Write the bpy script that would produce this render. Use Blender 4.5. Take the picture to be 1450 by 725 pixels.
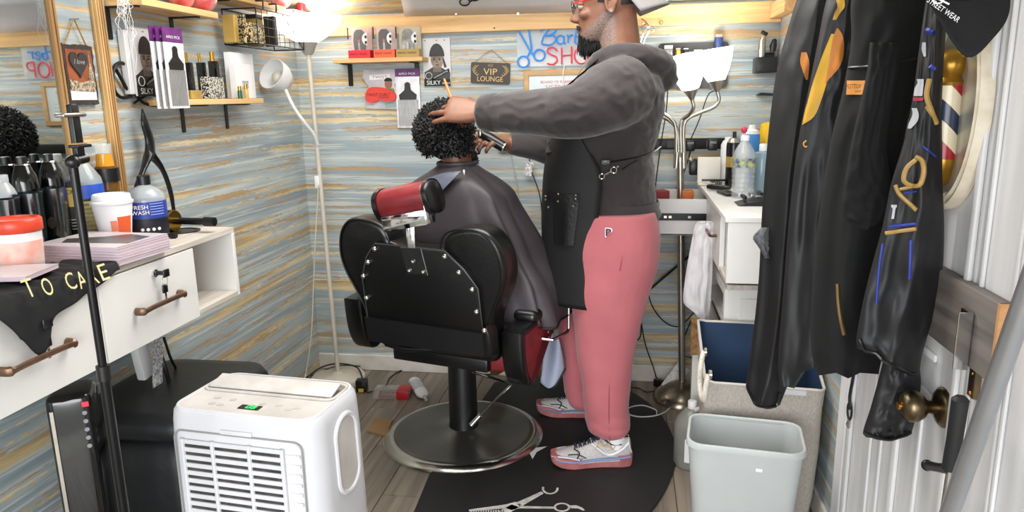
import bpy, bmesh, math, random
import numpy as np
from math import radians, sin, cos, pi
from mathutils import Vector, Matrix, noise

for _o in list(bpy.data.objects):
    bpy.data.objects.remove(_o)
S = bpy.context.scene
COL = S.collection
random.seed(7)

# ------------------------------------------------------------------ camera
FPX, CAM_H = 1030.0, 1.42
YAW, PITCH, ROLL = radians(9.05), radians(12.34), radians(1.07)
_f = Vector((-sin(YAW) * cos(PITCH), cos(YAW) * cos(PITCH), -sin(PITCH)))
_r = Vector((cos(YAW), sin(YAW), 0))
_d = _f.cross(_r)
CR = cos(ROLL) * _r + sin(ROLL) * _d
CD = -sin(ROLL) * _r + cos(ROLL) * _d
CF = _f
CP = Vector((0, 0, CAM_H))
cam_data = bpy.data.cameras.new('camera')
cam = bpy.data.objects.new('camera', cam_data)
COL.objects.link(cam)
cam_data.sensor_width = 36
cam_data.lens = FPX * 36 / 1450
cam_data.clip_start = 0.02
cam.matrix_world = Matrix(((CR.x, -CD.x, -CF.x, 0), (CR.y, -CD.y, -CF.y, 0), (CR.z, -CD.z, -CF.z, CAM_H), (0, 0, 0, 1)))
S.camera = cam

# ------------------------------------------------------------------ world, light, exposure
W = bpy.data.worlds.new('overcast_sky')
S.world = W
W.use_nodes = True
W.node_tree.nodes['Background'].inputs[0].default_value = (0.93, 0.97, 1.0, 1)
W.node_tree.nodes['Background'].inputs[1].default_value = 1.0
S.view_settings.view_transform = 'Standard'
S.view_settings.look = 'None'
S.view_settings.gamma = 1.0
S.view_settings.use_curve_mapping = False
S.view_settings.exposure = 1.55


def area(name, loc, target, sx, sy, watts, color=(1, 1, 1)):
    l = bpy.data.lights.new(name, 'AREA')
    l.shape = 'RECTANGLE'
    l.size, l.size_y, l.energy, l.color = sx, sy, watts, color
    o = bpy.data.objects.new(name, l)
    COL.objects.link(o)
    o.location = loc
    o.rotation_euler = (Vector(target) - Vector(loc)).to_track_quat('-Z', 'Y').to_euler()
    return o


area('doorway_daylight', (-0.3, -2.4, 1.6), (-0.35, 3, 0.9), 3.2, 2.6, 62, (0.95, 0.98, 1.0))
area('overhead_fill_light', (-0.5, 2.2, 2.15), (-0.5, 2.2, 0), 1.4, 1.0, 15, (1.0, 0.97, 0.93))  # added fill with no visible fixture, brightens the far part of the room

# ------------------------------------------------------------------ pixel rays to real points on known planes
def ray(px, py):
    return CR * (px - 725) + CD * (py - 362.5) + CF * FPX


def PX(px, py, x):
    d = ray(px, py)
    return CP + d * (x / d.x)


def PY(px, py, y):
    d = ray(px, py)
    return CP + d * (y / d.y)


def PZ(px, py, z):
    d = ray(px, py)
    return CP + d * ((z - CAM_H) / d.z)


XL, XR, YB = -1.63, 0.665, 3.535      # left wall, right wall, back wall


# ------------------------------------------------------------------ materials
def lin(c):
    def g(v):
        v = v / 255.0
        return v / 12.92 if v <= 0.04045 else ((v + 0.055) / 1.055) ** 2.4
    return (g(c[0]), g(c[1]), g(c[2]), 1)


MATS = {}


def M(name, rgb, rough=0.5, metal=0.0, var=0.12, scale=8.0, bump=0.0, bscale=60.0, stretch=(1, 1, 1), rgb2=None, emit=0.0, trans=0.0, alpha=1.0, coat=0.0, spec=None, sheen=0.0, detail=4.0):
    if name in MATS:
        return MATS[name]
    m = bpy.data.materials.new(name)
    m.use_nodes = True
    nt = m.node_tree
    N, L = nt.nodes, nt.links
    b = N['Principled BSDF']
    b.inputs['Roughness'].default_value = rough
    b.inputs['Metallic'].default_value = metal
    b.inputs['Transmission Weight'].default_value = trans
    b.inputs['Alpha'].default_value = alpha
    b.inputs['Coat Weight'].default_value = coat
    b.inputs['Sheen Weight'].default_value = sheen
    if spec is not None:
        b.inputs['Specular IOR Level'].default_value = spec
    c1 = lin(rgb)
    c2 = lin(rgb2) if rgb2 else tuple(v * (1 - var) for v in c1[:3]) + (1,)
    tc = N.new('ShaderNodeTexCoord')
    mp = N.new('ShaderNodeMapping')
    mp.inputs['Scale'].default_value = stretch
    L.new(tc.outputs['Object'], mp.inputs['Vector'])
    nz = N.new('ShaderNodeTexNoise')
    nz.inputs['Scale'].default_value = scale
    nz.inputs['Detail'].default_value = detail
    L.new(mp.outputs[0], nz.inputs['Vector'])
    rp = N.new('ShaderNodeValToRGB')
    rp.color_ramp.elements[0].position = 0.35
    rp.color_ramp.elements[1].position = 0.65
    rp.color_ramp.elements[0].color = c2
    rp.color_ramp.elements[1].color = c1
    L.new(nz.outputs['Fac'], rp.inputs['Fac'])
    L.new(rp.outputs['Color'], b.inputs['Base Color'])
    if emit > 0:
        L.new(rp.outputs['Color'], b.inputs['Emission Color'])
        b.inputs['Emission Strength'].default_value = emit
    if bump > 0:
        nb = N.new('ShaderNodeTexNoise')
        nb.inputs['Scale'].default_value = bscale
        nb.inputs['Detail'].default_value = 3
        L.new(mp.outputs[0], nb.inputs['Vector'])
        bp = N.new('ShaderNodeBump')
        bp.inputs['Strength'].default_value = bump
        bp.inputs['Distance'].default_value = 0.01
        L.new(nb.outputs['Fac'], bp.inputs['Height'])
        L.new(bp.outputs['Normal'], b.inputs['Normal'])
    MATS[name] = m
    return m


def ramp(N, L, src, pts):
    rp = N.new('ShaderNodeValToRGB')
    els = rp.color_ramp.elements
    while len(els) < len(pts):
        els.new(0.5)
    for e, (p, c) in zip(els, pts):
        e.position = p
        e.color = c if isinstance(c, tuple) else (c, c, c, 1)
    L.new(src, rp.inputs['Fac'])
    return rp.outputs['Color']


def wallpaper():
    m = bpy.data.materials.new('distressed_plank_wallpaper')
    m.use_nodes = True
    N, L = m.node_tree.nodes, m.node_tree.links
    b = N['Principled BSDF']
    b.inputs['Roughness'].default_value = 0.42
    tc = N.new('ShaderNodeTexCoord')
    sp = N.new('ShaderNodeSeparateXYZ')
    L.new(tc.outputs['Object'], sp.inputs[0])
    ad = N.new('ShaderNodeMath')
    L.new(sp.outputs['X'], ad.inputs[0])
    L.new(sp.outputs['Y'], ad.inputs[1])
    cb = N.new('ShaderNodeCombineXYZ')
    L.new(ad.outputs[0], cb.inputs['X'])
    L.new(sp.outputs['Z'], cb.inputs['Y'])

    def nz(sx, sy, off, detail=6, rough=0.62, scale=1.0):
        mp = N.new('ShaderNodeMapping')
        mp.inputs['Scale'].default_value = (sx, sy, 1)
        mp.inputs['Location'].default_value = (off, off * 1.7, off)
        L.new(cb.outputs[0], mp.inputs['Vector'])
        t = N.new('ShaderNodeTexNoise')
        t.inputs['Scale'].default_value = scale
        t.inputs['Detail'].default_value = detail
        t.inputs['Roughness'].default_value = rough
        L.new(mp.outputs[0], t.inputs['Vector'])
        return t.outputs['Fac']

    def mix(fac, a, c):
        mx = N.new('ShaderNodeMix')
        mx.data_type = 'RGBA'
        L.new(fac, mx.inputs['Factor'])
        for s, v in ((mx.inputs['A'], a), (mx.inputs['B'], c)):
            if isinstance(v, tuple):
                s.default_value = v
            else:
                L.new(v, s)
        return mx.outputs['Result']
    base = ramp(N, L, nz(0.9, 18, 3.1), [(0.34, lin((140, 154, 162))), (0.5, lin((162, 174, 178))), (0.66, lin((188, 195, 193)))])
    pale = ramp(N, L, nz(1.3, 60, 9.3, 4), [(0.55, 0.0), (0.60, 0.8)])
    c = mix(pale, base, lin((204, 209, 202)))
    def streak(sx, sy, off, t0, amt):
        s1 = nz(sx, sy, off, 5, 0.55)
        sub = N.new('ShaderNodeMath')
        sub.operation = 'MULTIPLY_ADD'
        L.new(nz(26, 210, off + 5, 2, 0.6), sub.inputs[0])
        sub.inputs[1].default_value = 0.26
        L.new(s1, sub.inputs[2])
        return ramp(N, L, sub.outputs[0], [(t0, 0.0), (t0 + .018, amt)]), s1
    tan, a1 = streak(0.75, 25, 1.7, 0.695, 0.95)
    tcol = ramp(N, L, nz(1.6, 30, 12.0), [(0.38, lin((172, 142, 98))), (0.52, lin((212, 188, 140))), (0.66, lin((232, 218, 180)))])
    c = mix(tan, c, tcol)
    tan2, a2 = streak(1.6, 46, 31.7, 0.72, 0.85)
    c = mix(tan2, c, lin((178, 146, 102)))
    L.new(c, b.inputs['Base Color'])
    bp = N.new('ShaderNodeBump')
    bp.inputs['Strength'].default_value = 0.12
    bp.inputs['Distance'].default_value = 0.004
    L.new(a1, bp.inputs['Height'])
    L.new(bp.outputs[0], b.inputs['Normal'])
    return m


def wood(name, c1, c2, axis=0, rough=0.5, scale=1.0):
    if name in MATS:
        return MATS[name]
    m = bpy.data.materials.new(name)
    m.use_nodes = True
    N, L = m.node_tree.nodes, m.node_tree.links
    b = N['Principled BSDF']
    b.inputs['Roughness'].default_value = rough
    tc = N.new('ShaderNodeTexCoord')
    mp = N.new('ShaderNodeMapping')
    s = [30 * scale] * 3
    s[axis] = 1.6 * scale
    mp.inputs['Scale'].default_value = s
    L.new(tc.outputs['Object'], mp.inputs[0])
    oi = N.new('ShaderNodeObjectInfo')
    vm = N.new('ShaderNodeVectorMath')
    vm.operation = 'SCALE'
    vm.inputs['Scale'].default_value = 37.0
    cx = N.new('ShaderNodeCombineXYZ')
    L.new(oi.outputs['Random'], cx.inputs[0])
    L.new(oi.outputs['Random'], cx.inputs[1])
    L.new(cx.outputs[0], vm.inputs[0])
    va = N.new('ShaderNodeVectorMath')
    L.new(mp.outputs[0], va.inputs[0])
    L.new(vm.outputs[0], va.inputs[1])
    t = N.new('ShaderNodeTexNoise')
    t.inputs['Scale'].default_value = 1.0
    t.inputs['Detail'].default_value = 6
    t.inputs['Distortion'].default_value = 0.6
    L.new(va.outputs[0], t.inputs['Vector'])
    col = ramp(N, L, t.outputs['Fac'], [(0.3, lin(c2)), (0.62, lin(c1))])
    hs = N.new('ShaderNodeHueSaturation')
    mr = N.new('ShaderNodeMapRange')
    mr.inputs['To Min'].default_value = 0.82
    mr.inputs['To Max'].default_value = 1.12
    L.new(oi.outputs['Random'], mr.inputs[0])
    L.new(mr.outputs[0], hs.inputs['Value'])
    L.new(col, hs.inputs['Color'])
    L.new(hs.outputs[0], b.inputs['Base Color'])
    bp = N.new('ShaderNodeBump')
    bp.inputs['Strength'].default_value = 0.15
    bp.inputs['Distance'].default_value = 0.003
    L.new(t.outputs['Fac'], bp.inputs['Height'])
    L.new(bp.outputs[0], b.inputs['Normal'])
    MATS[name] = m
    return m


def clear(name, rgb=(235, 240, 242), alpha=0.22, rough=0.08):
    m = M(name, rgb, rough, alpha=alpha, var=0.05)
    m.node_tree.nodes['Principled BSDF'].inputs['Specular IOR Level'].default_value = 0.8
    return m


# ------------------------------------------------------------------ mesh builder
class MB:
    def __init__(s):
        s.v, s.f, s.mi = [], [], []
        s.cur = 0

    def add(s, verts, faces):
        k = len(s.v)
        s.v += [tuple(p) for p in verts]
        s.f += [tuple(i + k for i in f) for f in faces]
        s.mi += [s.cur] * len(faces)
        return s

    def slot(s, i):
        s.cur = i
        return s

    def from_bm(s, bm, mat=None):
        bm.verts.index_update()
        vs = [(mat @ v.co) if mat else v.co.copy() for v in bm.verts]
        s.add(vs, [[v.index for v in f.verts] for f in bm.faces])
        bm.free()
        return s

    def box(s, c, size, rot=None, r=0.0, seg=2):
        bm = bmesh.new()
        bmesh.ops.create_cube(bm, size=1)
        for v in bm.verts:
            v.co = Vector((v.co.x * size[0], v.co.y * size[1], v.co.z * size[2]))
        if r > 0:
            bmesh.ops.bevel(bm, geom=list(bm.edges), offset=r, segments=seg, affect='EDGES', profile=0.5)
        mt = Matrix.Translation(Vector(c)) @ (rot.to_4x4() if rot else Matrix.Identity(4))
        return s.from_bm(bm, mt)

    def span(s, a, b, r=0.0, seg=2):
        a, b = Vector(a), Vector(b)
        return s.box((a + b) / 2, [abs(b[i] - a[i]) for i in range(3)], None, r, seg)

    def tube(s, pts, r, n=8, caps=True, flat=1.0):
        pts = [Vector(p) for p in pts]
        m = len(pts)
        rr = r if hasattr(r, '__len__') else [r] * m
        t0 = (pts[1] - pts[0]).normalized()
        up = Vector((0, 0, 1)) if abs(t0.z) < 0.9 else Vector((1, 0, 0))
        u = t0.cross(up).normalized()
        vs, fs = [], []
        for i in range(m):
            t = (pts[min(i + 1, m - 1)] - pts[max(i - 1, 0)])
            if t.length < 1e-9:
                t = t0
            t.normalize()
            u = (u - t * u.dot(t))
            if u.length < 1e-6:
                u = t.orthogonal()
            u.normalize()
            w = t.cross(u)
            for k in range(n):
                a = 2 * pi * k / n
                vs.append(pts[i] + u * (cos(a) * rr[i]) + w * (sin(a) * rr[i] * flat))
        for i in range(m - 1):
            for k in range(n):
                a, b = i * n + k, i * n + (k + 1) % n
                fs.append((a, b, b + n, a + n))
        if caps:
            fs.append(tuple(range(n))[::-1])
            fs.append(tuple(range((m - 1) * n, m * n)))
        return s.add(vs, fs)

    def cyl(s, a, b, r, r2=None, n=20):
        return s.tube([a, b], [r, r if r2 is None else r2], n)

    def lathe(s, c, prof, n=24, axis=(0, 0, 1), caps=True, sx=1.0, sy=1.0, rotz=0.0):
        q = Vector((0, 0, 1)).rotation_difference(Vector(axis)).to_matrix()
        c = Vector(c)
        vs, fs = [], []
        for (r, z) in prof:
            for k in range(n):
                a = 2 * pi * k / n
                x, y = r * cos(a) * sx, r * sin(a) * sy
                vs.append(c + q @ Vector((x * cos(rotz) - y * sin(rotz), x * sin(rotz) + y * cos(rotz), z)))
        for i in range(len(prof) - 1):
            for k in range(n):
                a, b = i * n + k, i * n + (k + 1) % n
                fs.append((a, b, b + n, a + n))
        if caps:
            fs.append(tuple(range(n))[::-1])
            fs.append(tuple(range((len(prof) - 1) * n, len(prof) * n)))
        return s.add(vs, fs)

    def ball(s, c, r, n=16, m=10, rot=None):
        if not hasattr(r, '__len__'):
            r = (r, r, r)
        c = Vector(c)
        vs, fs = [], []
        for i in range(m + 1):
            th = pi * i / m
            for k in range(n):
                a = 2 * pi * k / n
                p = Vector((r[0] * sin(th) * cos(a), r[1] * sin(th) * sin(a), -r[2] * cos(th)))
                vs.append(c + (rot @ p if rot else p))
        for i in range(m):
            for k in range(n):
                a, b = i * n + k, i * n + (k + 1) % n
                if i == 0:
                    fs.append((a, b + n, a + n))
                elif i == m - 1:
                    fs.append((a, b, a + n))
                else:
                    fs.append((a, b, b + n, a + n))
        return s.add(vs, fs)

    def loft(s, rings, caps=True, closed=True):
        n = len(rings[0])
        vs = [p for r in rings for p in r]
        fs = []
        for i in range(len(rings) - 1):
            for k in range(n if closed else n - 1):
                a, b = i * n + k, i * n + (k + 1) % n
                fs.append((a, b, b + n, a + n))
        if caps and closed:
            fs.append(tuple(range(n))[::-1])
            fs.append(tuple(range((len(rings) - 1) * n, len(rings) * n)))
        return s.add(vs, fs)

    def sheet(s, fn, nu, nv):
        vs = [fn(i / nu, j / nv) for j in range(nv + 1) for i in range(nu + 1)]
        fs = [(j * (nu + 1) + i, j * (nu + 1) + i + 1, (j + 1) * (nu + 1) + i + 1, (j + 1) * (nu + 1) + i) for j in range(nv) for i in range(nu)]
        return s.add(vs, fs)

    def prism(s, poly, o, u, v, depth):
        """outline poly (a, b) -> o + a*u + b*v, thickened by depth along u x v"""
        o, u, v = Vector(o), Vector(u), Vector(v)
        nrm = u.cross(v).normalized()
        n = len(poly)
        ar = sum(poly[i][0] * poly[(i + 1) % n][1] - poly[(i + 1) % n][0] * poly[i][1] for i in range(n))
        if ar < 0:
            poly = poly[::-1]
        vs = [o + u * a + v * b for a, b in poly] + [o + u * a + v * b + nrm * depth for a, b in poly]
        fs = [tuple(range(n))[::-1], tuple(range(n, 2 * n))] + [(i, (i + 1) % n, n + (i + 1) % n, n + i) for i in range(n)]
        return s.add(vs, fs)

    def quad(s, a, b, c, d):
        return s.add([a, b, c, d], [(0, 1, 2, 3)])

    def move(s, mat):
        s.v = [tuple(mat @ Vector(p)) for p in s.v]
        return s


def wloc(o):
    p = Vector((0, 0, 0))
    while o is not None:
        p += o.location
        o = o.parent
    return p


def put(name, mb, mat, parent=None, smooth=40, recalc=True, **props):
    me = bpy.data.meshes.new(name)
    off = wloc(parent)
    me.from_pydata([(p[0] - off.x, p[1] - off.y, p[2] - off.z) for p in mb.v], [], mb.f)
    mats = mat if isinstance(mat, (list, tuple)) else [mat]
    for m in mats:
        me.materials.append(m)
    if len(mats) > 1:
        me.polygons.foreach_set('material_index', mb.mi)
    if recalc:
        bm = bmesh.new()
        bm.from_mesh(me)
        bmesh.ops.recalc_face_normals(bm, faces=bm.faces)
        bm.to_mesh(me)
        bm.free()
    if smooth:
        me.shade_smooth()
        me.set_sharp_from_angle(angle=radians(smooth))
    me.update()
    o = bpy.data.objects.new(name, me)
    COL.objects.link(o)
    o.parent = parent
    for k, v in props.items():
        o[k] = v
    return o


def thing(name, label, cat, loc=(0, 0, 0), group=None):
    o = bpy.data.objects.new(name, None)
    COL.objects.link(o)
    o.location = loc
    o.empty_display_size = 0.05
    o['label'], o['category'] = label, cat
    if group:
        o['group'] = group
    return o


def single(name, mb, mat, label, cat, smooth=40, group=None):
    o = put(name, mb, mat, None, smooth)
    o['label'], o['category'] = label, cat
    if group:
        o['group'] = group
    return o


def structure(name, mb, mat, smooth=0):
    o = put(name, mb, mat, None, smooth)
    o['kind'] = 'structure'
    return o


def dup(root, delta, label=None):
    r = root.copy()
    COL.objects.link(r)
    r.location = root.location + Vector(delta)
    if label:
        r['label'] = label
    for ch in root.children:
        c = ch.copy()
        COL.objects.link(c)
        c.parent = r
        for g in ch.children:
            d = g.copy()
            COL.objects.link(d)
            d.parent = c
    return r


def lettering(body, height, mat, parent, o, u, v, name='lettering', width=None, shear=0.0, depth=0.0006, align='CENTER'):
    cu = bpy.data.curves.new('t', 'FONT')
    cu.body = body
    cu.size = 1.0
    cu.align_x = 'CENTER'
    cu.shear = shear
    cu.resolution_u = 3
    ob = bpy.data.objects.new('t', cu)
    me = bpy.data.meshes.new_from_object(ob)
    co = np.array([w.co[:] for w in me.vertices])
    if len(co) == 0:
        return None
    lo, hi = co.min(0), co.max(0)
    fs = [tuple(p.vertices) for p in me.polygons]
    bpy.data.objects.remove(ob)
    bpy.data.curves.remove(cu)
    bpy.data.meshes.remove(me)
    o, u, v = Vector(o), Vector(u).normalized(), Vector(v).normalized()
    n = u.cross(v)
    sy = height / (hi[1] - lo[1])
    sx = sy if width is None else width / (hi[0] - lo[0])
    cx, cy = (lo[0] + hi[0]) / 2, (lo[1] + hi[1]) / 2
    mb = MB()
    mb.add([o + u * ((c[0] - cx) * sx) + v * ((c[1] - cy) * sy) + n * depth for c in co], fs)
    return put(name, mb, mat, parent, 0, recalc=False)


def strokes(mb, polys, o, u, v, r, n=6):
    o, u, v = Vector(o), Vector(u), Vector(v)
    for p in polys:
        mb.tube([o + u * a + v * b for a, b in p], r, n)
    return mb


def arc(cx, cy, r, a0, a1, n=12, ry=None):
    ry = r if ry is None else ry
    return [(cx + r * cos(radians(a0 + (a1 - a0) * i / n)), cy + ry * sin(radians(a0 + (a1 - a0) * i / n))) for i in range(n + 1)]


def smooth_path(pts, k=6):
    """Catmull-Rom through pts"""
    P = [Vector(p) for p in pts]
    P = [2 * P[0] - P[1]] + P + [2 * P[-1] - P[-2]]
    out = []
    for i in range(1, len(P) - 2):
        for j in range(k):
            t = j / k
            a, b, c, d = P[i - 1], P[i], P[i + 1], P[i + 2]
            out.append(0.5 * ((2 * b) + (c - a) * t + (2 * a - 5 * b + 4 * c - d) * t * t + (3 * b - a - 3 * c + d) * t ** 3))
    out.append(P[-2])
    return out


def lerp_rows(rows, k):
    """densify rows of numbers with Catmull-Rom"""
    return [tuple(p) for p in _cr(np.array(rows, float), k)]


def _cr(P, k):
    P = np.vstack([2 * P[0] - P[1], P, 2 * P[-1] - P[-2]])
    out = []
    for i in range(1, len(P) - 2):
        for j in range(k):
            t = j / k
            a, b, c, d = P[i - 1], P[i], P[i + 1], P[i + 2]
            out.append(0.5 * ((2 * b) + (c - a) * t + (2 * a - 5 * b + 4 * c - d) * t * t + (3 * b - a - 3 * c + d) * t ** 3))
    out.append(P[-2])
    return out


def fuse(mb, voxel, smooth=4, factor=0.5):
    """union of closed pieces as one continuous skin"""
    me = bpy.data.meshes.new('f')
    me.from_pydata(mb.v, [], mb.f)
    bm = bmesh.new()
    bm.from_mesh(me)
    bmesh.ops.recalc_face_normals(bm, faces=bm.faces)
    bm.to_mesh(me)
    bm.free()
    o = bpy.data.objects.new('f', me)
    COL.objects.link(o)
    md = o.modifiers.new('r', 'REMESH')
    md.mode = 'VOXEL'
    md.voxel_size = voxel
    if smooth:
        sm = o.modifiers.new('s', 'SMOOTH')
        sm.iterations = smooth
        sm.factor = factor
    dg = bpy.context.evaluated_depsgraph_get()
    ev = o.evaluated_get(dg)
    m2 = ev.to_mesh()
    out = MB()
    nv = len(m2.vertices)
    co = np.empty(nv * 3)
    m2.vertices.foreach_get('co', co)
    out.add(co.reshape(-1, 3).tolist(), [tuple(p.vertices) for p in m2.polygons])
    ev.to_mesh_clear()
    bpy.data.objects.remove(o)
    bpy.data.meshes.remove(me)
    return out


def rrect(w, h, r, n=5):
    """rounded rectangle outline centred on 0"""
    pts = []
    for cx, cy, a0 in ((w / 2 - r, h / 2 - r, 0), (-w / 2 + r, h / 2 - r, 90), (-w / 2 + r, -h / 2 + r, 180), (w / 2 - r, -h / 2 + r, 270)):
        pts += arc(cx, cy, r, a0, a0 + 90, n)
    return pts


def frame_from(d, up=(0, 0, 1)):
    d = Vector(d).normalized()
    u = Vector(up).cross(d).normalized()
    return Matrix((u, d.cross(u), d)).transposed()


# shared materials
WP = wallpaper()
PINE = wood('pine_board', (226, 186, 130), (196, 148, 92), 1)
PINEX = wood('pine_board_long', (226, 186, 130), (198, 152, 98), 0)
PINEZ = wood('pine_trim', (206, 168, 112), (160, 116, 66), 2)
WHITE = M('white_laminate', (232, 230, 226), 0.4, var=0.05, scale=5)
WHITED = M('white_enamel_trim', (226, 224, 218), 0.45, var=0.08, scale=12, bump=0.05, bscale=30)
BLACK = M('black_plastic', (18, 18, 19), 0.35, var=0.2)
BLACKM = M('black_metal', (22, 22, 23), 0.4, 0.3, var=0.2)
CHROME = M('chrome', (215, 215, 215), 0.12, 1.0, var=0.06)
STEEL = M('brushed_steel', (190, 184, 174), 0.3, 1.0, var=0.12, scale=30)
GOLD = M('gold_metal', (214, 166, 74), 0.25, 1.0, var=0.15)
BRASS = M('antique_brass', (132, 116, 90), 0.32, 1.0, var=0.25, scale=20)
WHITEP = M('white_plastic', (238, 238, 238), 0.35, var=0.04)
PAPER = M('white_paper', (236, 236, 238), 0.7, var=0.04)
CORD = M('black_cord', (16, 16, 17), 0.5, var=0.2)
INK = M('dark_ink', (20, 20, 22), 0.6, var=0.1)
WINK = M('white_ink', (235, 235, 235), 0.6, var=0.04)

# ================================================================== the room
mb = MB().span((XL - 0.06, -0.66, -0.06), (XR + 0.06, YB + 0.06, -0.012))
floor = structure('floor', mb, M('subfloor', (92, 84, 76), 0.8))
PLANK = wood('grey_oak_vinyl', (146, 134, 120), (102, 92, 82), 1, 0.42, 0.8)
pw, rows = 0.152, 3
k = 0
x = XL
while x < XR - 0.01:
    x1 = min(x + pw, XR)
    y = -0.6 - 0.37 * (k % 3)
    while y < YB:
        y0, y1 = max(y, -0.6), min(y + 1.22, YB)
        if y1 - y0 > 0.05:
            put('floor_plank', MB().span((x + 0.0012, y0 + 0.0012, -0.012), (x1 - 0.0012, y1 - 0.0012, 0.0), 0.0012, 1), PLANK, floor, 0)
        y += 1.22
    x = x1
    k += 1
RIDGE_Y, RIDGE_Z, EAVE_Z = 1.45, 2.55, 1.815
structure('wall_back', MB().span((XL - 0.06, YB, -0.05), (XR + 0.06, YB + 0.06, EAVE_Z + 0.05)), WP)
# gable side walls
def gable(x0, x1):
    pts = [(-0.6, 0), (YB, 0), (YB, EAVE_Z), (RIDGE_Y, RIDGE_Z), (-0.6, EAVE_Z)]
    return MB().prism(pts, (x0, 0, 0), (0, 1, 0), (0, 0, 1), x1 - x0)
structure('wall_left', gable(XL - 0.06, XL), WP)
structure('wall_right', gable(XR, XR + 0.06), WP)
for y0 in (YB + 0.06, -0.66):
    mb = MB()
    z = EAVE_Z
    yy = (YB + 0.02) if y0 > 0 else -0.62
    a, b_ = Vector((XL - 0.06, yy, z)), Vector((XL - 0.06, RIDGE_Y, RIDGE_Z + 0.02))
    dx = Vector((XR - XL + 0.12, 0, 0))
    up = Vector((0, 0, 0.05))
    mb.add([a, a + dx, b_ + dx, b_, a + up, a + dx + up, b_ + dx + up, b_ + up], [(0, 1, 2, 3), (4, 5, 6, 7), (0, 1, 5, 4), (1, 2, 6, 5), (2, 3, 7, 6), (3, 0, 4, 7)])
    structure('ceiling', mb, WP)
# front wall either side of the open double doorway
mb = MB().span((XL - 0.06, -0.66, 0), (-1.35, -0.6, EAVE_Z + 0.4))
structure('wall_front', mb, WHITED)
structure('wall_front', MB().span((XL - 0.06, -0.66, 2.1), (XR + 0.06, -0.6, 2.55)), WHITED)
structure('ground', MB().span((-8, -9, -0.2), (8, -0.7, -0.14)), M('pale_concrete', (176, 172, 164), 0.85, var=0.2, scale=3))
# beam, baseboards
a, b_ = PY(476, 48, YB), PY(1088, 20, YB)
beam = structure('trim_1', MB().span((XL, YB - 0.04, 1.722), (XR, YB, 1.812), 0.003, 1), PINEX)
put('knot', MB().lathe((-0.62, YB - 0.0405, 1.735), [(0.004, 0), (0.003, 0.001)], 8, (0, -1, 0)), INK, beam)
put('screw_eye', MB().tube([(0.145 + 0.008 * cos(t * pi / 6), YB - 0.045, 1.735 + 0.008 * sin(t * pi / 6)) for t in range(13)], 0.0018, 6), BRASS, beam)
structure('baseboard_back', MB().span((XL, YB - 0.015, 0.0), (XR, YB, 0.085), 0.003, 1), M('chipped_white_paint', (226, 222, 214), 0.55, rgb2=(206, 198, 188), scale=9, bump=0.06))
structure('baseboard_right', MB().span((XR - 0.012, 2.2, 0.0), (XR, YB - 0.015, 0.085), 0.003, 1), MATS['chipped_white_paint'])
# short raking timber where the beam meets the right wall
structure('trim_3', MB().span((XR - 0.05, YB - 0.34, 1.735), (XR, YB - 0.04, 1.80), 0.003, 1), PINE)

# ------------------------------------------------------------------ mirror and trims on the left wall
ya = PX(80, 80, XL + 0.02).y
mirror = thing('wall_mirror', 'large frameless wall mirror edged by a pine strip at far left', 'mirror', (XL, 1.2, 1.03))
yb2 = PX(77, 60, XL + 0.01).y
put('glass', MB().span((XL, 0.15, 1.05), (XL + 0.012, yb2, 1.95)), M('mirror_glass', (205, 210, 210), 0.015, 1.0, var=0.02), mirror, 0)
y1 = PX(73, 30, XL + 0.02).y
mb = MB()
for i in range(3):
    mb.span((XL, y1 + i * 0.0075, 1.03), (XL + 0.022 - 0.004 * (i % 2), y1 + 0.007 + i * 0.0075, 1.97), 0.002, 1)
put('frame_strip', mb, PINEZ, mirror, 0)
y1 = PX(137, 30, XL + 0.02).y
tr = structure('trim_2', MB().span((XL, y1, 1.03), (XL + 0.012, y1 + 0.046, 2.02), 0.002, 1), PINEZ)
for i in range(4):
    put('reed', MB().span((XL + 0.01, y1 + 0.004 + i * 0.0105, 1.03), (XL + 0.022, y1 + 0.0105 + i * 0.0105, 2.02), 0.0025, 1), PINEZ, tr, 0)

# ================================================================== left wall: floating vanity and what lies on it
VX, VT = -1.27, 1.02            # front plane and top of the floating vanity
yc1 = PX(223, 428, VX).y
yc2 = PX(50, 508, VX).y
yd1 = PX(284, 448, VX).y        # far end of the first drawer front
yend = PX(331, 322, VX).y
half = min(yd1 - yc1, (yc1 - yc2) / 2 + 0.02)
zb = 0.792
van = thing('floating_vanity', 'white floating vanity with two keyed drawers along the left wall', 'vanity', (XL, 1.5, zb))
yn = yc2 - (yd1 - yc1) - 0.02
put('worktop', MB().span((XL + 0.002, yn, VT - 0.018), (VX, yend, VT), 0.0015, 1), M('pale_ash_laminate', (214, 206, 196), 0.4, rgb2=(190, 180, 168), scale=4, stretch=(18, 1.2, 10), bump=0.03), van)
put('end_panel', MB().span((XL + 0.002, yend - 0.016, zb), (VX, yend, VT - 0.018), 0.001, 1), WHITE, van)
put('cubby_floor', MB().span((XL + 0.002, yd1, zb), (VX, yend - 0.016, zb + 0.016), 0.001, 1), MATS['pale_ash_laminate'], van)
put('divider', MB().span((XL + 0.002, yd1 - 0.016, zb), (VX - 0.018, yd1, VT - 0.018), 0.001, 1), WHITE, van)
put('back_panel', MB().span((XL + 0.002, yn, zb), (XL + 0.01, yend - 0.016, VT - 0.018)), WHITE, van)
put('carcass_floor', MB().span((XL + 0.01, yn, zb + 0.01), (VX - 0.02, yd1 - 0.016, zb + 0.022)), WHITE, van)
for zz in (0.985, 0.875):
    put('cable_grommet', MB().lathe((-1.44, yend - 0.0165, zz), [(0.011, 0), (0.011, 0.002)], 14, (0, -1, 0)), BLACK, van)
BRONZE = M('bronze_handle', (128, 100, 80), 0.35, 0.7, var=0.4, scale=25)
seam = (yc1 + yc2) / 2
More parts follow.
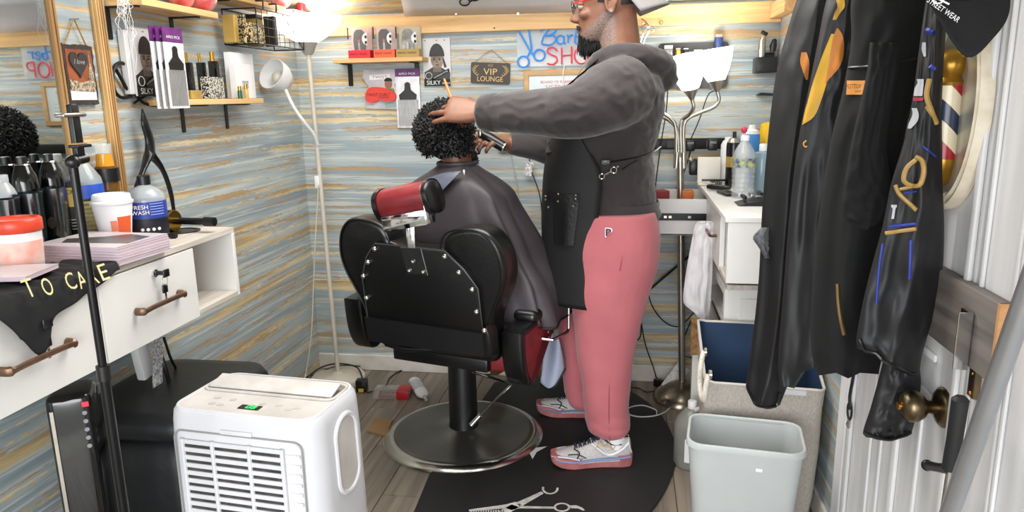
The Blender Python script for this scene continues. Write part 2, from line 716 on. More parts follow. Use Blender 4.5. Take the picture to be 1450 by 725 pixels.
for yc, y0, y1, px, py in ((yc1, seam + 0.0015, yd1, 218, 387), (yc2, yn, seam - 0.0015, 45, 458)):
    dr = put('drawer', MB().span((VX - 0.016, y0, zb - 0.005), (VX, y1, VT - 0.022), 0.001, 1), WHITE, van)
    hz = 0.886
    path = [(VX + 0.002, yc - 0.093, hz), (VX + 0.024, yc - 0.088, hz), (VX + 0.026, yc - 0.05, hz + 0.002), (VX + 0.026, yc + 0.05, hz + 0.002), (VX + 0.024, yc + 0.088, hz), (VX + 0.002, yc + 0.093, hz)]
    put('handle', MB().tube(smooth_path(path, 5), [0.0085] * 6 + [0.0055] * 14 + [0.0085] * 6, 8, flat=1.3), BRONZE, dr)
    lp = PX(px, py, VX)
    mb = MB().cyl((VX, lp.y, lp.z), (VX + 0.006, lp.y, lp.z), 0.011, n=16)
    put('lock', mb, CHROME, dr)
    mb = MB().box((VX + 0.016, lp.y + 0.004, lp.z), (0.022, 0.004, 0.012), None, 0.002)
    mb.box((VX + 0.028, lp.y + 0.012, lp.z - 0.002), (0.006, 0.026, 0.022), None, 0.003)
    put('key', mb, BLACK, dr)
    mb = MB().tube([(VX + 0.02 + 0.0 * t, lp.y + 0.014 + 0.012 * cos(t * pi / 6), lp.z - 0.024 + 0.014 * sin(t * pi / 6)) for t in range(13)], 0.0008, 5)
    put('key_ring', mb, CHROME, dr)
    mb = MB().box((VX + 0.016, lp.y + 0.016, lp.z - 0.047), (0.006, 0.022, 0.024), None, 0.003)
    put('spare_key', mb, BLACK, dr)
    mb = MB().box((VX + 0.016, lp.y + 0.016, lp.z - 0.072), (0.002, 0.007, 0.026))
    put('key_blade', mb, CHROME, dr)
mb = MB().lathe((-1.40, yend - 0.085, VT), [(0.056, 0), (0.056, 0.003), (0.047, 0.003), (0.047, 0.0)], 28, caps=False)
mb.lathe((-1.40, yend - 0.085, VT + 0.0005), [(0.047, 0), (0.047, 0.0008)], 28)
put('holder_ring', mb, BLACK, van)

# ---- on the worktop
def at(px, x):
    return PX(px, 300, x).y

# magazines: a pile of seven, each one a thing
MAGP = M('magazine_pages', (226, 208, 216), 0.6, rgb2=(196, 172, 186), scale=3, stretch=(1, 1, 500))
MAGC = M('magazine_cover', (214, 204, 206), 0.3, rgb2=(196, 182, 186), scale=7)
MAGD = M('magazine_photo', (86, 82, 86), 0.3, rgb2=(52, 48, 50), scale=14)
rz = Matrix.Rotation(radians(-4), 3, 'Z')
A = Vector((-1.262, 1.615, VT + 0.001))
mc = A + rz @ Vector((-0.128, 0.098, 0))
mag0 = None
names = ['bottom', 'second', 'third', 'fourth', 'fifth', 'sixth', 'topmost']
for i in range(7):
    z = VT + 0.0045 + i * 0.0068
    lab = '%s magazine of the pink edged pile on the white worktop' % names[i]
    if i == 0:
        mag0 = thing('magazine', lab, 'magazine', (mc.x, mc.y, z), 'pile of magazines on the left vanity')
        put('pages', MB().box((mc.x, mc.y, z), (0.255, 0.195, 0.0052), rz), MAGP, mag0, 0)
        mb = MB().box((mc.x, mc.y, z + 0.0029), (0.257, 0.198, 0.0006), rz)
        mb.box((mc.x, mc.y, z - 0.0029), (0.257, 0.198, 0.0006), rz)
        put('cover', mb, MAGC, mag0, 0)
        m_ = mag0
    else:
        m_ = dup(mag0, (random.uniform(-0.003, 0.003), random.uniform(-0.003, 0.003), i * 0.0068), lab)
    if i == 6:
        w = wloc(m_)
        put('cover_photo', MB().prism([(-0.07, -0.06), (0.12, -0.045), (0.11, 0.05), (0.03, 0.075), (-0.02, 0.03), (-0.10, -0.01)], w + Vector((0.0, 0.0, 0.0033)), rz @ Vector((1, 0, 0)), rz @ Vector((0, 1, 0)), 0.0004), MAGD, m_, 0)

# T-shirt over the edge
SHIRT = M('black_cotton', (20, 20, 22), 0.85, var=0.3, scale=30, bump=0.2, bscale=40)
def shirt(u, v):
    y = 1.17 + 0.44 * u
    L1 = 0.16
    hang = 0.012 + 0.22 * max(0.0, min(1.60 - y, 0.30)) * (1 if y > 1.27 else max(0.15, 1 - (1.27 - y) / 0.05)) + 0.06 * math.exp(-((y - 1.315) / 0.028) ** 2)
    s = v * (L1 + hang)
    wr = 0.006 * sin(23 * u + 5 * v) + 0.004 * sin(47 * u + 3)
    if s < L1 - 0.02:
        return Vector((VX - 0.14 + s, y, VT + 0.010 + abs(wr)))
    if s < L1 + 0.02:
        t = (s - L1 + 0.02) / 0.04
        return Vector((VX + 0.002 + 0.014 * t, y, VT + 0.010 + abs(wr) * (1 - t) - 0.026 * t * t))
    return Vector((VX + 0.016 + 0.012 * sin(34 * y) ** 2 * min(1, (s - L1) / 0.1), y + 0.01 * sin(4 * s), VT - 0.016 - (s - L1 - 0.02)))
tsh = thing('t_shirt', 'black T-shirt with cream lettering hanging over the left vanity edge', 'shirt', (VX, 1.4, VT))
mb = MB().sheet(shirt, 70, 44)
o = put('cloth', mb, SHIRT, tsh, 80)
md = o.modifiers.new('s', 'SOLIDIFY')
md.thickness = 0.003
cream = M('cream_flock', (226, 214, 160), 0.8, var=0.1)
for ch, px, py in (('T', 38, 411), ('O', 64, 409), ('C', 97, 401), ('A', 113, 399), ('R', 129, 394), ('E', 144, 388)):
    q = PX(px, py, VX + 0.014)
    lettering(ch, 0.040, cream, tsh, (VX + 0.016, q.y, q.z + 0.004), (0, 1, 0), (-0.3, 0, 0.95), width=0.027, depth=0.004)
# single magazine lying on the shirt
mg = thing('magazine', 'lone thin magazine lying on the black T-shirt at far left', 'magazine', (-1.39, 1.40, VT + 0.03))
rz2 = Matrix.Rotation(radians(12), 3, 'Z')
put('pages', MB().box((-1.42, 1.40, VT + 0.03), (0.23, 0.13, 0.009), rz2), MAGP, mg, 0)
put('cover', MB().box((-1.42, 1.40, VT + 0.0352), (0.232, 0.132, 0.001), rz2), MAGC, mg, 0)

def lathe_thing(name, label, cat, c, parts, group=None):
    t = thing(name, label, cat, c, group)
    for nm, prof, mat in parts:
        put(nm, MB().lathe(c, prof, 24), mat, t, 50)
    return t

# tub with orange lid
c = (-1.445, 1.515, VT + 0.001)
tub = lathe_thing('wipes_tub', 'white tub with orange red screw lid at far left of the worktop', 'tub', c, [
    ('body', [(0.043, 0), (0.047, 0.006), (0.052, 0.105)], WHITEP),
    ('lid', [(0.054, 0.1055), (0.0565, 0.108), (0.0565, 0.134), (0.053, 0.138), (0.046, 0.139), (0.045, 0.134)], M('orange_red_plastic', (226, 74, 44), 0.35)),
    ('label_band', [(0.0485, 0.03), (0.0518, 0.085)], M('coral_print', (238, 158, 136), 0.5, rgb2=(240, 214, 204), scale=16))])
# black paper cup ... the white coffee cup
def pos(px, y):
    p = PY(px, 300, y)
    return (p.x, y, VT + 0.001)
c = pos(160, 1.88)
cup = lathe_thing('coffee_cup', 'white paper coffee cup with white lid behind the magazine pile', 'cup', c, [
    ('body', [(0.037, 0), (0.039, 0.004), (0.053, 0.118)], PAPER),
    ('lid', [(0.0545, 0.1185), (0.057, 0.121), (0.057, 0.127), (0.052, 0.130), (0.050, 0.145), (0.046, 0.148), (0.043, 0.142), (0.0, 0.142)], WHITEP)])
ang = math.atan2(-c[1], -c[0])
def on_round(c, r0, r1, z0, z1, a0, a1, n=10, off=0.0008):
    """patch on the side of a round thing, angles in degrees from the direction of the camera"""
    base = math.atan2(-c[1], -c[0])
    def f(u, v):
        a = base + radians(a0 + (a1 - a0) * u)
        r = r0 + (r1 - r0) * v + off
        return Vector((c[0] + r * cos(a), c[1] + r * sin(a), c[2] + z0 + (z1 - z0) * v))
    return MB().sheet(f, n, 2)
put('emblem', on_round(c, 0.041, 0.0485, 0.012, 0.085, 10, 62), M('orange_print', (224, 92, 44), 0.5), cup)
put('emblem', on_round(c, 0.0445, 0.048, 0.045, 0.075, -12, 8), M('orange_outline', (230, 130, 100), 0.5), cup)
# wash bottle
c = pos(209, 2.0)
CLEARB = clear('clear_bottle', (205, 212, 214), 0.45)
wb = lathe_thing('wash_bottle', 'clear bottle with blue and black label beside the coffee cup', 'bottle', c, [
    ('body', [(0.048, 0), (0.054, 0.006), (0.055, 0.115), (0.05, 0.135), (0.03, 0.152), (0.017, 0.158), (0.017, 0.162)], CLEARB),
    ('cap', [(0.0185, 0.160), (0.0185, 0.186), (0.016, 0.188)], BLACK),
    ('blue_label', [(0.0556, 0.062), (0.0556, 0.112)], M('blue_label', (40, 62, 150), 0.4)),
    ('black_label', [(0.0556, 0.01), (0.0556, 0.0618)], M('black_label', (24, 24, 34), 0.4))])
d = Vector((-c[0], -c[1], 0)).normalized()
su = Vector((-d.y, d.x, 0))
lettering('FRESH', 0.012, WINK, wb, Vector(c) + d * 0.0566 + su * -0.02 + Vector((0, 0, 0.098)), su, (0, 0, 1))
lettering('WASH', 0.012, WINK, wb, Vector(c) + d * 0.0566 + su * -0.02 + Vector((0, 0, 0.082)), su, (0, 0, 1))
for k in range(5):
    put('print_line', on_round(c, 0.0556, 0.0556, 0.105 - k * 0.008, 0.1075 - k * 0.008, 8, 52), M('pale_blue_ink', (150, 165, 225), 0.5), wb, 0)
for k in range(4):
    a = radians(-20 + 16 * k)
    dd = Matrix.Rotation(a, 3, 'Z') @ d
    put('icon', MB().lathe(Vector(c) + dd * 0.0558 + Vector((0, 0, 0.03)), [(0.005, 0), (0.005, 0.0006)], 12, dd), WINK, wb)
# amber bottle with black band
c = pos(158, 2.02)
lathe_thing('amber_bottle', 'amber glass bottle with black clip band in front of wooden strip', 'bottle', c, [
    ('body', [(0.03, 0), (0.032, 0.01), (0.032, 0.2), (0.028, 0.215)], M('dark_amber_glass', (120, 82, 26), 0.1, alpha=0.85)),
    ('band', [(0.036, 0.168), (0.036, 0.208)], BLACK),
    ('neck', [(0.026, 0.215), (0.025, 0.22), (0.022, 0.252)], M('amber_glass', (226, 156, 40), 0.08, alpha=0.9)),
    ('rim', [(0.022, 0.252), (0.025, 0.282), (0.023, 0.282), (0.020, 0.254)], clear('clear_glass', (230, 230, 222), 0.3))])
# ridged water bottle with yellow liquid
c = pos(126, 1.92)
prof = [(0.044, 0)]
for k in range(10):
    prof += [(0.049, 0.006 + k * 0.0125), (0.045, 0.0125 + k * 0.0125)]
lathe_thing('water_bottle', 'ridged clear bottle of yellow liquid with blue band behind the stand pole', 'bottle', c, [
    ('body', prof, M('straw_liquid', (170, 152, 92), 0.15, alpha=0.8, rgb2=(200, 190, 140), scale=20)),
    ('blue_band', [(0.048, 0.132), (0.048, 0.172)], M('royal_blue_print', (44, 84, 190), 0.4)),
    ('shoulder', [(0.047, 0.172), (0.044, 0.19), (0.022, 0.225), (0.014, 0.235)], CLEARB),
    ('cap', [(0.017, 0.235), (0.017, 0.258), (0.014, 0.26)], WHITEP)])
# black bottle with gold label
c = pos(100, 1.865)
gl = thing('lotion_bottle', 'tall black bottle with gold label beside the dark cups', 'bottle', c)
rr = Matrix.Rotation(math.atan2(c[1], c[0]) + pi / 2, 3, 'Z')
put('body', MB().box((c[0], c[1], VT + 0.095), (0.06, 0.045, 0.188), rr, 0.008), BLACK, gl)
dn = rr @ Vector((0, 1, 0))
if dn.dot(Vector((-c[0], -c[1], 0))) < 0:
    dn = -dn
put('gold_label', MB().box(Vector((c[0], c[1], VT + 0.142)) + dn * 0.023, (0.044, 0.001, 0.055), rr), M('gold_label', (206, 178, 92), 0.4), gl)
lettering('LICK', 0.012, INK, gl, Vector((c[0], c[1], VT + 0.158)) + dn * 0.0238, Vector((-dn.y, dn.x, 0)), (0, 0, 1))
for k in range(4):
    put('print_line', MB().box(Vector((c[0], c[1], VT + 0.05 + k * 0.009)) + dn * 0.023, (0.034, 0.001, 0.002), rr), WINK, gl)
# three dark square cups
DARKG = M('dark_green_gloss', (20, 27, 29), 0.18, var=0.2, coat=0.4)
lab = ['dark glossy square cup at far left behind the tub', 'middle dark glossy square cup left of the gold labelled bottle', 'dark glossy square cup nearest the gold labelled bottle']
for i, (px, ptop, y) in enumerate(((8, 282, 1.605), (43, 273, 1.672), (77, 266, 1.745))):
    p = PY(px, 300, y)
    zt = PY(px, ptop, y).z
    w = 0.056
    t = thing('square_cup', lab[i], 'cup', (p.x, y, VT), 'dark square cups on the left vanity')
    rr = Matrix.Rotation(0.35, 3, 'Z')
    mb = MB()
    rings = []
    for (hw, z) in ((0.0235, VT + 0.001), (w / 2, zt), (w / 2 - 0.003, zt), (0.0205, VT + 0.006)):
        rings.append([Vector((p.x, y, z)) + rr @ Vector((a, b, 0)) for a, b in rrect(2 * hw, 2 * hw, hw * 0.3, 3)])
    put('body', mb.loft(rings), DARKG, t, 40)
    lp = Vector((p.x, y, (VT + zt) / 2)) + rr @ Vector((0.0, -0.0275, 0))
    put('gilt_print', MB().prism(arc(0, 0, 0.011, 0, 360, 12, 0.016), lp, rr @ Vector((1, 0, 0)), (0, 0.06, 1), -0.001), M('faint_gilt', (60, 56, 44), 0.4), t, 0)
# aerosol cans
lab = ['black aerosol can reflected beside the mirror, left of its twin', 'black aerosol can standing next to the phone stand pole']
for i, (px, y) in enumerate(((42, 1.725), (80, 1.82))):
    p = PY(px, 300, y)
    c = (p.x, y, VT + 0.001)
    t = lathe_thing('aerosol_can', lab[i], 'can', c, [
        ('body', [(0.032, 0), (0.034, 0.004), (0.034, 0.190), (0.031, 0.215), (0.019, 0.243)], M('black_gloss', (14, 14, 15), 0.12, coat=0.6)),
        ('rim', [(0.018, 0.2435), (0.020, 0.245), (0.018, 0.248)], CHROME),
        ('nozzle', [(0.012, 0.248), (0.012, 0.266), (0.009, 0.268)], BLACK)], 'black aerosol cans')
    for k in range(4):
        put('print_line', on_round(c, 0.0342, 0.0342, 0.17 - k * 0.008, 0.173 - k * 0.008, 10, 45), M('grey_ink', (150, 150, 150), 0.5), t, 0)
c = pos(9, 1.65)
lathe_thing('plastic_bottle', 'clear ribbed plastic bottle with frosted cap at far left edge', 'bottle', c, [
    ('body', [(0.031, 0), (0.032, 0.15), (0.032, 0.172), (0.026, 0.190), (0.015, 0.208)], clear('frosted_clear', (220, 224, 226), 0.55, 0.2)),
    ('cap', [(0.0165, 0.208), (0.0165, 0.225), (0.015, 0.227)], MATS['frosted_clear'])])
# black tool with gold ring
p0, p1, p2, p3 = PZ(222, 312, VT + 0.034), PZ(247, 314, VT + 0.034), PZ(290, 314, VT + 0.034), PZ(304, 314, VT + 0.034)
ax = (p3 - p0)
p1 = p0 + ax * 0.3
p2 = p0 + ax * 0.83
t = thing('hair_dryer', 'black barrel hair dryer with gold ring lying behind the blue labelled bottle', 'dryer', (p0.x, p0.y, VT))
put('barrel', MB().cyl(p0 - ax * 0.08, p1, 0.034, n=24), BLACK, t)
put('ring', MB().tube([p1, p1 + ax * 0.02], [0.0345, 0.033], 24), GOLD, t)
put('handle', MB().tube([p1 + ax * 0.02, p2, p2 + ax * 0.001, p3], [0.011, 0.011, 0.015, 0.014], 14), BLACK, t)
a, b_ = PZ(188, 331, VT + 0.008), PZ(250, 334, VT + 0.008)
single('hair_comb', MB().tube(smooth_path([a, a + (b_ - a) * 0.5 + Vector((0, 0, 0.002)), b_ - (b_ - a) * 0.1, b_], 4), [0.005] * 4 + [0.006] * 4 + [0.0075] * 4 + [0.006], 10), BLACK, 'short black grooming tool lying in front of the blue labelled bottle', 'grooming tool')

# ---- phone stand
SX, SY = -1.0, 1.196
st = thing('phone_stand', 'slim black telescopic phone stand rising in front of the left vanity', 'stand', (SX, SY, 0))
ztop = PX(108, 232, SX).z
put('pole', MB().tube([(SX, SY, 0.25), (SX, SY, 0.90), (SX, SY, 0.901), (SX, SY, ztop)], [0.010, 0.010, 0.0078, 0.0078], 14), M('satin_black', (20, 20, 21), 0.25, 0.4), st)
put('collar', MB().cyl((SX, SY, 0.895), (SX, SY, 0.925), 0.0125, n=14), BLACK, st)
for k in range(3):
    a = radians(150 + 120 * k)
    put('leg', MB().tube([(SX, SY, 0.32), (SX + 0.3 * cos(a), SY + 0.3 * sin(a), 0.012)], 0.009, 8), BLACK, st)
h1 = PX(97, 163, SX)
put('clamp_post', MB().box((SX, h1.y + 0.012, (h1.z + ztop) / 2 + 0.01), (0.012, 0.02, h1.z - ztop + 0.02), None, 0.003), BLACK, st)
put('top_jaw', MB().box((SX, h1.y + 0.005, h1.z), (0.022, 0.058, 0.008), None, 0.0035), STEEL, st)
pj = PX(110, 207, SX)
put('lower_jaw', MB().box((SX, pj.y + 0.006, pj.z), (0.022, 0.036, 0.006), None, 0.002), BLACK, st)
put('jaw_pad', MB().box((SX, pj.y + 0.001, pj.z + 0.0045), (0.02, 0.024, 0.003), None, 0.001), M('tan_rubber', (184, 138, 78), 0.6), st)
put('ball_head', MB().ball((SX, SY, ztop + 0.004), 0.013), BLACK, st)
put('knob', MB().cyl((SX, SY + 0.008, ztop + 0.006), (SX, SY + 0.034, ztop + 0.008), 0.009, n=12), BLACK, st)

# ---- below the vanity
t = thing('heater_tower', 'glossy black tower heater with red indicator under the left vanity', 'heater', (-1.36, 1.52, 0))
pt = PY(100, 548, 1.52)
rr = Matrix.Rotation(radians(30), 3, 'Z')
hz = pt.z
put('body', MB().box((pt.x, 1.52, hz / 2), (0.10, 0.12, hz), rr, 0.02, 3), M('piano_black', (12, 12, 13), 0.1, coat=0.5), t)
fo = Vector((pt.x, 1.52, 0)) + rr @ Vector((0, -0.0605, 0))
put('trim_strip', MB().box(fo + rr @ Vector((-0.036, 0, 0)) + Vector((0, 0, hz * 0.55)), (0.008, 0.003, hz * 0.8), rr), STEEL, t)
for k in range(5):
    put('icon', MB().lathe(fo + rr @ Vector((0.034, -0.0005, 0)) + Vector((0, 0, hz - 0.05 - k * 0.022)), [(0.0055, 0), (0.0055, 0.001), (0.004, 0.001)], 12, rr @ Vector((0, -1, 0))), M('grey_print', (140, 140, 145), 0.5), t)
put('indicator', MB().box(fo + rr @ Vector((0.038, -0.001, 0)) + Vector((0, 0, hz - 0.028)), (0.014, 0.001, 0.012), rr), M('red_led', (230, 30, 50), 0.4, emit=0.6), t)
mb = MB()
rings = []
for z, s in ((0.02, 0.9), (0.06, 1.0), (0.25, 1.02), (0.40, 1.0), (0.46, 0.93), (0.49, 0.8)):
    rings.append([Vector((-1.38 + a, 1.945 + b, z)) for a, b in rrect(0.42 * s, 0.48 * s, 0.09, 5)])
t = thing('storage_ottoman', 'black padded storage ottoman against the wall behind the white air conditioner', 'ottoman', (-1.38, 1.945, 0))
put('body', mb.loft(rings), M('black_vinyl', (22, 23, 25), 0.45, bump=0.1, bscale=30), t, 60)
rings = [[Vector((-1.38 + a, 1.945 + b, z)) for a, b in rrect(0.43 * s, 0.49 * s, 0.09, 5)] for z, s in ((0.49, 0.97), (0.5, 1.0), (0.53, 1.0), (0.555, 0.95), (0.56, 0.8))]
put('lid', MB().loft(rings), MATS['black_vinyl'], t, 60)
put('foot_plinth', MB().box((-1.38, 1.945, 0.011), (0.34, 0.4, 0.02)), BLACK, t)
# hanging adapter with a paper label
p = PX(205, 510, -1.45)
t = thing('power_adapter', 'white power adapter with a printed paper label hanging under the vanity', 'adapter', (p.x, p.y, 0.7))
tz = 0.79
put('brick', MB().box((p.x - 0.01, p.y, p.z + 0.01), (0.03, 0.05, 0.14), Matrix.Rotation(0.15, 3, 'X'), 0.006), WHITEP, t)
lb = MB().sheet(lambda u, v: Vector((p.x + 0.03 + 0.004 * sin(5 * v), p.y + 0.0 + 0.05 * u - 0.016 * v, p.z + 0.075 - 0.16 * v)), 3, 8)
put('paper_label', lb, M('printed_label', (226, 226, 228), 0.7, rgb2=(120, 120, 124), scale=120, detail=2), t)
put('hanger_strap', MB().tube([(p.x, p.y + 0.01, p.z + 0.07), (p.x, p.y + 0.02, tz)], 0.003, 6), CORD, t)
single('power_cable', MB().tube(smooth_path([PX(232, 478, -1.5), PX(243, 510, -1.45), PX(256, 530, -1.52), PX(270, 545, -1.56)]), 0.0045), CORD, 'black cable sagging along the left wall to the ottoman corner', 'cable')
single('power_cable', MB().tube(smooth_path([PX(222, 488, -1.45), PX(232, 515, -1.42), PX(240, 545, -1.42), PX(240, 570, -1.42)]), 0.007), CORD, 'thick black cable beside the hanging white adapter', 'cable')

# ---- portable air conditioner
AZ = 0.70
ux = Vector((cos(radians(-5.7)), sin(radians(-5.7)), 0))
uy = Vector((-ux.y, ux.x, 0))
fl = Vector((-1.098, 1.478, AZ))
AWd, ADp = 0.408, 0.26
A0 = fl + uy * ADp / 2 + ux * AWd / 2
A0.z = 0
def AC(a, b, z):
    return A0 + ux * a + uy * b + Vector((0, 0, z))
ac = thing('portable_air_conditioner', 'white portable air conditioner with louvred grille and green readout', 'air conditioner', A0)
ACW = M('white_abs', (212, 212, 216), 0.4, rgb2=(202, 201, 204), scale=4)
ACG = M('dusty_abs', (206, 201, 196), 0.5, rgb2=(184, 178, 172), scale=9)
rings = []
for z, s in ((0.0, 1.02), (0.02, 1.045), (0.3, 1.04), (0.6, 1.015), (AZ - .03, 1.0), (AZ - .008, 0.985), (AZ, 0.955)):
    rings.append([AC(a * (1 + (s - 1)), b * (1 + (s - 1)), z) for a, b in rrect(AWd, ADp, 0.06, 6)])
put('body', MB().loft(rings), ACW, ac, 50)
put('top_panel', MB().loft([[AC(a, b, z) for a, b in rrect(AWd - 0.035, ADp - 0.035, 0.04, 6)] for z in (AZ - 0.0005, AZ + 0.0022)]), ACG, ac, 50)
put('top_rim', MB().tube([AC(a, b, AZ + 0.0005) for a, b in rrect(AWd - 0.03, ADp - 0.03, 0.042, 6) + [rrect(AWd - 0.03, ADp - 0.03, 0.042, 6)[0]]], 0.0045, 6), ACW, ac)
# outlet with louvre
put('outlet', MB().box(AC(0, 0.045, AZ + 0.0028), (0.36, 0.085, 0.002), Matrix((ux, uy, (0, 0, 1))).transposed()), M('dusty_shadow', (120, 114, 108), 0.6), ac)
RA = Matrix((ux, uy, (0, 0, 1))).transposed()
put('louvre', MB().box(AC(0, 0.04, AZ + 0.012), (0.345, 0.058, 0.006), RA @ Matrix.Rotation(radians(14), 3, 'X'), 0.002), ACG, ac)
put('louvre_frame', MB().tube([AC(a, b + 0.045, AZ + 0.0045) for a, b in rrect(0.365, 0.092, 0.02, 4) + [rrect(0.365, 0.092, 0.02, 4)[0]]], 0.004, 6), ACG, ac)
# readout
dsp = PZ(354, 577, AZ + 0.003)
put('display', MB().prism([(-0.028, -0.011), (0.028, -0.011), (0.028, 0.011), (-0.028, 0.011)], dsp + Vector((0, 0, -0.0004)), ux, uy, 0.0014), M('display_black', (28, 22, 24), 0.2), ac, 0)
LED = M('green_led', (60, 230, 110), 0.4, emit=0.3)
seg = {'0': 'abcdef', '9': 'abcdfg'}
def digit(ch, cx):
    w, h, t = 0.0045, 0.0065, 0.0011
    pos_ = {'a': ((-w, h), (w, h)), 'b': ((w, h), (w, 0)), 'c': ((w, 0), (w, -h)), 'd': ((-w, -h), (w, -h)), 'e': ((-w, 0), (-w, -h)), 'f': ((-w, h), (-w, 0)), 'g': ((-w, 0), (w, 0))}
    mb = MB()
    for s_ in seg[ch]:
        (a0, b0), (a1, b1) = pos_[s_]
        p, q = dsp + ux * (cx + a0 + b0 * .15) + uy * b0, dsp + ux * (cx + a1 + b1 * .15) + uy * b1
        mb.box((p + q) / 2 + Vector((0, 0, 0.0016)), ((q - p).length + 0.0006, 2 * t, 0.0008), frame_from((q - p)) @ Matrix(((0, 1, 0), (0, 0, 1), (1, 0, 0))).transposed() if False else Matrix((((q - p).normalized()), Vector((0, 0, 1)).cross((q - p).normalized()), (0, 0, 1))).transposed())
    return mb
dd = put('digit', digit('0', -0.003), LED, ac, 0)
dd = put('digit', digit('9', 0.011), LED, ac, 0)
for k, (px, py) in enumerate(((308, 563), (330, 566), (372, 572), (395, 574), (420, 578), (408, 580), (300, 571), (312, 573))):
    q = PZ(px, py, AZ + 0.0026)
    put('button', MB().lathe(q, [(0.007, 0), (0.007, 0.0006), (0.0055, 0.0006)], 12, sx=1.4), M('button_print', (186, 182, 178), 0.5), ac)
# front grille panel with slats
GW, GH, GZ = AWd * 0.84, 0.61, 0.350
def F_(a, z, off=0.0):
    s = np.interp(z, [0, 0.02, 0.3, 0.6, 0.69], [1.02, 1.045, 1.04, 1.015, 1.0])
    return AC(a, -ADp / 2 * s - off, z)
out = rrect(GW, GH, 0.022, 4)
put('panel_seam', MB().tube([F_(a, GZ + b, 0.0018) for a, b in out + [out[0]]], 0.0022, 6), M('seam_grey', (150, 148, 148), 0.5), ac)
gx0, gx1, gz1 = -GW * 0.42, GW * 0.34, 0.628
put('grille_back', MB().sheet(lambda u, v: F_(gx0 + (gx1 - gx0) * u, 0.06 + (gz1 - 0.06) * v, 0.001), 1, 24), M('filter_grey', (74, 70, 67), 0.9, rgb2=(48, 46, 45), scale=30), ac, 0)
sl = None
nsl = 28
for i in range(nsl + 1):
    z = gz1 - i * 0.0202
    c = (F_(gx0, z) + F_(gx1, z)) / 2
    mb = MB().box(c + uy * -0.003, (gx1 - gx0 + 0.012, 0.005, 0.0115), RA, 0.0012, 1)
    put('slat', mb, ACW, ac, 0)
for fx in (gx0 - 0.004, gx0 + (gx1 - gx0) * 0.30, gx0 + (gx1 - gx0) * 0.68, gx1 + 0.004):
    a_, b_ = F_(fx, 0.07, 0.004), F_(fx, gz1 + 0.008, 0.004)
    put('mullion', MB().tube([a_, b_], 0.0055, 8), ACW, ac)
for k in range(22):
    z = gz1 - 0.01 - k * 0.024
    put('rib', MB().box(F_(gx1 + 0.03, z, 0.0006), (0.036, 0.002, 0.009), RA, 0.0006, 1), ACW, ac, 0)
put('latch', MB().box(F_(-0.0, GZ + GH / 2 + 0.004, 0.001), (0.085, 0.004, 0.016), RA, 0.0016), ACW, ac)
# side handle recess
out = arc(0, 0, 0.058, 0, 360, 28, 0.115)
sq = []
for a, b in out:
    sq.append((a, b))
def S_(a, z, off=0.0):
    s = np.interp(z, [0, 0.02, 0.3, 0.6, 0.69], [1.02, 1.045, 1.04, 1.015, 1.0])
    return AC(AWd / 2 * s + off, a, z)
put('handle_rim', MB().tube([S_(a * 1.05 + 0.01, 0.565 + b, 0.0) for a, b in rrect(0.10, 0.20, 0.048, 6) + [rrect(0.10, 0.20, 0.048, 6)[0]]], 0.0065, 8), ACW, ac)
mbp = MB().add([S_(a + 0.01, 0.565 + b, 0.0015) for a, b in rrect(0.098, 0.198, 0.046, 6)], [tuple(range(28 if False else len(rrect(0.098, 0.198, 0.046, 6))))])
put('handle_pocket', mbp, ACG, ac, 0)


# ================================================================== left wall: hung and shelved things
# slate souvenir plaque on a cord
p0, p1 = PX(85, 62, XL + 0.012), PX(139, 147, XL + 0.012)
yc, zc = (p0.y + p1.y) / 2, (p0.z + p1.z) / 2
w, h = p1.y - p0.y, p0.z - p1.z
pl = thing('wall_plaque', 'dark framed souvenir plaque with heart and palace hung by a cord', 'plaque', (XL + 0.012, yc, zc))
random.seed(3)
n_ = 44
def rough_rect(w, h, amp, n=11):
    out = []
    for (x0, y0), (x1, y1) in (((-w / 2, -h / 2), (w / 2, -h / 2)), ((w / 2, -h / 2), (w / 2, h / 2)), ((w / 2, h / 2), (-w / 2, h / 2)), ((-w / 2, h / 2), (-w / 2, -h / 2))):
        for i in range(n):
            t = i / n
            out.append((x0 + (x1 - x0) * t + random.uniform(-amp, amp), y0 + (y1 - y0) * t + random.uniform(-amp, amp)))
    return out
UY, UZ = Vector((0, 1, 0)), Vector((0, 0, 1))
def onleft(px=0.0, y=0, z=0):
    return Vector((XL + px, y, z))
put('slate', MB().prism(rough_rect(w, h, 0.003), onleft(0.004, yc, zc), UY, UZ, 0.012), M('slate', (58, 50, 48), 0.7, bump=0.3, bscale=40, var=0.3), pl, 30)
put('rust_field', MB().prism(rough_rect(w * .86, h * .86, 0.0015), onleft(0.0162, yc, zc), UY, UZ, 0.001), M('rust_print', (156, 84, 48), 0.6, rgb2=(128, 64, 36), scale=20), pl, 0)
put('snow_field', MB().prism([(-w * .43, -h * .43), (w * .43, -h * .43), (w * .43, -h * .27), (-w * .43, -h * .25)], onleft(0.0168, yc, zc), UY, UZ, 0.001), PAPER, pl, 0)
put('palace', MB().prism([(-w * .42, -h * .27), (w * .4, -h * .29), (w * .4, -h * .12), (w * .2, -h * .10), (0, -h * .13), (-w * .42, -h * .08)], onleft(0.0175, yc, zc), UY, UZ, 0.002), M('palace_print', (196, 178, 150), 0.6, rgb2=(96, 80, 66), scale=110, detail=1), pl, 0)
put('tower', MB().prism([(w * .22, -h * .2), (w * .42, -h * .2), (w * .40, h * .05), (w * .34, h * .2), (w * .31, h * .4), (w * .29, h * .2), (w * .25, h * .02)], onleft(0.0178, yc, zc), UY, UZ, 0.002), MATS['palace_print'], pl, 0)
hp = [(0.5 * 0.034 * 1.05 * (16 * sin(t) ** 3) / 16, 0.034 * 0.5 * (13 * cos(t) - 5 * cos(2 * t) - 2 * cos(3 * t) - cos(4 * t)) / 14) for t in [2 * pi * i / 36 for i in range(36)]]
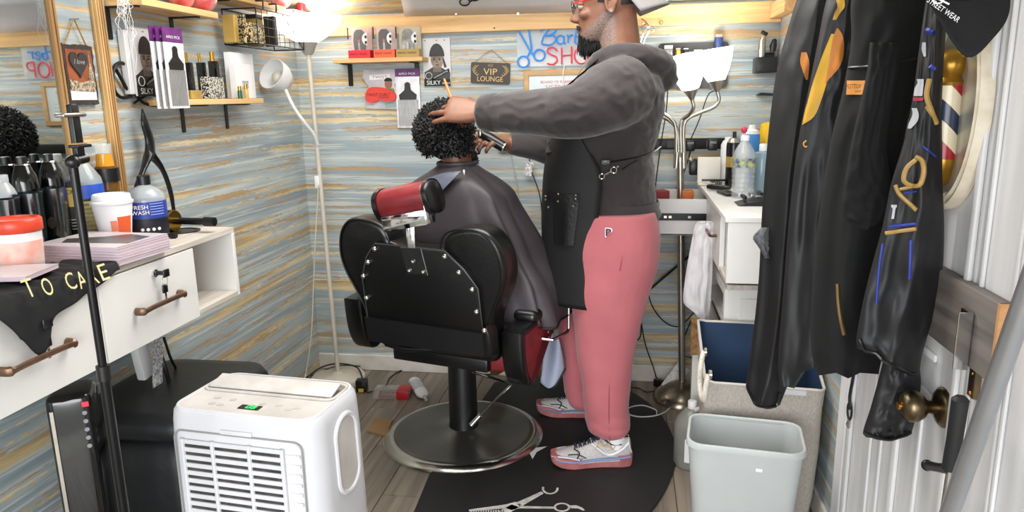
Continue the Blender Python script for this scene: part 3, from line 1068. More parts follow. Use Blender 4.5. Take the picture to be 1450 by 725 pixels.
hp = [(a * 2.0, b * 2.1) for a, b in hp]
ht = put('heart', MB().prism(hp, onleft(0.0172, yc - w * 0.07, zc + h * 0.2), UY, UZ, 0.006), MATS['slate'], pl, 0)
lettering('I love', 0.014, M('silver_ink', (170, 168, 166), 0.5), ht, onleft(0.0235, yc - w * 0.07, zc + h * 0.22), UY, UZ, shear=0.3)
nl = PX(103, 27, XL + 0.01)
put('cord', MB().tube([onleft(0.012, yc - w * .36, zc + h * .5), onleft(0.014, nl.y, nl.z), onleft(0.012, yc + w * .36, zc + h * .5)], 0.0028, 6), M('gold_cord', (190, 156, 92), 0.5, rgb2=(120, 90, 50), scale=300), pl)
put('nail', MB().cyl(onleft(0, nl.y, nl.z), onleft(0.03, nl.y, nl.z), 0.002, n=8), STEEL, pl)

# ---- upper wall shelf
def shelf(name, label, y0, y1, z, depth, th, brs, mat, drop):
    t = thing(name, label, 'shelf', (XL, (y0 + y1) / 2, z))
    put('board', MB().span((XL, y0, z), (XL + depth, y1, z + th), 0.0015, 1), mat, t, 0)
    for y in brs:
        mb = MB().span((XL, y - 0.011, z - drop), (XL + 0.005, y + 0.011, z), 0.002, 1)
        mb.span((XL, y - 0.011, z - 0.005), (XL + depth * 0.85, y + 0.011, z - 0.0002), 0.001, 1)
        put('bracket', mb, BLACKM, t, 0)
    return t
q0, q1 = PX(150, 3, -1.5), PX(309, 22, -1.5)
zs = (q0.z + q1.z) / 2
u0, u1 = max(PX(150, 20, XL).y, q0.y), q1.y
up1 = shelf('wall_shelf', 'upper pine wall shelf holding red wrapped goods at left', u0, u1, zs, 0.13, 0.022, (PX(152, 25, XL).y, PX(241, 25, XL).y), PINE, 0.1)
q2, q3 = PX(332, 8, -1.5), PX(424, 18, -1.5)
zs2 = 1.805
up2 = shelf('wall_shelf', 'upper pine wall shelf above the black wire basket near the corner', u1 + 0.08, YB - 0.03, zs2, 0.13, 0.022, (u1 + 0.12,), PINE, 0.02)
# red wrapped goods
REDW = M('red_cellophane', (190, 62, 70), 0.15, rgb2=(230, 150, 150), scale=18, bump=0.4, bscale=40, coat=0.5)
for i, (px, w_, nm) in enumerate(((262, 0.10, 'clear and red'), (290, 0.14, 'bright red'))):
    y = PX(px, 5, -1.55).y
    mb = MB()
    mb.ball((0, 0, 0.06), (0.05, w_ / 2, 0.062), 20, 14)
    vv = []
    for p in mb.v:
        k_ = 1 + 0.10 * noise.noise(Vector(p) * 30 + Vector((i * 9, 0, 0)))
        vv.append((p[0] * k_ - 1.56, p[1] * k_ + y, max(0.0, p[2]) * k_ + zs + 0.0235))
    mb.v = vv
    t = thing('wrapped_pack', '%s cellophane pack on the upper shelf %s' % (nm, 'end' if i else 'middle'), 'pack', (-1.56, y, zs + 0.022))
    put('wrapper', mb, REDW, t, 60)
    put('gathered_top', MB().lathe((-1.56, y, zs + 0.13), [(0.02, 0), (0.008, 0.015), (0.03, 0.05)], 12, caps=False), REDW, t)
y = PX(398, 5, -1.56).y
t = thing('wrapped_pack', 'pink cellophane pack on the shelf over the wire basket', 'pack', (-1.56, y, zs2 + 0.023))
mb = MB().ball((0, 0, 0.05), (0.045, 0.06, 0.05), 20, 12)
mb.v = [(p[0] * (1 + .1 * noise.noise(Vector(p) * 30)) - 1.56, p[1] + y, p[2] + zs2 + 0.024) for p in mb.v]
put('wrapper', mb, M('pink_cellophane', (224, 96, 110), 0.15, rgb2=(240, 190, 194), scale=22, bump=0.4, bscale=40), t, 60)
y = PX(418, 5, -1.56).y
t = lathe_thing('red_bottle', 'small red bottle at the corner end of the upper shelf', 'bottle', (-1.53, y, zs2 + 0.0225), [
    ('body', [(0.02, 0), (0.021, 0.004), (0.021, 0.07), (0.01, 0.085)], M('red_plastic', (196, 34, 48), 0.3)), ('cap', [(0.011, 0.085), (0.011, 0.105)], BLACK)])
# white stringy hair net hanging at the shelf's left end
random.seed(5)
mb = MB()
ys = PX(172, 5, -1.49).y
for i in range(34):
    y = ys + random.gauss(0, 0.018)
    L_ = random.choice([0.03, 0.05, 0.07, 0.17, 0.22]) * random.uniform(.6, 1.1)
    pts = [(-1.492 + random.uniform(-.004, .012), y + random.uniform(-.01, .01), zs + 0.03)]
    for k in range(1, 6):
        pts.append((-1.485 + random.uniform(-.006, .006), y + random.uniform(-.008, .008) * k / 2, zs + 0.03 - L_ * k / 5))
    mb.tube(smooth_path(pts, 3), 0.0006, 4)
for i in range(24):
    pts = [(-1.50 + random.uniform(-.03, .03), ys + random.gauss(0, 0.03), zs + 0.022 + random.uniform(0.0, 0.045)) for _ in range(4)]
    mb.tube(smooth_path(pts, 3), 0.0007, 4)
o = single('net_garland', mb, M('white_string', (236, 236, 236), 0.6), 'tangled white string net hanging from the upper shelf beside the wooden strip', 'net')
o['kind'] = 'stuff'
# ---- wire basket with perfume boxes
ya_, yb_ = PX(314, 15, -1.615).y, PX(424, 25, -1.48).y
xf, xbk = -1.47, -1.615
zt_ = zs2 - 0.005
zb_ = 1.648
bk = thing('wire_basket', 'black wire basket of perfume boxes hooked under the corner shelf', 'basket', (-1.55, (ya_ + yb_) / 2, zb_))
zt_ = 1.785
def rect_loop(a, b, c, d):
    return [a, b, c, d, a]
loops = [[(xf, ya_, zt_), (xf, yb_, zt_), (xf, yb_, zb_), (xf, ya_, zb_), (xf, ya_, zt_)],
         [(xbk, ya_, zt_), (xbk, yb_, zt_), (xbk, yb_, zb_), (xbk, ya_, zb_), (xbk, ya_, zt_)]]
for L_ in loops:
    for a, b_ in zip(L_[:-1], L_[1:]):
        put('rim_wire', MB().cyl(a, b_, 0.0028, n=8), BLACKM, bk)
ng = 9
for i in range(1, ng):
    y = ya_ + (yb_ - ya_) * i / ng
    put('wire', MB().tube([(xf, y, zt_), (xf, y, zb_), (xbk, y, zb_)], 0.0014, 6), BLACKM, bk)
for i in range(1, 4):
    z = zb_ + (zt_ - zb_) * i / 4
    put('wire', MB().tube([(xbk, ya_, z), (xf, ya_, z), (xf, ya_ + (yb_ - ya_) * 0.45, z)], 0.0014, 6), BLACKM, bk)
    put('wire', MB().tube([(xbk, yb_, z), (xf, yb_, z)], 0.0014, 6), BLACKM, bk)
for yy in (ya_, yb_):
    for zz in (zt_, zb_):
        put('rim_wire', MB().cyl((xf, yy, zz), (xbk, yy, zz), 0.0028, n=8), BLACKM, bk)
put('brace_wire', MB().cyl((xf, ya_ + (yb_ - ya_) * .55, zt_), (xf, yb_, zb_), 0.0016, n=6), BLACKM, bk)
for f_ in (0.15, 0.42, 0.8):
    y = ya_ + (yb_ - ya_) * f_
    put('hook', MB().tube([(xf, y, zt_ - 0.002), (xf + 0.002, y, zt_ + 0.034), (xf - 0.04, y, zt_ + 0.036)], 0.004, 6), BLACKM, bk)
LEO = M('leopard_print', (206, 184, 132), 0.4, rgb2=(24, 20, 18), scale=150, detail=1)
LEO.node_tree.nodes['Color Ramp'].color_ramp.interpolation = 'CONSTANT'
ARAB = M('filigree_print', (214, 210, 196), 0.4, rgb2=(26, 26, 26), scale=190, detail=1)
ARAB.node_tree.nodes['Color Ramp'].color_ramp.interpolation = 'CONSTANT'
ARAB.node_tree.nodes['Color Ramp'].color_ramp.elements[1].position = 0.5
LEO.node_tree.nodes['Color Ramp'].color_ramp.elements[1].position = 0.5
GOLDC = M('gold_card', (200, 170, 96), 0.4, 0.3, rgb2=(176, 140, 70))
BLKC = M('black_card', (28, 27, 26), 0.5, var=0.2)
def boxpx(name, label, pl_, pr_, ptop, xfront, depth, z0, mat, group=None, cat='box', lid=None, r=0.0015):
    pm = (pl_ + pr_) / 2
    y0, y1 = PX(pl_, (ptop + 40), xfront - depth).y, PX(pr_, ptop + 40, xfront).y
    z1 = PX(pm, ptop, xfront).z
    t = thing(name, label, cat, (xfront - depth / 2, (y0 + y1) / 2, z0), group)
    put('carton', MB().span((xfront - depth, y0, z0 + 0.0008), (xfront, y1, z1), r, 1), mat, t, 0)
    if lid:
        put('lid', MB().span((xfront - depth - 0.0008, y0 - 0.0008, z1 - 0.018), (xfront + 0.0008, y1 + 0.0008, z1 + 0.001), r, 1), lid, t, 0)
    return t, y0, y1, z1
g_ = 'perfume boxes in the wire basket'
z0 = zb_ + 0.0015
boxpx('perfume_box', 'gold perfume box standing at the left end of the wire basket', 323, 334, 20, -1.53, 0.05, z0, GOLDC, g_, lid=GOLDC)
boxpx('perfume_box', 'brown spotted perfume box in the basket behind the leopard one', 335, 346, 19, -1.54, 0.05, z0, LEO, g_)
boxpx('perfume_box', 'leopard patterned perfume box at the basket front', 347, 377, 33, -1.49, 0.032, z0, LEO, g_)
boxpx('perfume_box', 'gold and black perfume box at the back of the basket', 350, 374, 20, -1.545, 0.05, z0, GOLDC, g_, lid=BLKC)
boxpx('perfume_box', 'plain black perfume box next to the leopard one in the basket', 379, 391, 22, -1.49, 0.05, z0, BLKC, g_)

# ---- lower wall shelf with perfumes
q0, q1 = PX(262, 153, -1.50), PX(375, 143, -1.50)
zs3 = (q0.z + q1.z) / 2
sh3 = shelf('wall_shelf', 'lower pine wall shelf lined with perfume bottles', PX(254, 150, -1.5).y, q1.y, zs3, 0.125, 0.02, (PX(257, 160, XL).y, PX(319, 155, XL).y), PINE, 0.1)
z0 = zs3 + 0.0202
PBLK = M('black_perfume_glass', (14, 18, 19), 0.12, coat=0.5)
for i, (a, b_, tp, xf_) in enumerate(((259, 277, 88, -1.54), (280, 295, 88, -1.55), (297, 314, 86, -1.55))):
    lab = ['black perfume bottle with gold cap by the comb packets', 'middle black perfume bottle with gold cap on the lower shelf', 'black perfume bottle with gold cap behind the filigree box'][i]
    pm = (a + b_) / 2
    y0, y1, z1 = PX(a, 120, xf_ - 0.035).y, PX(b_, 120, xf_).y, PX(pm, tp, xf_).z
    t = thing('perfume_bottle', lab, 'bottle', (xf_ - 0.02, (y0 + y1) / 2, z0), 'gold capped perfume bottles on the lower shelf')
    put('flask', MB().span((xf_ - 0.035, y0, z0), (xf_, y1, z1), 0.003), PBLK, t, 30)
    yc = (y0 + y1) / 2
    put('cap', MB().cyl((xf_ - 0.022, yc, z1), (xf_ - 0.022, yc, z1 + 0.034), (y1 - y0) * 0.36, n=16), GOLD, t)
    put('collar', MB().cyl((xf_ - 0.022, yc, z1), (xf_ - 0.022, yc, z1 + 0.006), (y1 - y0) * 0.40, n=16), GOLD, t)
boxpx('gift_box', 'flat gold box lying at the front of the lower shelf', 264, 290, 128, -1.515, 0.03, z0, GOLDC)
t, y0, y1, z1 = boxpx('filigree_box', 'black and white filigree patterned box at the shelf front', 287, 320, 109, -1.508, 0.03, z0, ARAB)
t, y0, y1, z1 = boxpx('white_carton', 'tall plain white carton at the back of the lower shelf', 320, 361, 75, -1.565, 0.03, z0, PAPER)
t, y0, y1, z1 = boxpx('white_perfume_box', 'smaller white perfume box with printed square before the tall carton', 327, 358, 91, -1.53, 0.03, z0, WHITEP)
put('print_square', MB().span((-1.5302, y0 + (y1 - y0) * .35, z0 + 0.04), (-1.5294, y0 + (y1 - y0) * .75, z0 + 0.07)), M('grey_label', (206, 208, 212), 0.5, rgb2=(120, 124, 130), scale=150, detail=1), t, 0)
for i, (px, tp, mcol, ln, lab) in enumerate(((340, 122, (44, 92, 60), 'green_oil', 'tiny green oil vial with brass cap on the lower shelf'), (349, 119, (196, 160, 90), 'amber_oil', 'tiny amber oil vial with brass cap at the shelf front'))):
    xf_ = -1.512
    y, zt = PX(px, 135, xf_).y, PX(px, tp, xf_).z
    hh = zt - z0
    lathe_thing('oil_vial', lab, 'vial', (xf_, y, z0), [
        ('vial', [(0.0085, 0), (0.0085, hh * .62), (0.006, hh * .66)], M(ln, mcol, 0.1)),
        ('cap', [(0.007, hh * .66), (0.007, hh), (0.005, hh)], GOLD)])

# ---- packets hanging on the left wall
def wave_pack(label, o, u, v, w, h, n, group):
    """durag packet: printed card with a portrait"""
    o, u, v = Vector(o), Vector(u), Vector(v)
    nn = u.cross(v).normalized()
    t = thing('durag_packet', label, 'packet', o + nn * -0.002, group)
    put('card', MB().prism([(-w / 2, -h / 2), (w / 2, -h / 2), (w / 2, h / 2), (-w / 2, h / 2)], o, u, v, 0.004), M('packet_card', (216, 214, 214), 0.3, var=0.05), t, 0)
    def pr(nm, poly, m, lev):
        put(nm, MB().prism([(a * w, b * h) for a, b in poly], o + nn * (0.004 + lev * 0.0006), u, v, 0.0006), m, t, 0)
    pr('print_shoulders', [(-.46, -.48), (.46, -.48), (.48, -.22), (.3, -.16), (.14, -.1), (-.16, -.1), (-.32, -.16), (-.46, -.2)], M('print_charcoal', (52, 50, 50), 0.4), 0)
    pr('print_neck', [(-.14, -.2), (.16, -.2), (.16, 0), (-.14, 0)], M('print_skin_dark', (112, 94, 82), 0.4), 1)
    pr('print_face', arc(0.02, 0.06, .235, 0, 360, 24, .19), M('print_skin', (160, 140, 126), 0.4, rgb2=(120, 100, 88), scale=40), 2)
    pr('print_durag', [(-.26, .12), (.29, .12)] + arc(0.015, .12, .275, 0, 180, 14, .27), M('print_black', (34, 32, 32), 0.35, var=0.3, scale=40), 3)
    pr('print_tail', [(.24, .12), (.36, -.1), (.27, -.12), (.22, .05)], MATS['print_black'], 3)
    for sx in (-1, 1):
        pr('print_eye', arc(0.01 + sx * .095, .055, .045, 0, 360, 10, .014), INK, 4)
        pr('print_brow', [(0.01 + sx * .095 - .06, .085), (0.01 + sx * .095 + .06, .085), (0.01 + sx * .095 + .05, .10), (0.01 + sx * .095 - .05, .10)], INK, 4)
    pr('print_nose', [(-.03, -.01), (.05, -.01), (.025, .05), (-.005, .05)], MATS['print_skin_dark'], 4)
    pr('print_mouth', arc(0.015, -.05, .07, 0, 360, 12, .014), M('print_lip', (96, 66, 62), 0.4), 4)
    pr('print_banner', [(-.48, -.50), (.48, -.50), (.48, -.36), (-.48, -.34)], INK, 5)
    pr('print_sash', [(-.2, -.31), (.44, -.13), (.46, -.2), (-.16, -.38)], INK, 5)
    mb = MB().tube([o + nn * 0.0085 + u * (a * w) + v * (b * h) for a, b in arc(-.30, -.28, .12, 0, 360, 18, .07)], 0.0012, 5)
    put('print_ring', mb, WINK, t)
    lettering('SILKY', h * 0.088, WINK, t, o + nn * 0.0082 + u * (-.13 * w) + v * (-.425 * h), u, v, width=w * .5)
    lettering('DURAG', h * 0.04, WINK, t, o + nn * 0.0082 + u * (.32 * w) + v * (-.44 * h), u, v, width=w * .26)
    sd = (u * (0.64 * w) + v * (0.18 * h)).normalized()
    lettering('OUTDOOR STYLE', h * 0.03, WINK, t, o + nn * 0.0084 + u * (.14 * w) + v * (-.255 * h), sd, nn.cross(sd), width=w * .55)
    for fx in (-.4, 0.02, .3):
        pr('print_mark', arc(fx, .455, .03, 0, 360, 8, .012), M('print_grey', (110, 108, 108), 0.4), 1)
    return t
q0, q1 = PX(181, 38, XL + 0.03), PX(233, 136, XL + 0.03)
wave_pack('durag packet with portrait hung on the left wall before the comb packets', onleft(0.03, (q0.y + q1.y) / 2 - 0.012, (q0.z + q1.z) / 2), UY, UZ, (q1.y - q0.y) * .86, q0.z - q1.z, 1, 'durag packets')
put('backing_packet', MB().span((XL + 0.004, q0.y - 0.022, q1.z + 0.006), (XL + 0.028, q1.y - 0.03, q0.z - 0.01), 0.002, 1), MATS['packet_card'], bpy.data.objects['durag_packet'], 0)

def comb_pack(label, o, u, v, w, h, group=None, head=0.18):
    o, u, v = Vector(o), Vector(u), Vector(v)
    nn = u.cross(v).normalized()
    t = thing('pick_packet', label, 'packet', o - nn * 0.002, group)
    put('header_card', MB().prism([(-w / 2, h / 2 - head * h), (w / 2, h / 2 - head * h), (w / 2, h / 2), (-w / 2, h / 2)], o, u, v, 0.003), M('purple_card', (112, 44, 120), 0.4, rgb2=(82, 30, 92), scale=60), t, 0)
    lettering('AFRO PICK', h * 0.035, WINK, t, o + nn * 0.0035 + v * (h * (.5 - head * .65)), u, v, width=w * .7)
    put('sleeve', MB().prism([(-w / 2, -h / 2), (w / 2, -h / 2), (w / 2, h / 2 - head * h - 0.001), (-w / 2, h / 2 - head * h - 0.001)], o, u, v, 0.003), M('clear_sleeve', (206, 204, 206), 0.15, rgb2=(226, 226, 228), scale=30), t, 0)
    hd = [(-.30, -.02), (.30, -.02), (.32, .06), (.12, .14), (.1, .2)] + [(a, b) for a, b in arc(0, .225, .105, -20, 200, 12, .05)] + [(-.1, .2), (-.12, .14), (-.32, .06)]
    put('pick_handle', MB().prism([(a * w * 1.15, b * h) for a, b in hd], o + nn * 0.003, u, v, 0.004), BLACK, t, 0)
    for k in range(15):
        a = -.40 + .80 * k / 14
        put('tine', MB().tube([o + nn * 0.0055 + u * (a * w) + v * (-.02 * h), o + nn * 0.0055 + u * (a * w) + v * (-.47 * h)], 0.0014, 5), M('steel_tine', (150, 146, 142), 0.3, 0.6), t)
    return t
q0, q1 = PX(232, 38, XL + 0.12), PX(264, 153, XL + 0.12)
ycb = PX(240, 95, XL + 0.12).y
wcb = 0.11
zc = (q0.z + q1.z) / 2
for i, lab in enumerate(('rearmost of three purple topped pick packets on the left wall', 'middle of three purple topped pick packets on the left wall', 'frontmost of three purple topped pick packets on the left wall')):
    comb_pack(lab, onleft(0.10 + 0.012 * i, ycb + 0.016 * (i - 1) + 0.01, zc), UY, UZ, wcb, q0.z - q1.z, 'pick packets on the left wall')
# curly black scroll hook
mb = MB()
def lp_(pts, r):
    mb.tube(smooth_path([PX(a, b, XL + 0.014) for a, b in pts], 5), r, 8)
cu = thing('scroll_wall_hook', 'curly black scroll ornament on the left wall behind the durag packet', 'ornament', PX(185, 120, XL))
lp_([(186, 136), (172, 138), (162, 128), (159, 108), (164, 92), (175, 90), (182, 100), (190, 116), (192, 132)], 0.006)
put('scroll', mb, BLACKM, cu)
mb = MB(); lp_([(164, 98), (172, 112), (180, 126), (192, 134), (204, 146), (222, 149), (232, 142)], 0.0055); put('scroll', mb, BLACKM, cu)
mb = MB(); lp_([(190, 146), (202, 138), (210, 134), (222, 136)], 0.0045); put('scroll', mb, BLACKM, cu)
# wishbone stand leaning on the wall
t = thing('wishbone_stand', 'black wishbone shaped wooden stand leaning against the left wall', 'stand', (XL + 0.05, PX(220, 300, XL + 0.04).y, VT))
X_ = XL + 0.05
mb = MB()
def leg_(pts, rs):
    P_ = [PX(a, b, X_) for a, b in pts]
    q = smooth_path(P_, 5)
    rr_ = list(np.interp(np.linspace(0, 1, len(q)), np.linspace(0, 1, len(rs)), rs))
    mb.tube(q, rr_, 8, flat=0.6)
leg_([(201, 153), (205, 175), (212, 200), (212, 225)], [0.004, 0.017, 0.02, 0.024])
leg_([(211, 218), (203, 240), (194, 262), (187, 288)], [0.02, 0.012, 0.010, 0.010])
leg_([(213, 218), (230, 240), (241, 270), (247, 303)], [0.02, 0.011, 0.010, 0.008])
put('yoke', fuse(mb, 0.0035, 3), M('black_lacquer', (16, 16, 17), 0.3), t, 60)

# ================================================================== back wall
UX = Vector((1, 0, 0))
def onback(d=0.0, x=0, z=0):
    return Vector((x, YB - d, z))
def bspan(pl_, pt_, pr_, pb_, d):
    """pixel box on the plane d in front of the back wall -> x0, x1, z0, z1"""
    a, b = PY(pl_, (pt_ + pb_) / 2, YB - d), PY(pr_, (pt_ + pb_) / 2, YB - d)
    c, e = PY((pl_ + pr_) / 2, pt_, YB - d), PY((pl_ + pr_) / 2, pb_, YB - d)
    return a.x, b.x, e.z, c.z
x0, x1, z0, z1 = bspan(471, 80, 598, 88, 0.12)
t = thing('wall_shelf', 'small pine wall shelf of boxed clippers left of the durag packet', 'shelf', ((x0 + x1) / 2, YB, z0))
put('board', MB().span((x0, YB - 0.12, z0), (x1, YB, z0 + 0.02), 0.0015, 1), PINEX, t, 0)
for px in (495, 590):
    bx = PY(px, 100, YB - 0.01).x
    mb = MB().span((bx - 0.012, YB - 0.005, z0 - 0.105), (bx + 0.012, YB, z0), 0.002, 1)
    mb.span((bx - 0.012, YB - 0.1, z0 - 0.005), (bx + 0.012, YB, z0 - 0.0003), 0.001, 1)
    put('bracket', mb, BLACKM, t, 0)
zsb = z0 + 0.0205
CLB = clear('clear_box_plastic', (216, 212, 208), 0.16)
for i, (a, b_, tp, col, lab) in enumerate(((492, 523, 37, (214, 44, 54), 'red based clear box with a dark trimmer on the back shelf'), (528, 558, 36, (226, 96, 62), 'orange based clear box with a dark trimmer, middle of the back shelf'), (560, 593, 36, (168, 142, 78), 'gold based clear box with a chrome trimmer at the right of the back shelf'))):
    xa, xb_, _, zt = bspan(a, tp, b_, 82, 0.10)
    nm = ['red', 'orange', 'gold'][i]
    t = thing('trimmer_box', lab, 'box', ((xa + xb_) / 2, YB - 0.075, zsb), 'boxed trimmers on the back shelf')
    mc_ = M('%s_box_card' % nm, col, 0.4)
    put('base_card', MB().span((xa, YB - 0.10, zsb), (xb_, YB - 0.045, zsb + (zt - zsb) * .26), 0.001, 1), mc_, t, 0)
    put('back_card', MB().span((xa + 0.003, YB - 0.052, zsb + (zt - zsb) * .26), (xb_ - 0.003, YB - 0.046, zt - 0.004), 0.001, 1), M('%s_back_card' % nm, ((214, 176, 168), (222, 190, 178), (204, 192, 160))[i], 0.5), t, 0)
    xm = (xa + xb_) / 2 - 0.004
    hh = zt - zsb
    body = [(-.024, .10), (-.030, .55), (-.026, .80), (-.012, .9), (.012, .9), (.026, .80), (.030, .55), (.024, .10)]
    put('trimmer', MB().prism([(x_ * 0.95, z_ * hh) for x_, z_ in body], (xm, YB - 0.060, zsb), UX, UZ, 0.02), M('chrome_trimmer', (190, 188, 184), 0.15, 0.9, rgb2=(60, 58, 54), scale=30) if i == 2 else BLACK, t, 30)
    put('trimmer_shine', MB().prism([(-.006, .2 * hh), (.006, .2 * hh), (.004, .5 * hh), (-.004, .5 * hh)], (xm, YB - 0.0805, zsb), UX, UZ, 0.001), STEEL, t, 0)
    put('button', MB().lathe((xm, YB - 0.081, zsb + .55 * hh), [(0.006, 0), (0.005, 0.003)], 12, (0, -1, 0)), mc_, t)
    put('print_disc', MB().prism(arc(xb_ - xm - 0.012, hh * .6, 0.024, 90, 270, 14, hh * .19), (xm, YB - 0.0985, zsb), UX, UZ, 0.0006), PAPER, t, 0)
    for q in (-.07, .1):
        put('print_blade', MB().prism(arc(xb_ - xm - 0.018, hh * (.56 + q), 0.006, 0, 360, 8, 0.008), (xm, YB - 0.0995, zsb), UX, UZ, 0.0006), INK, t, 0)
    put('side_strip', MB().span((xa + 0.001, YB - 0.0995, zsb + hh * .6), (xa + 0.007, YB - 0.0985, zsb + hh * .97)), INK, t, 0)
    put('window', MB().span((xa, YB - 0.0995, zsb + (zt - zsb) * .26), (xb_, YB - 0.045, zt)), CLB, t, 0)
    lettering('MAGIC WAND', hh * .07, INK, t, (xm, YB - 0.1003, zsb + hh * .14), UX, UZ, shear=0.3, width=(xb_ - xa) * .8)
# packets under the shelf
xa, xb_, zl, zh = bspan(513, 98, 562, 155, 0.03)
w, h = xb_ - xa, zh - zl
o_ = onback(0.012, (xa + xb_) / 2, (zl + zh) / 2)
t = thing('sponge_packet', 'blister packet with red curl sponge below the small pine shelf', 'packet', o_)
NB = Vector((0, -1, 0))
def bprint(t, nm, poly, m, lev, o_, w, h, dz=0.0008):
    return put(nm, MB().prism([(a * w, b * h) for a, b in poly], o_ + NB * (lev), UX, UZ, dz), m, t, 0)
bprint(t, 'card', [(-.5, -.47), (.5, -.5), (.47, -.1), (.42, .1), (.5, .32), (.48, .5), (-.46, .5), (-.5, .3), (-.34, .08), (-.40, -.15)], M('blister_card', (206, 202, 204), 0.3, rgb2=(178, 172, 178), scale=14), 0, o_, w, h, 0.004)
bprint(t, 'print_portrait', arc(.24, .13, .11, 0, 360, 16, .13), M('print_skin_warm', (150, 104, 82), 0.5), .0045, o_, w, h)
bprint(t, 'print_hair', arc(.24, .20, .12, 0, 180, 12, .09), INK, .005, o_, w, h)
bprint(t, 'print_collar', [(.10, -.06), (.42, -.06), (.38, .02), (.16, .02)], M('leaf_green', (96, 140, 84), 0.5), .005, o_, w, h)
bprint(t, 'print_title', [(-.3, .24), (.3, .26), (.3, .38), (-.3, .36)], WINK, .0045, o_, w, h)
lettering('TWIST', h * .07, M('print_rose', (160, 96, 110), 0.5), t, o_ + NB * .0056 + UZ * (h * .31), UX, UZ, width=w * .45)
sp_ = smooth_path([(-.42, -.12, 0), (-.3, .04, 0), (-.05, .06, 0), (.25, 0.0, 0), (.45, -.12, 0), (.42, -.28, 0), (.2, -.30, 0), (0, -.26, 0), (-.2, -.33, 0), (-.40, -.28, 0), (-.42, -.12, 0)], 4)[:-1]
bprint(t, 'sponge', [(p.x, p.y) for p in sp_], M('red_sponge', (222, 72, 62), 0.8, bump=0.3, bscale=200), .004, o_, w, h, 0.02)
lettering('TWIST CURLY', h * .075, INK, t, o_ + NB * .0243 + UX * (-.02 * w) + UZ * (-.13 * h), UX, UZ, width=w * .68, shear=0.2)
lettering('SPONGE', h * .035, INK, t, o_ + NB * .0243 + UX * (.12 * w) + UZ * (-.2 * h), UX, UZ, width=w * .3)
bprint(t, 'print_can', [(.1, -.34), (.44, -.30), (.44, -.45), (.12, -.47)], M('print_teal', (150, 170, 168), 0.4), .0046, o_, w, h)
xa, xb_, zl, zh = bspan(560, 97, 594, 181, 0.03)
comb_pack('purple topped pick packet below the right end of the small pine shelf', onback(0.016, (xa + xb_) / 2, (zl + zh) / 2), UX, UZ, xb_ - xa, zh - zl, None, 0.13)
xa, xb_, zl, zh = bspan(599, 54, 638, 122, 0.01)
wave_pack('durag packet with portrait hung on the back wall beside the shelf', onback(0.006, (xa + xb_) / 2, (zl + zh) / 2), UX, UZ, xb_ - xa, zh - zl, 1, 'durag packets')

# VIP sign
xa, xb_, zl, zh = bspan(666, 87, 723, 120, 0.01)
oc = onback(0.006, (xa + xb_) / 2, (zl + zh) / 2)
w, h = xb_ - xa, zh - zl
tilt = radians(-3)
ru, rv = Vector((cos(tilt), 0, sin(tilt))), Vector((-sin(tilt), 0, cos(tilt)))
t = thing('hanging_sign', 'brown VIP lounge sign with gold lettering hung by a cord', 'sign', oc)
put('board', MB().prism(rrect(w * .97, h * .9, 0.008, 4), oc, ru, rv, 0.006), M('brown_signboard', (64, 54, 50), 0.5), t, 30)
GI = M('gilt_ink', (226, 192, 116), 0.5)
lettering('VIP', h * .27, GI, t, oc + NB * .0064 + rv * (h * .06), ru, rv, width=w * .34)
lettering('LOUNGE', h * .22, GI, t, oc + NB * .0064 + rv * (-h * .25), ru, rv, width=w * .64)
mb = MB()
strokes(mb, [[(-.05, .30), (-.06, .38), (-.025, .34), (0, .40), (.025, .34), (.06, .38), (.05, .30), (-.05, .30)]], oc + NB * .0066, ru * w, rv * h, 0.0009, 5)
put('crown', mb, GI, t)
mb = MB()
strokes(mb, [arc(0, 0, .012, 0, 360, 6, .02)], oc, ru, rv, 0.0001, 3)
for sx in (-1, 1):
    mb = MB()
    strokes(mb, [[(sx * .30, -.12), (sx * .39, -.02), (sx * .42, .14), (sx * .38, .30)]], oc + NB * .0066, ru * w, rv * h, 0.0009, 5)
    for k in range(6):
        a_, b_2 = sx * (.33 + .08 * sin(k * .6)), -.1 + .075 * k
        strokes(mb, [[(a_, b_2), (a_ - sx * .05, b_2 + .06)], [(a_, b_2), (a_ + sx * .05, b_2 + .05)]], oc + NB * .0066, ru * w, rv * h, 0.0012, 5)
    put('laurel', mb, GI, t)
nl = PY(695, 70, YB - 0.01)
put('cord', MB().tube([oc + ru * (-w * .42) + rv * (h * .42) + NB * .004, Vector((nl.x, YB - 0.012, nl.z)), oc + ru * (w * .42) + rv * (h * .42) + NB * .004], 0.0014, 5), M('jute', (150, 130, 100), 0.8), t)
put('nail', MB().cyl((nl.x, YB, nl.z), (nl.x, YB - 0.02, nl.z), 0.003, n=8), STEEL, t)

# neon sign
xa, xb_, zl, zh = bspan(733, 38, 862, 94, 0.03)
w, h = xb_ - xa, zh - zl
o_ = onback(0.03, xa, zl)
t = thing('neon_sign', 'blue and red neon barber shop sign with scissors behind the barber', 'sign', (xa, YB, zl))
put('acrylic_back', MB().prism(rrect(w * 1.02, h * .95, 0.03, 5), onback(0.014, xa + w / 2, zl + h / 2), UX, UZ, 0.004), clear('clear_acrylic', (240, 246, 248), 0.3), t, 0)
NBL = M('neon_blue', (44, 126, 206), 0.4, var=0.05, emit=0.12)
NRD = M('neon_red', (206, 52, 76), 0.4, var=0.05, emit=0.12)
u_, v_ = UX * (w / 129.0), UZ * (h / 56.0)
mb = MB()
strokes(mb, [arc(8, 8, 8, 0, 360, 20), arc(31, 17, 8, 0, 360, 20), [(13, 14), (20, 26), (16, 56)], [(24, 15), (17, 25), (2, 52)]], o_, u_, v_, 0.0042, 8)
put('scissors_tube', mb, NBL, t)
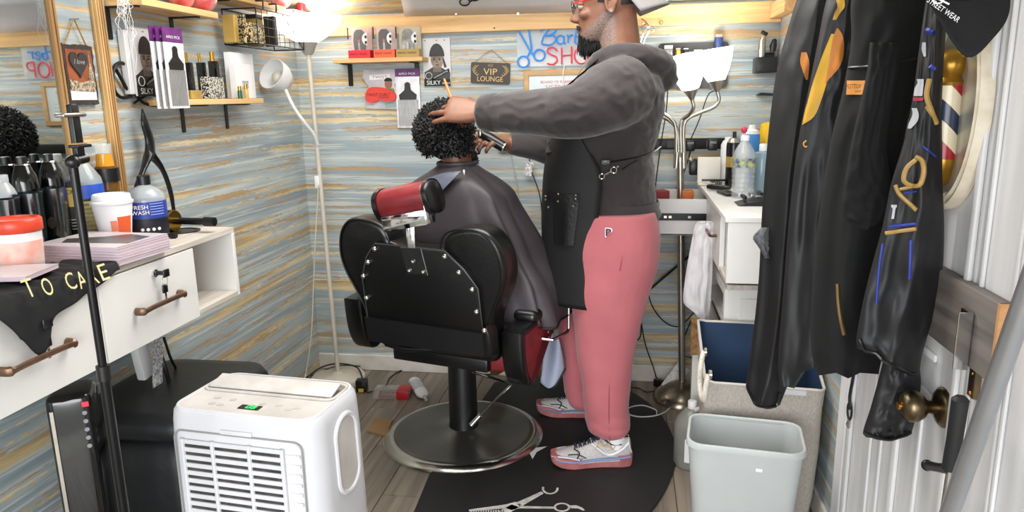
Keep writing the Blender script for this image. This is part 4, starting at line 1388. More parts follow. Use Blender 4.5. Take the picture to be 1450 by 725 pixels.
letters = {
    'b': [[(34, 34), (38, 44), (44, 52), (47, 55)], [(33, 50), (40, 56), (52, 57), (54, 50), (46, 45), (40, 44)], [(40, 44), (52, 44), (54, 37), (46, 31), (34, 33)]],
    'a': [arc(61, 38, 5, 40, 330, 10, 6), [(66, 43), (66, 34), (69, 32)]],
    'r': [[(70, 43), (72, 44), (72, 33)], [(72, 40), (76, 44), (79, 43)]],
    'b2': [[(84, 55), (81, 33)], arc(86, 37, 5, 120, -150, 10, 5)],
    'e': [[(93, 38), (101, 39), (99, 44), (95, 43), (93, 36), (97, 32), (102, 34)]],
    'r2': [[(105, 43), (107, 44), (107, 33)], [(107, 40), (111, 44), (114, 43)]]}
for k_, st_ in letters.items():
    mb = MB()
    strokes(mb, [[tuple(p)[:2] for p in smooth_path([(a, b, 0) for a, b in s], 3)] for s in st_], o_, u_, v_, 0.0038, 8)
    put('letter', mb, NBL, t)
red = {'S': [[(57, 22), (52, 27), (44, 26), (43, 21), (48, 17), (55, 14), (56, 8), (50, 3), (42, 5)]],
       'H': [[(63, 27), (63, 3)], [(77, 28), (77, 4)], [(63, 15), (77, 16)]],
       'O': [arc(91, 15, 10, 0, 360, 20, 12)],
       'P': [[(107, 4), (107, 28)], [(107, 28), (117, 27), (120, 21), (116, 15), (107, 15)]]}
for k_, st_ in red.items():
    mb = MB()
    for s in st_:
        pp = [tuple(p)[:2] for p in smooth_path([(a, b, 0) for a, b in s], 3)] if k_ in 'SP' and len(s) > 3 else s
        strokes(mb, [pp], o_, u_, v_, 0.0038, 8)
    put('letter', mb, NRD, t)
put('power_lead', MB().tube(smooth_path([PY(800, 88, YB - .01), PY(797, 110, YB - .03), PY(798, 140, YB - .03), PY(795, 175, YB - .02)]), 0.0022, 6), WHITEP, t)

# certificate
xa, xb_, zl, zh = bspan(742, 99, 838, 168, 0.012)
t = thing('framed_certificate', 'licence certificate in a light pine frame behind the barber', 'certificate', ((xa + xb_) / 2, YB, (zl + zh) / 2))
rim = 0.024
for a, b_ in (((xa, zl), (xb_, zl + rim)), ((xa, zh - rim), (xb_, zh)), ((xa, zl + rim), (xa + rim, zh - rim)), ((xb_ - rim, zl + rim), (xb_, zh - rim))):
    put('frame_side', MB().span((a[0], YB - 0.018, a[1]), (b_[0], YB - 0.001, b_[1]), 0.002, 1), PINEX, t, 0)
put('paper', MB().span((xa + rim, YB - 0.008, zl + rim), (xb_ - rim, YB - 0.002, zh - rim)), M('certificate_paper', (236, 236, 232), 0.25, rgb2=(206, 220, 226), scale=9), t, 0)
RI = M('certificate_red', (206, 110, 110), 0.6)
for k, (sx, wd) in enumerate(((.5, .5), (.5, .34), (.5, .4))):
    lettering(('BOARD OF BARBERS', 'LICENSE', 'REGISTERED BARBER')[k], 0.012, RI, t, (xa + (xb_ - xa) * sx, YB - 0.0086, zh - rim - 0.03 - 0.02 * k), UX, UZ, width=(xb_ - xa) * wd)
for k in range(3):
    put('print_line', MB().span((xa + .06, YB - 0.0086, zh - rim - 0.09 - 0.02 * k), (xb_ - .06, YB - 0.0082, zh - rim - 0.088 - 0.02 * k)), M('pale_ink', (150, 160, 176), 0.6), t, 0)

# banner above the beam
a, b_, c_, d_ = PY(560, -40, 3.05), PY(936, -40, 3.05), PY(933, 14, YB - 0.06), PY(573, 23, YB - 0.06)
t = thing('banner', 'white vinyl banner with black scissors above the timber beam', 'banner', (a + c_) / 2)
mb = MB().sheet(lambda u, v: (a * (1 - u) + b_ * u) * v + (d_ * (1 - u) + c_ * u) * (1 - v) + Vector((0, -0.006 * sin(3 + 5 * u), 0)), 20, 4)
o = put('vinyl', mb, M('white_vinyl', (226, 224, 226), 0.45, var=0.06), t, 60)
md = o.modifiers.new('s', 'SOLIDIFY')
md.thickness = 0.002
def bn(px, py):
    return PY(px, py, YB - 0.06 - (22 - py) / 62 * 0.425 - 0.012)
mb = MB()
for cx, cy, rx, ry in ((658, 3, 7, 5), (672, -4, 7, 5)):
    mb.tube([bn(cx + rx * cos(k * pi / 8), cy + ry * sin(k * pi / 8)) for k in range(17)], 0.0035, 6)
mb.tube([bn(666, 2), bn(684, -8), bn(700, -16)], 0.004, 6)
mb.tube([bn(676, -1), bn(690, -14)], 0.004, 6)
put('scissors_print', mb, INK, t)
for px in (645, 733):
    q = bn(px, 19)
    put('eyelet', MB().lathe(q + Vector((0, 0.012, 0)), [(0.006, 0), (0.006, 0.002), (0.003, 0.002)], 12, (0, -1, 0)), STEEL, t)

# scissors hanging on a hook on the beam
t = thing('scissors', 'pair of chrome scissors hanging on the back wall beside the barber hood', 'scissors', PY(912, 45, YB - .05))
q = lambda px, py: PY(px, py, YB - 0.05)
for cx, cy in ((914, 36), (922, 41)):
    put('finger_ring', MB().tube([q(cx + 4.2 * cos(k * pi / 8), cy + 4.2 * sin(k * pi / 8)) for k in range(17)], 0.0022, 6), CHROME, t)
put('blade', MB().tube([q(912, 40), q(909, 52), q(905, 66)], [0.004, 0.004, 0.001], 6), CHROME, t)
put('blade', MB().tube([q(919, 44), q(913, 54), q(909, 68)], [0.004, 0.004, 0.001], 6), CHROME, t)
put('hook', MB().tube(smooth_path([PY(908, 26, YB - .04), PY(914, 30, YB - .055), PY(915, 34, YB - .055), PY(911, 36, YB - .055)], 4), 0.0018, 6), BRASS, t)

# clipper rack
xa, xb_, zl, zh = bspan(932, 60, 1031, 125, 0.03)
t = thing('clipper_rack', 'black wall rack panel for clippers behind the lit lamp shades', 'rack', ((xa + xb_) / 2, YB, (zl + zh) / 2))
put('panel', MB().prism(rrect(xb_ - xa, zh - zl, 0.015, 4), onback(0.001, (xa + xb_) / 2, (zl + zh) / 2), UX, UZ, 0.02), M('charcoal_panel', (52, 54, 56), 0.5), t, 30)
def clip_(label, px, top, bot, mat_, wpx=12, cat='clipper'):
    xa2, xb2, zl2, zh2 = bspan(px - wpx / 2, top, px + wpx / 2, bot, 0.05)
    xm, hh, ww = (xa2 + xb2) / 2, zh2 - zl2, xb2 - xa2
    t2 = thing('hair_clipper', label, cat, (xm, YB - 0.04, zl2), 'clippers hung on the back wall')
    rings = []
    for f_, s_ in ((0, .35), (.06, .5), (.4, .42), (.75, .5), (.9, .48)):
        rings.append([Vector((xm + a, YB - 0.044 + b, zl2 + f_ * hh)) for a, b in rrect(ww * s_ * 2, 0.038 * s_ * 2 * .9, ww * s_ * .6, 3)])
    put('body', MB().loft(rings), mat_, t2, 50)
    put('blade', MB().span((xm - ww * .45, YB - 0.058, zl2 + hh * .9), (xm + ww * .45, YB - 0.03, zl2 + hh), 0.002, 1), STEEL, t2, 0)
    return t2
clip_('chrome hair clipper hanging on the rack next to the hooded shoulder', 946, 64, 122, M('polished_grey', (150, 150, 152), 0.25, 0.6), 14)
clip_('small gold hair clipper on the rack left of the lamp shades', 960, 68, 92, GOLD, 8)
clip_('small dark hair clipper on the rack left of the lamp shades', 971, 68, 94, BLACK, 8)
clip_('pale grey hair clipper on the rack between the lamp shades', 988, 70, 122, MATS['polished_grey'], 14)
clip_('tall blue hair clipper standing above the right lamp shade', 1017, 48, 100, M('navy_plastic', (40, 58, 110), 0.3), 12)
# corner holder
xa, xb_, zl, zh = bspan(1071, 73, 1101, 103, 0.1)
xb_ = min(xb_, XR - 0.005)
t = thing('clipper_holder', 'small black holder box in the corner right of the lamp', 'holder', ((xa + xb_) / 2, YB - 0.06, zl))
put('tray', MB().span((xa, YB - 0.10, zl), (xb_, YB - 0.001, zl + (zh - zl) * .75), 0.004), BLACK, t)
put('back_plate', MB().span((xa + 0.03, YB - 0.03, zl), (xb_, YB - 0.001, zh), 0.004), BLACK, t)
qa = PY(1079, 60, YB - 0.06)
t2 = thing('hair_clipper', 'silver foil shaver standing in the corner holder', 'clipper', (qa.x, YB - 0.06, zl), 'clippers hung on the back wall')
zq = zl + (zh - zl) * .75 + 0.001
put('body', MB().tube([(qa.x, YB - .06, zq), (qa.x, YB - .06, zq + .02), (qa.x, YB - .06, PY(1079, 58, YB - .06).z), (qa.x + .006, YB - .06, PY(1079, 52, YB - .06).z)], [0.014, 0.016, 0.016, 0.012], 14), STEEL, t2)
put('head', MB().box((qa.x + .008, YB - .06, PY(1079, 47, YB - .06).z), (0.03, 0.014, 0.016), Matrix.Rotation(0.5, 3, 'Y'), 0.003), BLACK, t2)
qa = PY(1095, 60, YB - 0.05)
t2 = thing('hair_clipper', 'black rounded trimmer beside the silver shaver in the corner holder', 'clipper', (qa.x, YB - 0.05, zl), 'clippers hung on the back wall')
put('body', MB().tube([(qa.x, YB - .05, zh + .001), (qa.x, YB - .05, zh + .025), (qa.x + .004, YB - .05, zh + .045)], [0.012, 0.016, 0.011], 14), BLACK, t2)
put('tip', MB().ball((qa.x + .004, YB - .05, zh + .046), 0.011, 12, 8), BLACK, t2)
# little wedge bracket below
qa, qb = PY(1072, 135, YB - .05), PY(1094, 138, YB - .05)
single('wall_clip', MB().prism([(0, 0), (qb.x - qa.x, -0.004), (qb.x - qa.x, 0.008), (0.02, 0.012)], Vector((qa.x, YB - 0.002, qa.z)), UX, UZ, 0.05), BLACK, 'thin black wall clip below the corner clipper holder', 'clip')

# power strip with plugs and leads
xa, xb_, zl, zh = bspan(705, 197, 1032, 212, 0.03)
t = thing('power_strip', 'long black power strip running across the back wall behind the barber', 'power strip', ((xa + xb_) / 2, YB, zl))
put('housing', MB().span((xa, YB - 0.035, zl), (xb_, YB - 0.001, zh), 0.004), BLACK, t)
for px in (725, 755, 880, 914, 950, 1005):
    s_ = PY(px, 206, YB - .036)
    mb = MB().span((s_.x - .016, YB - .0365, zl + .008), (s_.x + .016, YB - .035, zh - .008), 0.0005, 1)
    sk = put('socket', mb, M('dark_grey_plastic', (62, 62, 64), 0.5), t, 0)
for px, py, lab in ((977, 206, 'black plug in the strip left of the white card'), (1009, 205, 'black plug at the right end of the power strip')):
    s_ = PY(px, py, YB - .06)
    p_ = thing('plug', lab, 'plug', (s_.x, YB - .06, s_.z), 'plugs in the power strip')
    put('casing', MB().box((s_.x, YB - .06, s_.z), (0.042, 0.045, 0.05), None, 0.006), BLACK, p_)
    put('face_rim', MB().box((s_.x, YB - .083, s_.z + .012), (0.03, 0.002, 0.012), None, 0.0008), M('grey_metal_rim', (120, 120, 120), 0.4), p_)
s_ = PY(984, 237, YB - .05)
single('power_adapter', MB().box((s_.x, YB - .035, s_.z), (0.05, 0.06, 0.07), None, 0.006), BLACK, 'black square charger block below the power strip by the lamp pole', 'adapter')
def cable(label, pts, r=0.0028, mat_=None, name='power_cable'):
    return single(name, MB().tube(smooth_path(pts, 6), r, 6), mat_ or CORD, label, 'cable')
yb_c = YB - 0.045
cable('black lead dropping from the clipper rack past the barber back', [PY(946, 124, yb_c), PY(943, 160, yb_c), PY(935, 210, yb_c - .02), PY(924, 300, yb_c), PY(918, 380, yb_c)], 0.003)
cable('black lead curving from the right lamp shade down to the strip', [PY(1012, 128, yb_c), PY(1002, 136, yb_c), PY(990, 170, yb_c), PY(976, 202, yb_c)], 0.0028)
cable('black lead hanging from the plug into the open drawer', [PY(978, 214, yb_c), PY(970, 240, yb_c), PY(957, 268, yb_c), PY(950, 300, yb_c)], 0.003)
tagp = [PY(748, 212, YB - .03), PY(752, 240, YB - .04), PY(764, 275, YB - .04), PY(768, 310, YB - .03)]
cable('thin black lead carrying a white tag left of the apron', tagp, 0.0028)
s_ = PY(749, 239, YB - .045)
single('cable_tag', MB().box((s_.x, YB - .045, s_.z), (0.036, 0.0015, 0.068), Matrix.Rotation(radians(12), 3, 'Y')), M('tag_paper', (232, 232, 232), 0.7, rgb2=(150, 150, 154), scale=90, detail=1), 'white paper tag on the thin lead left of the apron', 'tag')
cable('pale cord looping down the wall behind the seated client', [PY(722, 212, YB - .012), PY(728, 240, YB - .012), PY(735, 280, YB - .012), PY(742, 320, YB - .012), PY(750, 360, YB - .012)], 0.002, M('grey_cord', (170, 176, 178), 0.5))

# ================================================================== lamps
def bulb(name, loc, watts, color=(1, 0.95, 0.88), r=0.03):
    l = bpy.data.lights.new(name, 'POINT')
    l.energy, l.color, l.shadow_soft_size = watts, color, r
    o = bpy.data.objects.new(name, l)
    COL.objects.link(o)
    o.location = loc
SHADE = M('lit_opal_shade', (255, 250, 242), 0.5, var=0.02, emit=1.6)
TX, TY = PY(443, 160, 3.32).x, 3.32
b0 = PY(484, 528, 3.36)
t = thing('floor_lamp', 'tall white torchiere floor lamp with reading arm in the left corner', 'lamp', (b0.x, 3.36, 0))
BEIGE = M('aged_cream_plastic', (214, 206, 190), 0.5, var=0.15)
put('base', MB().lathe((b0.x - .02, 3.36, 0.001), [(0.135, 0), (0.138, 0.02), (0.13, 0.03), (0.03, 0.036), (0.018, 0.05)], 32), BEIGE, t, 50)
ztp = PY(440, 76, TY).z
put('pole', MB().tube([(b0.x - .02, 3.36, 0.03), (TX, TY, ztp)], 0.0105, 12), BEIGE, t)
zr = PY(440, 23, TY).z
prof = [(0.018, 0), (0.026, 0.01), (0.042, 0.05), (0.048, 0.056)]
put('cup', MB().lathe((TX, TY, ztp - 0.005), prof, 24), M('warm_grey_plastic', (168, 162, 154), 0.4), t, 50)
hz = zr - ztp - 0.05
R_ = 0.165
prof = [(0.047, 0), (0.09, hz * .22), (0.13, hz * .5), (0.155, hz * .8), (R_, hz), (R_ - .004, hz), (0.15, hz * .8), (0.125, hz * .52), (0.085, hz * .24), (0.04, 0.004)]
put('bowl_shade', MB().lathe((TX, TY, ztp + 0.05), prof, 40, caps=False), SHADE, t, 60)
bulb('torchiere_bulb', (TX, TY, zr + 0.005), 0.85, r=0.05)
sw = PY(451, 257, 3.34)
put('switch', MB().box((sw.x + .004, 3.325, sw.z), (0.024, 0.03, 0.06), None, 0.004), WHITEP, t)
arm = [PY(450, 205, 3.32), PY(444, 190, 3.28), PY(430, 172, 3.22), PY(415, 150, 3.18), PY(404, 126, 3.16)]
put('gooseneck', MB().tube(smooth_path(arm, 6), 0.008, 10), WHITEP, t)
hc = PY(391, 108, 3.15)
ax_ = Vector((-0.30, -0.85, 0.42)).normalized()
prof = [(0.02, -0.07), (0.045, -0.06), (0.066, -0.02), (0.072, 0.03), (0.068, 0.03), (0.06, -0.018), (0.03, -0.045), (0.0, -0.046)]
put('reading_shade', MB().lathe(hc, prof, 28, ax_, caps=False), WHITEP, t, 60)
put('reading_bulb', MB().ball(hc - ax_ * 0.01, 0.027, 16, 10), M('frosted_bulb', (216, 210, 196), 0.3), t)
cable('thin cream cord hanging from the floor lamp switch to the floor', [PY(451, 262, 3.30), PY(447, 330, 3.30), PY(444, 400, 3.30), PY(441, 470, 3.28), PY(434, 525, 3.25), PY(428, 545, 3.2)], 0.003, BEIGE)

LX, LY = 0.275, 3.32
t = thing('floor_lamp', 'brushed steel floor lamp with lit white tulip shades beside the barber', 'lamp', (LX, LY, 0))
put('base', MB().lathe((LX, LY, 0.001), [(0.135, 0), (0.135, 0.012), (0.11, 0.045), (0.06, 0.075), (0.02, 0.09)], 32), M('tarnished_steel', (150, 140, 122), 0.25, 0.9, var=0.3, scale=14), t, 50)
zj = PY(962, 222, LY).z
xj = PY(963, 222, LY).x
put('pole', MB().tube([(LX, LY, 0.08), (xj, LY, zj)], 0.016, 14), STEEL, t)
for dx in (-0.016, 0.018):
    put('ferrule', MB().cyl((xj + dx, LY, zj - .05), (xj + dx * .8, LY, zj + .02), 0.014, n=12), STEEL, t)
put('knob', MB().ball((xj + .045, LY - .01, zj - .012), 0.011, 12, 8), STEEL, t)
def tulip(p_base, p_top, r1, watts):
    """cone cup and flaring shade from base point to top point"""
    d = (p_top - p_base)
    L_ = d.length
    d.normalize()
    put('shade_cup', MB().lathe(p_base, [(0.010, 0), (0.014, L_ * .05), (0.036, L_ * .27), (0.0, L_ * .275)], 20, d), STEEL, t, 50)
    put('tulip_shade', MB().lathe(p_base, [(0.037, L_ * .265), (0.058, L_ * .5), (r1 * .93, L_ * .8), (r1, L_), (r1 - .004, L_), (0.05, L_ * .5), (0.03, L_ * .27)], 28, d, caps=False), M('bright_opal_shade', (255, 252, 246), 0.5, var=0.02, emit=2.6), t, 60)
    bulb('tulip_bulb', p_base + d * (L_ * 0.75), watts)
c1, c2 = PY(980, 141, LY - .05), PY(1016, 130, LY)
tulip(c1, PY(971, 80, LY - .09), 0.077, .55)
tulip(c2, PY(1010, 70, LY), 0.082, .55)
put('arm', MB().tube(smooth_path([c1, PY(982, 152, LY - .05), PY(976, 162, LY - .03), PY(968, 168, LY), PY(964, 180, LY), Vector((xj + .006, LY, zj))], 6), 0.0085, 10), STEEL, t)
put('arm', MB().tube(smooth_path([c2, PY(1018, 142, LY), PY(1010, 152, LY), PY(990, 160, LY), PY(974, 168, LY), PY(968, 182, LY), Vector((xj + .018, LY, zj))], 6), 0.0085, 10), STEEL, t)
put('arm', MB().tube(smooth_path([PY(925, 150, LY), PY(935, 158, LY), PY(950, 168, LY), PY(957, 182, LY), Vector((xj - .016, LY, zj))], 6), 0.0085, 10), STEEL, t)
put('arm', MB().tube(smooth_path([PY(922, 166, LY + .05), PY(938, 166, LY + .04), PY(952, 174, LY + .02), PY(959, 186, LY), Vector((xj - .006, LY, zj))], 6), 0.0085, 10), STEEL, t)

# ================================================================== barber chair
CA = radians(15.5)
CFW, CRT = Vector((sin(CA), cos(CA), 0)), Vector((cos(CA), -sin(CA), 0))
CO = Vector((-0.585, 2.78, 0))
def CH(r, f, z):
    return CO + CRT * r + CFW * f + Vector((0, 0, z))
LEATHER = M('black_leather', (12, 12, 13), 0.34, bump=0.08, bscale=90, coat=0.15)
REDL = M('oxblood_red_leather', (132, 36, 42), 0.4, rgb2=(108, 25, 31), scale=12, bump=0.05, bscale=120)
MAROON = M('maroon_leather', (84, 18, 24), 0.4, bump=0.05, bscale=120)
ch = thing('barber_chair', 'black barber chair with red headrest and round chrome pedestal', 'chair', (-0.665, 2.82, 0))
BX, BY = -0.672, 2.82
put('base_plate', MB().lathe((BX, BY, 0.002), [(0.305, 0.02), (0.300, 0.026), (0.278, 0.028), (0.265, 0.027), (0.15, 0.036), (0.075, 0.046), (0.07, 0.05)], 64), M('scuffed_chrome', (126, 124, 120), 0.3, 0.85, rgb2=(104, 102, 99), scale=3), ch, 50)
put('base_rim', MB().lathe((BX, BY, 0.002), [(0.335, 0), (0.341, 0.006), (0.336, 0.013), (0.318, 0.024), (0.304, 0.028), (0.298, 0.026)], 64, caps=False), M('polished_rim', (210, 208, 202), 0.2, 1.0, var=.1, scale=9), ch, 60)
put('base_skirt', MB().lathe((BX, BY, 0.001), [(0.343, 0), (0.343, 0.005), (0.336, 0.006)], 64), CHROME, ch)
put('pedestal', MB().lathe((BX, BY, 0.045), [(0.064, 0), (0.061, 0.02), (0.058, 0.31), (0.056, 0.325), (0.04, 0.328)], 32), M('satin_black_paint', (20, 21, 23), 0.4), ch, 50)
put('piston', MB().cyl((BX, BY, 0.37), (BX, BY, 0.47), 0.026), CHROME, ch)
lv = [PY(668, 602, 2.765), PY(678, 590, 2.76), PY(702, 566, 2.74), PY(724, 545, 2.72), PY(712, 540, 2.74), PY(684, 531, 2.80), PY(668, 527, 2.82)]
put('pump_lever', MB().tube(lv, 0.0055, 8), CHROME, ch)
put('lever_joint', MB().cyl(PY(668, 600, 2.765) - Vector((.0, .014, 0)), PY(680, 588, 2.765), 0.012, n=10), CHROME, ch)
def chp(poly_rz, f0, depth, bev, name, mat, mapf=None, seg=3, smooth=50):
    """padded piece: outline in (r, z) extruded along the chair's forward axis, then leaned back"""
    bm = bmesh.new()
    vs = [bm.verts.new((r, f0, z)) for r, z in poly_rz]
    fc = bm.faces.new(vs)
    ex = bmesh.ops.extrude_face_region(bm, geom=[fc])
    nv = [v for v in ex['geom'] if isinstance(v, bmesh.types.BMVert)]
    bmesh.ops.translate(bm, vec=(0, depth, 0), verts=nv)
    bmesh.ops.recalc_face_normals(bm, faces=bm.faces)
    ed = [e for e in bm.edges if len(e.link_faces) == 2 and e.calc_face_angle(0) > 0.9 and any(len(f.verts) > 4 for f in e.link_faces)]
    if bev:
        bmesh.ops.bevel(bm, geom=ed, offset=bev, segments=seg, affect='EDGES', profile=0.5)
    for v in bm.verts:
        r, f, z = v.co
        f -= (z - 0.60) * 0.16
        p = CH(r, f, z)
        v.co = p
    mb = MB().from_bm(bm)
    return put(name, mb, mat, ch, smooth)
def spl(pts, k=5):
    q = smooth_path([(a, b, 0) for a, b in pts], k)
    return [(p.x, p.y) for p in q]
RO = -0.005
hw = [(0.255, 0.565), (0.262, 0.66), (0.285, 0.72), (0.322, 0.80), (0.333, 0.875), (0.312, 0.955), (0.262, 1.000), (0.19, 1.002), (0.135, 0.985), (0.112, 0.955), (0.105, 0.925)]
right = spl(hw, 4)
left = [(-a, b + 0.012) for a, b in right[::-1]]
cush = [(a + RO, b) for a, b in right] + [(0.04 + RO, 0.918), (-0.04 + RO, 0.918)] + [(a + RO, b) for a, b in left]
chp(cush, -0.395, 0.12, 0.022, 'backrest', LEATHER, seg=4)
# piping along the rear outline of the wings
def lean(r, f, z):
    return CH(r, f - (z - 0.60) * 0.16, z)
put('piping', MB().tube([lean(r * .955, -0.397, .6 + (z - .6) * .99) for r, z in cush[2:-2]], 0.0035, 6), BLACK, ch)
pan = [(-0.236, 0.565), (0.238, 0.565), (0.236, 0.80), (0.19, 0.865), (0.125, 0.925), (-0.15, 0.932), (-0.195, 0.88), (-0.228, 0.80)]
chp([(a + RO, b) for a, b in pan], -0.412, 0.024, 0.006, 'back_panel', M('black_vinyl_panel', (10, 10, 11), 0.4, bump=0.12, bscale=25))
chp([(a + RO, b) for a, b in [(-0.240, 0.548), (0.248, 0.552), (0.250, 0.638), (-0.240, 0.645)]], -0.425, 0.035, 0.009, 'kick_band', M('grey_black_vinyl', (24, 24, 26), 0.42, bump=0.08, bscale=60))
chp([(a + RO, b) for a, b in [(0.236, 0.548), (0.268, 0.553), (0.270, 0.64), (0.256, 0.668), (0.240, 0.64)]], -0.430, 0.07, 0.01, 'hinge_bracket', BLACK)
put('panel_piping', MB().tube([lean(a + RO, -0.4125, b) for a, b in pan + [pan[0]]], 0.0028, 6), M('grey_piping', (58, 58, 60), .4), ch)
for r, z in ((-0.152, 0.912), (-0.19, 0.86), (-0.22, 0.805), (-0.222, 0.72), (0.125, 0.905), (0.172, 0.852), (0.215, 0.795), (0.222, 0.715), (0.254, 0.655)):
    put('stud', MB().ball(lean(r + RO, -0.414 if z > .66 else -.432, z), 0.0105, 12, 8), CHROME, ch)
# headrest
hd_a, hd_b = PY(541, 296, 2.25), PY(614, 284, 2.25)
ax = Vector((CRT.x, CRT.y, 0.21)).normalized()
hc_ = PY(578, 283, 2.27)
fw = CFW.copy()
upv = ax.cross(fw).normalized()
if upv.z < 0:
    upv = -upv
prof = spl([(-0.045, -0.040), (-0.058, -0.005), (-0.050, 0.030), (-0.015, 0.050), (0.03, 0.045), (0.055, 0.01), (0.055, -0.035), (0.03, -0.055), (-0.02, -0.055), (-0.045, -0.040)], 4)[:-1]
def hprism(a0, a1, sc):
    rings = []
    for a, s_ in ((a0, .80 * sc), (a0 + .008, .96 * sc), (a0 + .018, sc), (a1 - .018, sc), (a1 - .008, .96 * sc), (a1, .80 * sc)):
        rings.append([hc_ + ax * a + fw * (p[0] * s_) + upv * (p[1] * s_) for p in prof])
    return MB().loft(rings)
put('headrest', hprism(-0.098, 0.098, 1.0), REDL, ch, 60)
put('headrest_end', hprism(0.083, 0.107, 1.04), LEATHER, ch, 60)
put('headrest_end', hprism(-0.104, -0.086, 1.04), LEATHER, ch, 60)
HB = Matrix((ax, fw, upv)).transposed()
put('headrest_bracket', MB().box(hc_ + ax * .004 + fw * -.035 + upv * -.062, (0.165, 0.05, 0.05), HB, 0.002), M('mirror_chrome', (200, 200, 200), 0.06, 1.0, var=.05), ch)
put('headrest_cheek', MB().box(hc_ + ax * .088 + fw * -.03 + upv * -.055, (0.004, 0.055, 0.06), HB, 0.001), CHROME, ch)
pt, pb = PY(577, 318, 2.28), PY(583, 352, 2.28)
put('headrest_post', MB().box((pt + pb) / 2 + Vector((0, .012, 0)), (0.028, 0.006, (pt - pb).length), None, 0.001), CHROME, ch)
pp = [lean(a + RO, -0.414, b) for a, b in ((-.045, .925), (.035, .925), (.048, .832), (-.03, .832))]
mb = MB().add(pp + [p - CFW * 0.004 for p in pp], [(0, 1, 2, 3), (7, 6, 5, 4), (0, 1, 5, 4), (1, 2, 6, 5), (2, 3, 7, 6), (3, 0, 4, 7)])
put('post_plate', mb, M('plate_steel', (120, 120, 120), .22, .9), ch, 0)
put('plate_edge', MB().tube(pp + [pp[0]], 0.0016, 6), CHROME, ch)
for r, z in ((0.0, .878), (-.02, .843), (.035, .843)):
    put('stud', MB().ball(lean(r + RO, -0.419, z), 0.0075, 10, 6), CHROME, ch)
# seat
bm = MB().box((0, 0, 0), (0.50, 0.50, 0.11), None, 0.03, 3)
bm.v = [tuple(CH(p[0], p[1] - 0.10, p[2] + 0.555)) for p in bm.v]
put('seat', bm, LEATHER, ch, 60)
bm = MB().box((0, 0, 0), (0.40, 0.42, 0.05), None, 0.008)
bm.v = [tuple(CH(p[0], p[1] - 0.12, p[2] + 0.478)) for p in bm.v]
put('seat_frame', bm, BLACK, ch)
put('recline_lever', MB().tube([CH(-.19, -.33, .545), CH(-.20, -.36, .525), CH(-.12, -.36, .515), CH(0.02, -.33, .52)], [0.011, 0.013, 0.013, 0.008], 10), BLACK, ch)
put('red_valance', MB().span((0, 0, 0), (0.34, 0.012, 0.06), 0.003).move(Matrix.Translation(CH(-.02, -.30, .458)) @ Matrix.Rotation(-CA, 4, 'Z')), REDL, ch)
# arms
arm_fz = [(-0.335, 0.635), (-0.33, 0.56), (-0.315, 0.485), (-0.285, 0.432), (-0.245, 0.412), (-0.20, 0.425), (-0.10, 0.50), (-0.01, 0.572), (0.06, 0.625), (0.07, 0.645), (-0.10, 0.648)]
af = spl(arm_fz + [arm_fz[0]], 3)[:-1]
for s_ in (1, -1):
    off = 0.254 if s_ > 0 else -0.438
    df = 0.0 if s_ > 0 else 0.03
    up_ = -0.015 if s_ > 0 else 0.03
    bm = bmesh.new()
    vs = [bm.verts.new((0, f + df, z + up_)) for f, z in af]
    fc = bm.faces.new(vs)
    ex = bmesh.ops.extrude_face_region(bm, geom=[fc])
    bmesh.ops.translate(bm, vec=(0.085, 0, 0), verts=[v for v in ex['geom'] if isinstance(v, bmesh.types.BMVert)])
    bmesh.ops.recalc_face_normals(bm, faces=bm.faces)
    ed = [e for e in bm.edges if any(len(f.verts) > 4 for f in e.link_faces)]
    bmesh.ops.bevel(bm, geom=ed, offset=0.014, segments=3, affect='EDGES', profile=0.5)
    for v in bm.verts:
        v.co = CH(v.co.x + off, v.co.y, v.co.z)
    arm_o = put('armrest', MB().from_bm(bm), LEATHER, ch, 50)
    if s_ > 0:
        cx_, cz_ = -0.165, 0.545
        ins = [(cx_ + (f - cx_) * .86, cz_ + (z - cz_) * .84) for f, z in af]
        mb = MB().add([CH(off + 0.0862, f, z + up_) for f, z in ins], [tuple(range(len(ins)))])
        put('red_side', mb, REDL, arm_o, 0)
        sw_ = spl([(-0.275, 0.445), (-0.22, 0.475), (-0.165, 0.535), (-0.10, 0.582), (-0.02, 0.595), (0.035, 0.615), (-0.02, 0.575), (-0.11, 0.508), (-0.20, 0.44), (-0.245, 0.428)], 3)
        mb = MB().add([CH(off + 0.0872, f, z + up_) for f, z in sw_], [tuple(range(len(sw_)))])
        put('maroon_swoosh', mb, MAROON, arm_o, 0)
        mb = MB().lathe(CH(off + .088, -.095, .555), [(0.006, 0), (0.005, 0.003)], 10, CRT)
        put('badge', mb, M('rose_badge', (196, 70, 80), 0.4), arm_o)
        put('badge', MB().lathe(CH(off + .088, -.092, .532), [(0.006, 0), (0.005, 0.003)], 10, CRT), MATS['rose_badge'], arm_o)
        put('side_lever', MB().tube([CH(off + .085, -.15, .545), CH(off + .12, -.14, .54), CH(off + .135, -.02, .535), CH(off + .135, .0, .545), CH(off + .135, .0, .66)], 0.006, 8), CHROME, arm_o)
    bm = MB().box((0, 0, 0), (0.095, 0.34, 0.05), None, 0.022, 4)
    bm.v = [tuple(CH(p[0] + off + .0425, p[1] - 0.12 + df + (.07 if s_ > 0 else .02), p[2] + (0.640 if s_ > 0 else 0.73))) for p in bm.v]
    put('armrest_pad', bm, LEATHER, ch, 60)

# ================================================================== figures
def ell(c, u, v, a, b, n=20, p=2.0):
    out = []
    for k in range(n):
        t = 2 * pi * k / n
        ct, st_ = cos(t), sin(t)
        out.append(Vector(c) + u * (a * math.copysign(abs(ct) ** (2 / p), ct)) + v * (b * math.copysign(abs(st_) ** (2 / p), st_)))
    return out
VX_, VY_, VZ_ = Vector((1, 0, 0)), Vector((0, 1, 0)), Vector((0, 0, 1))

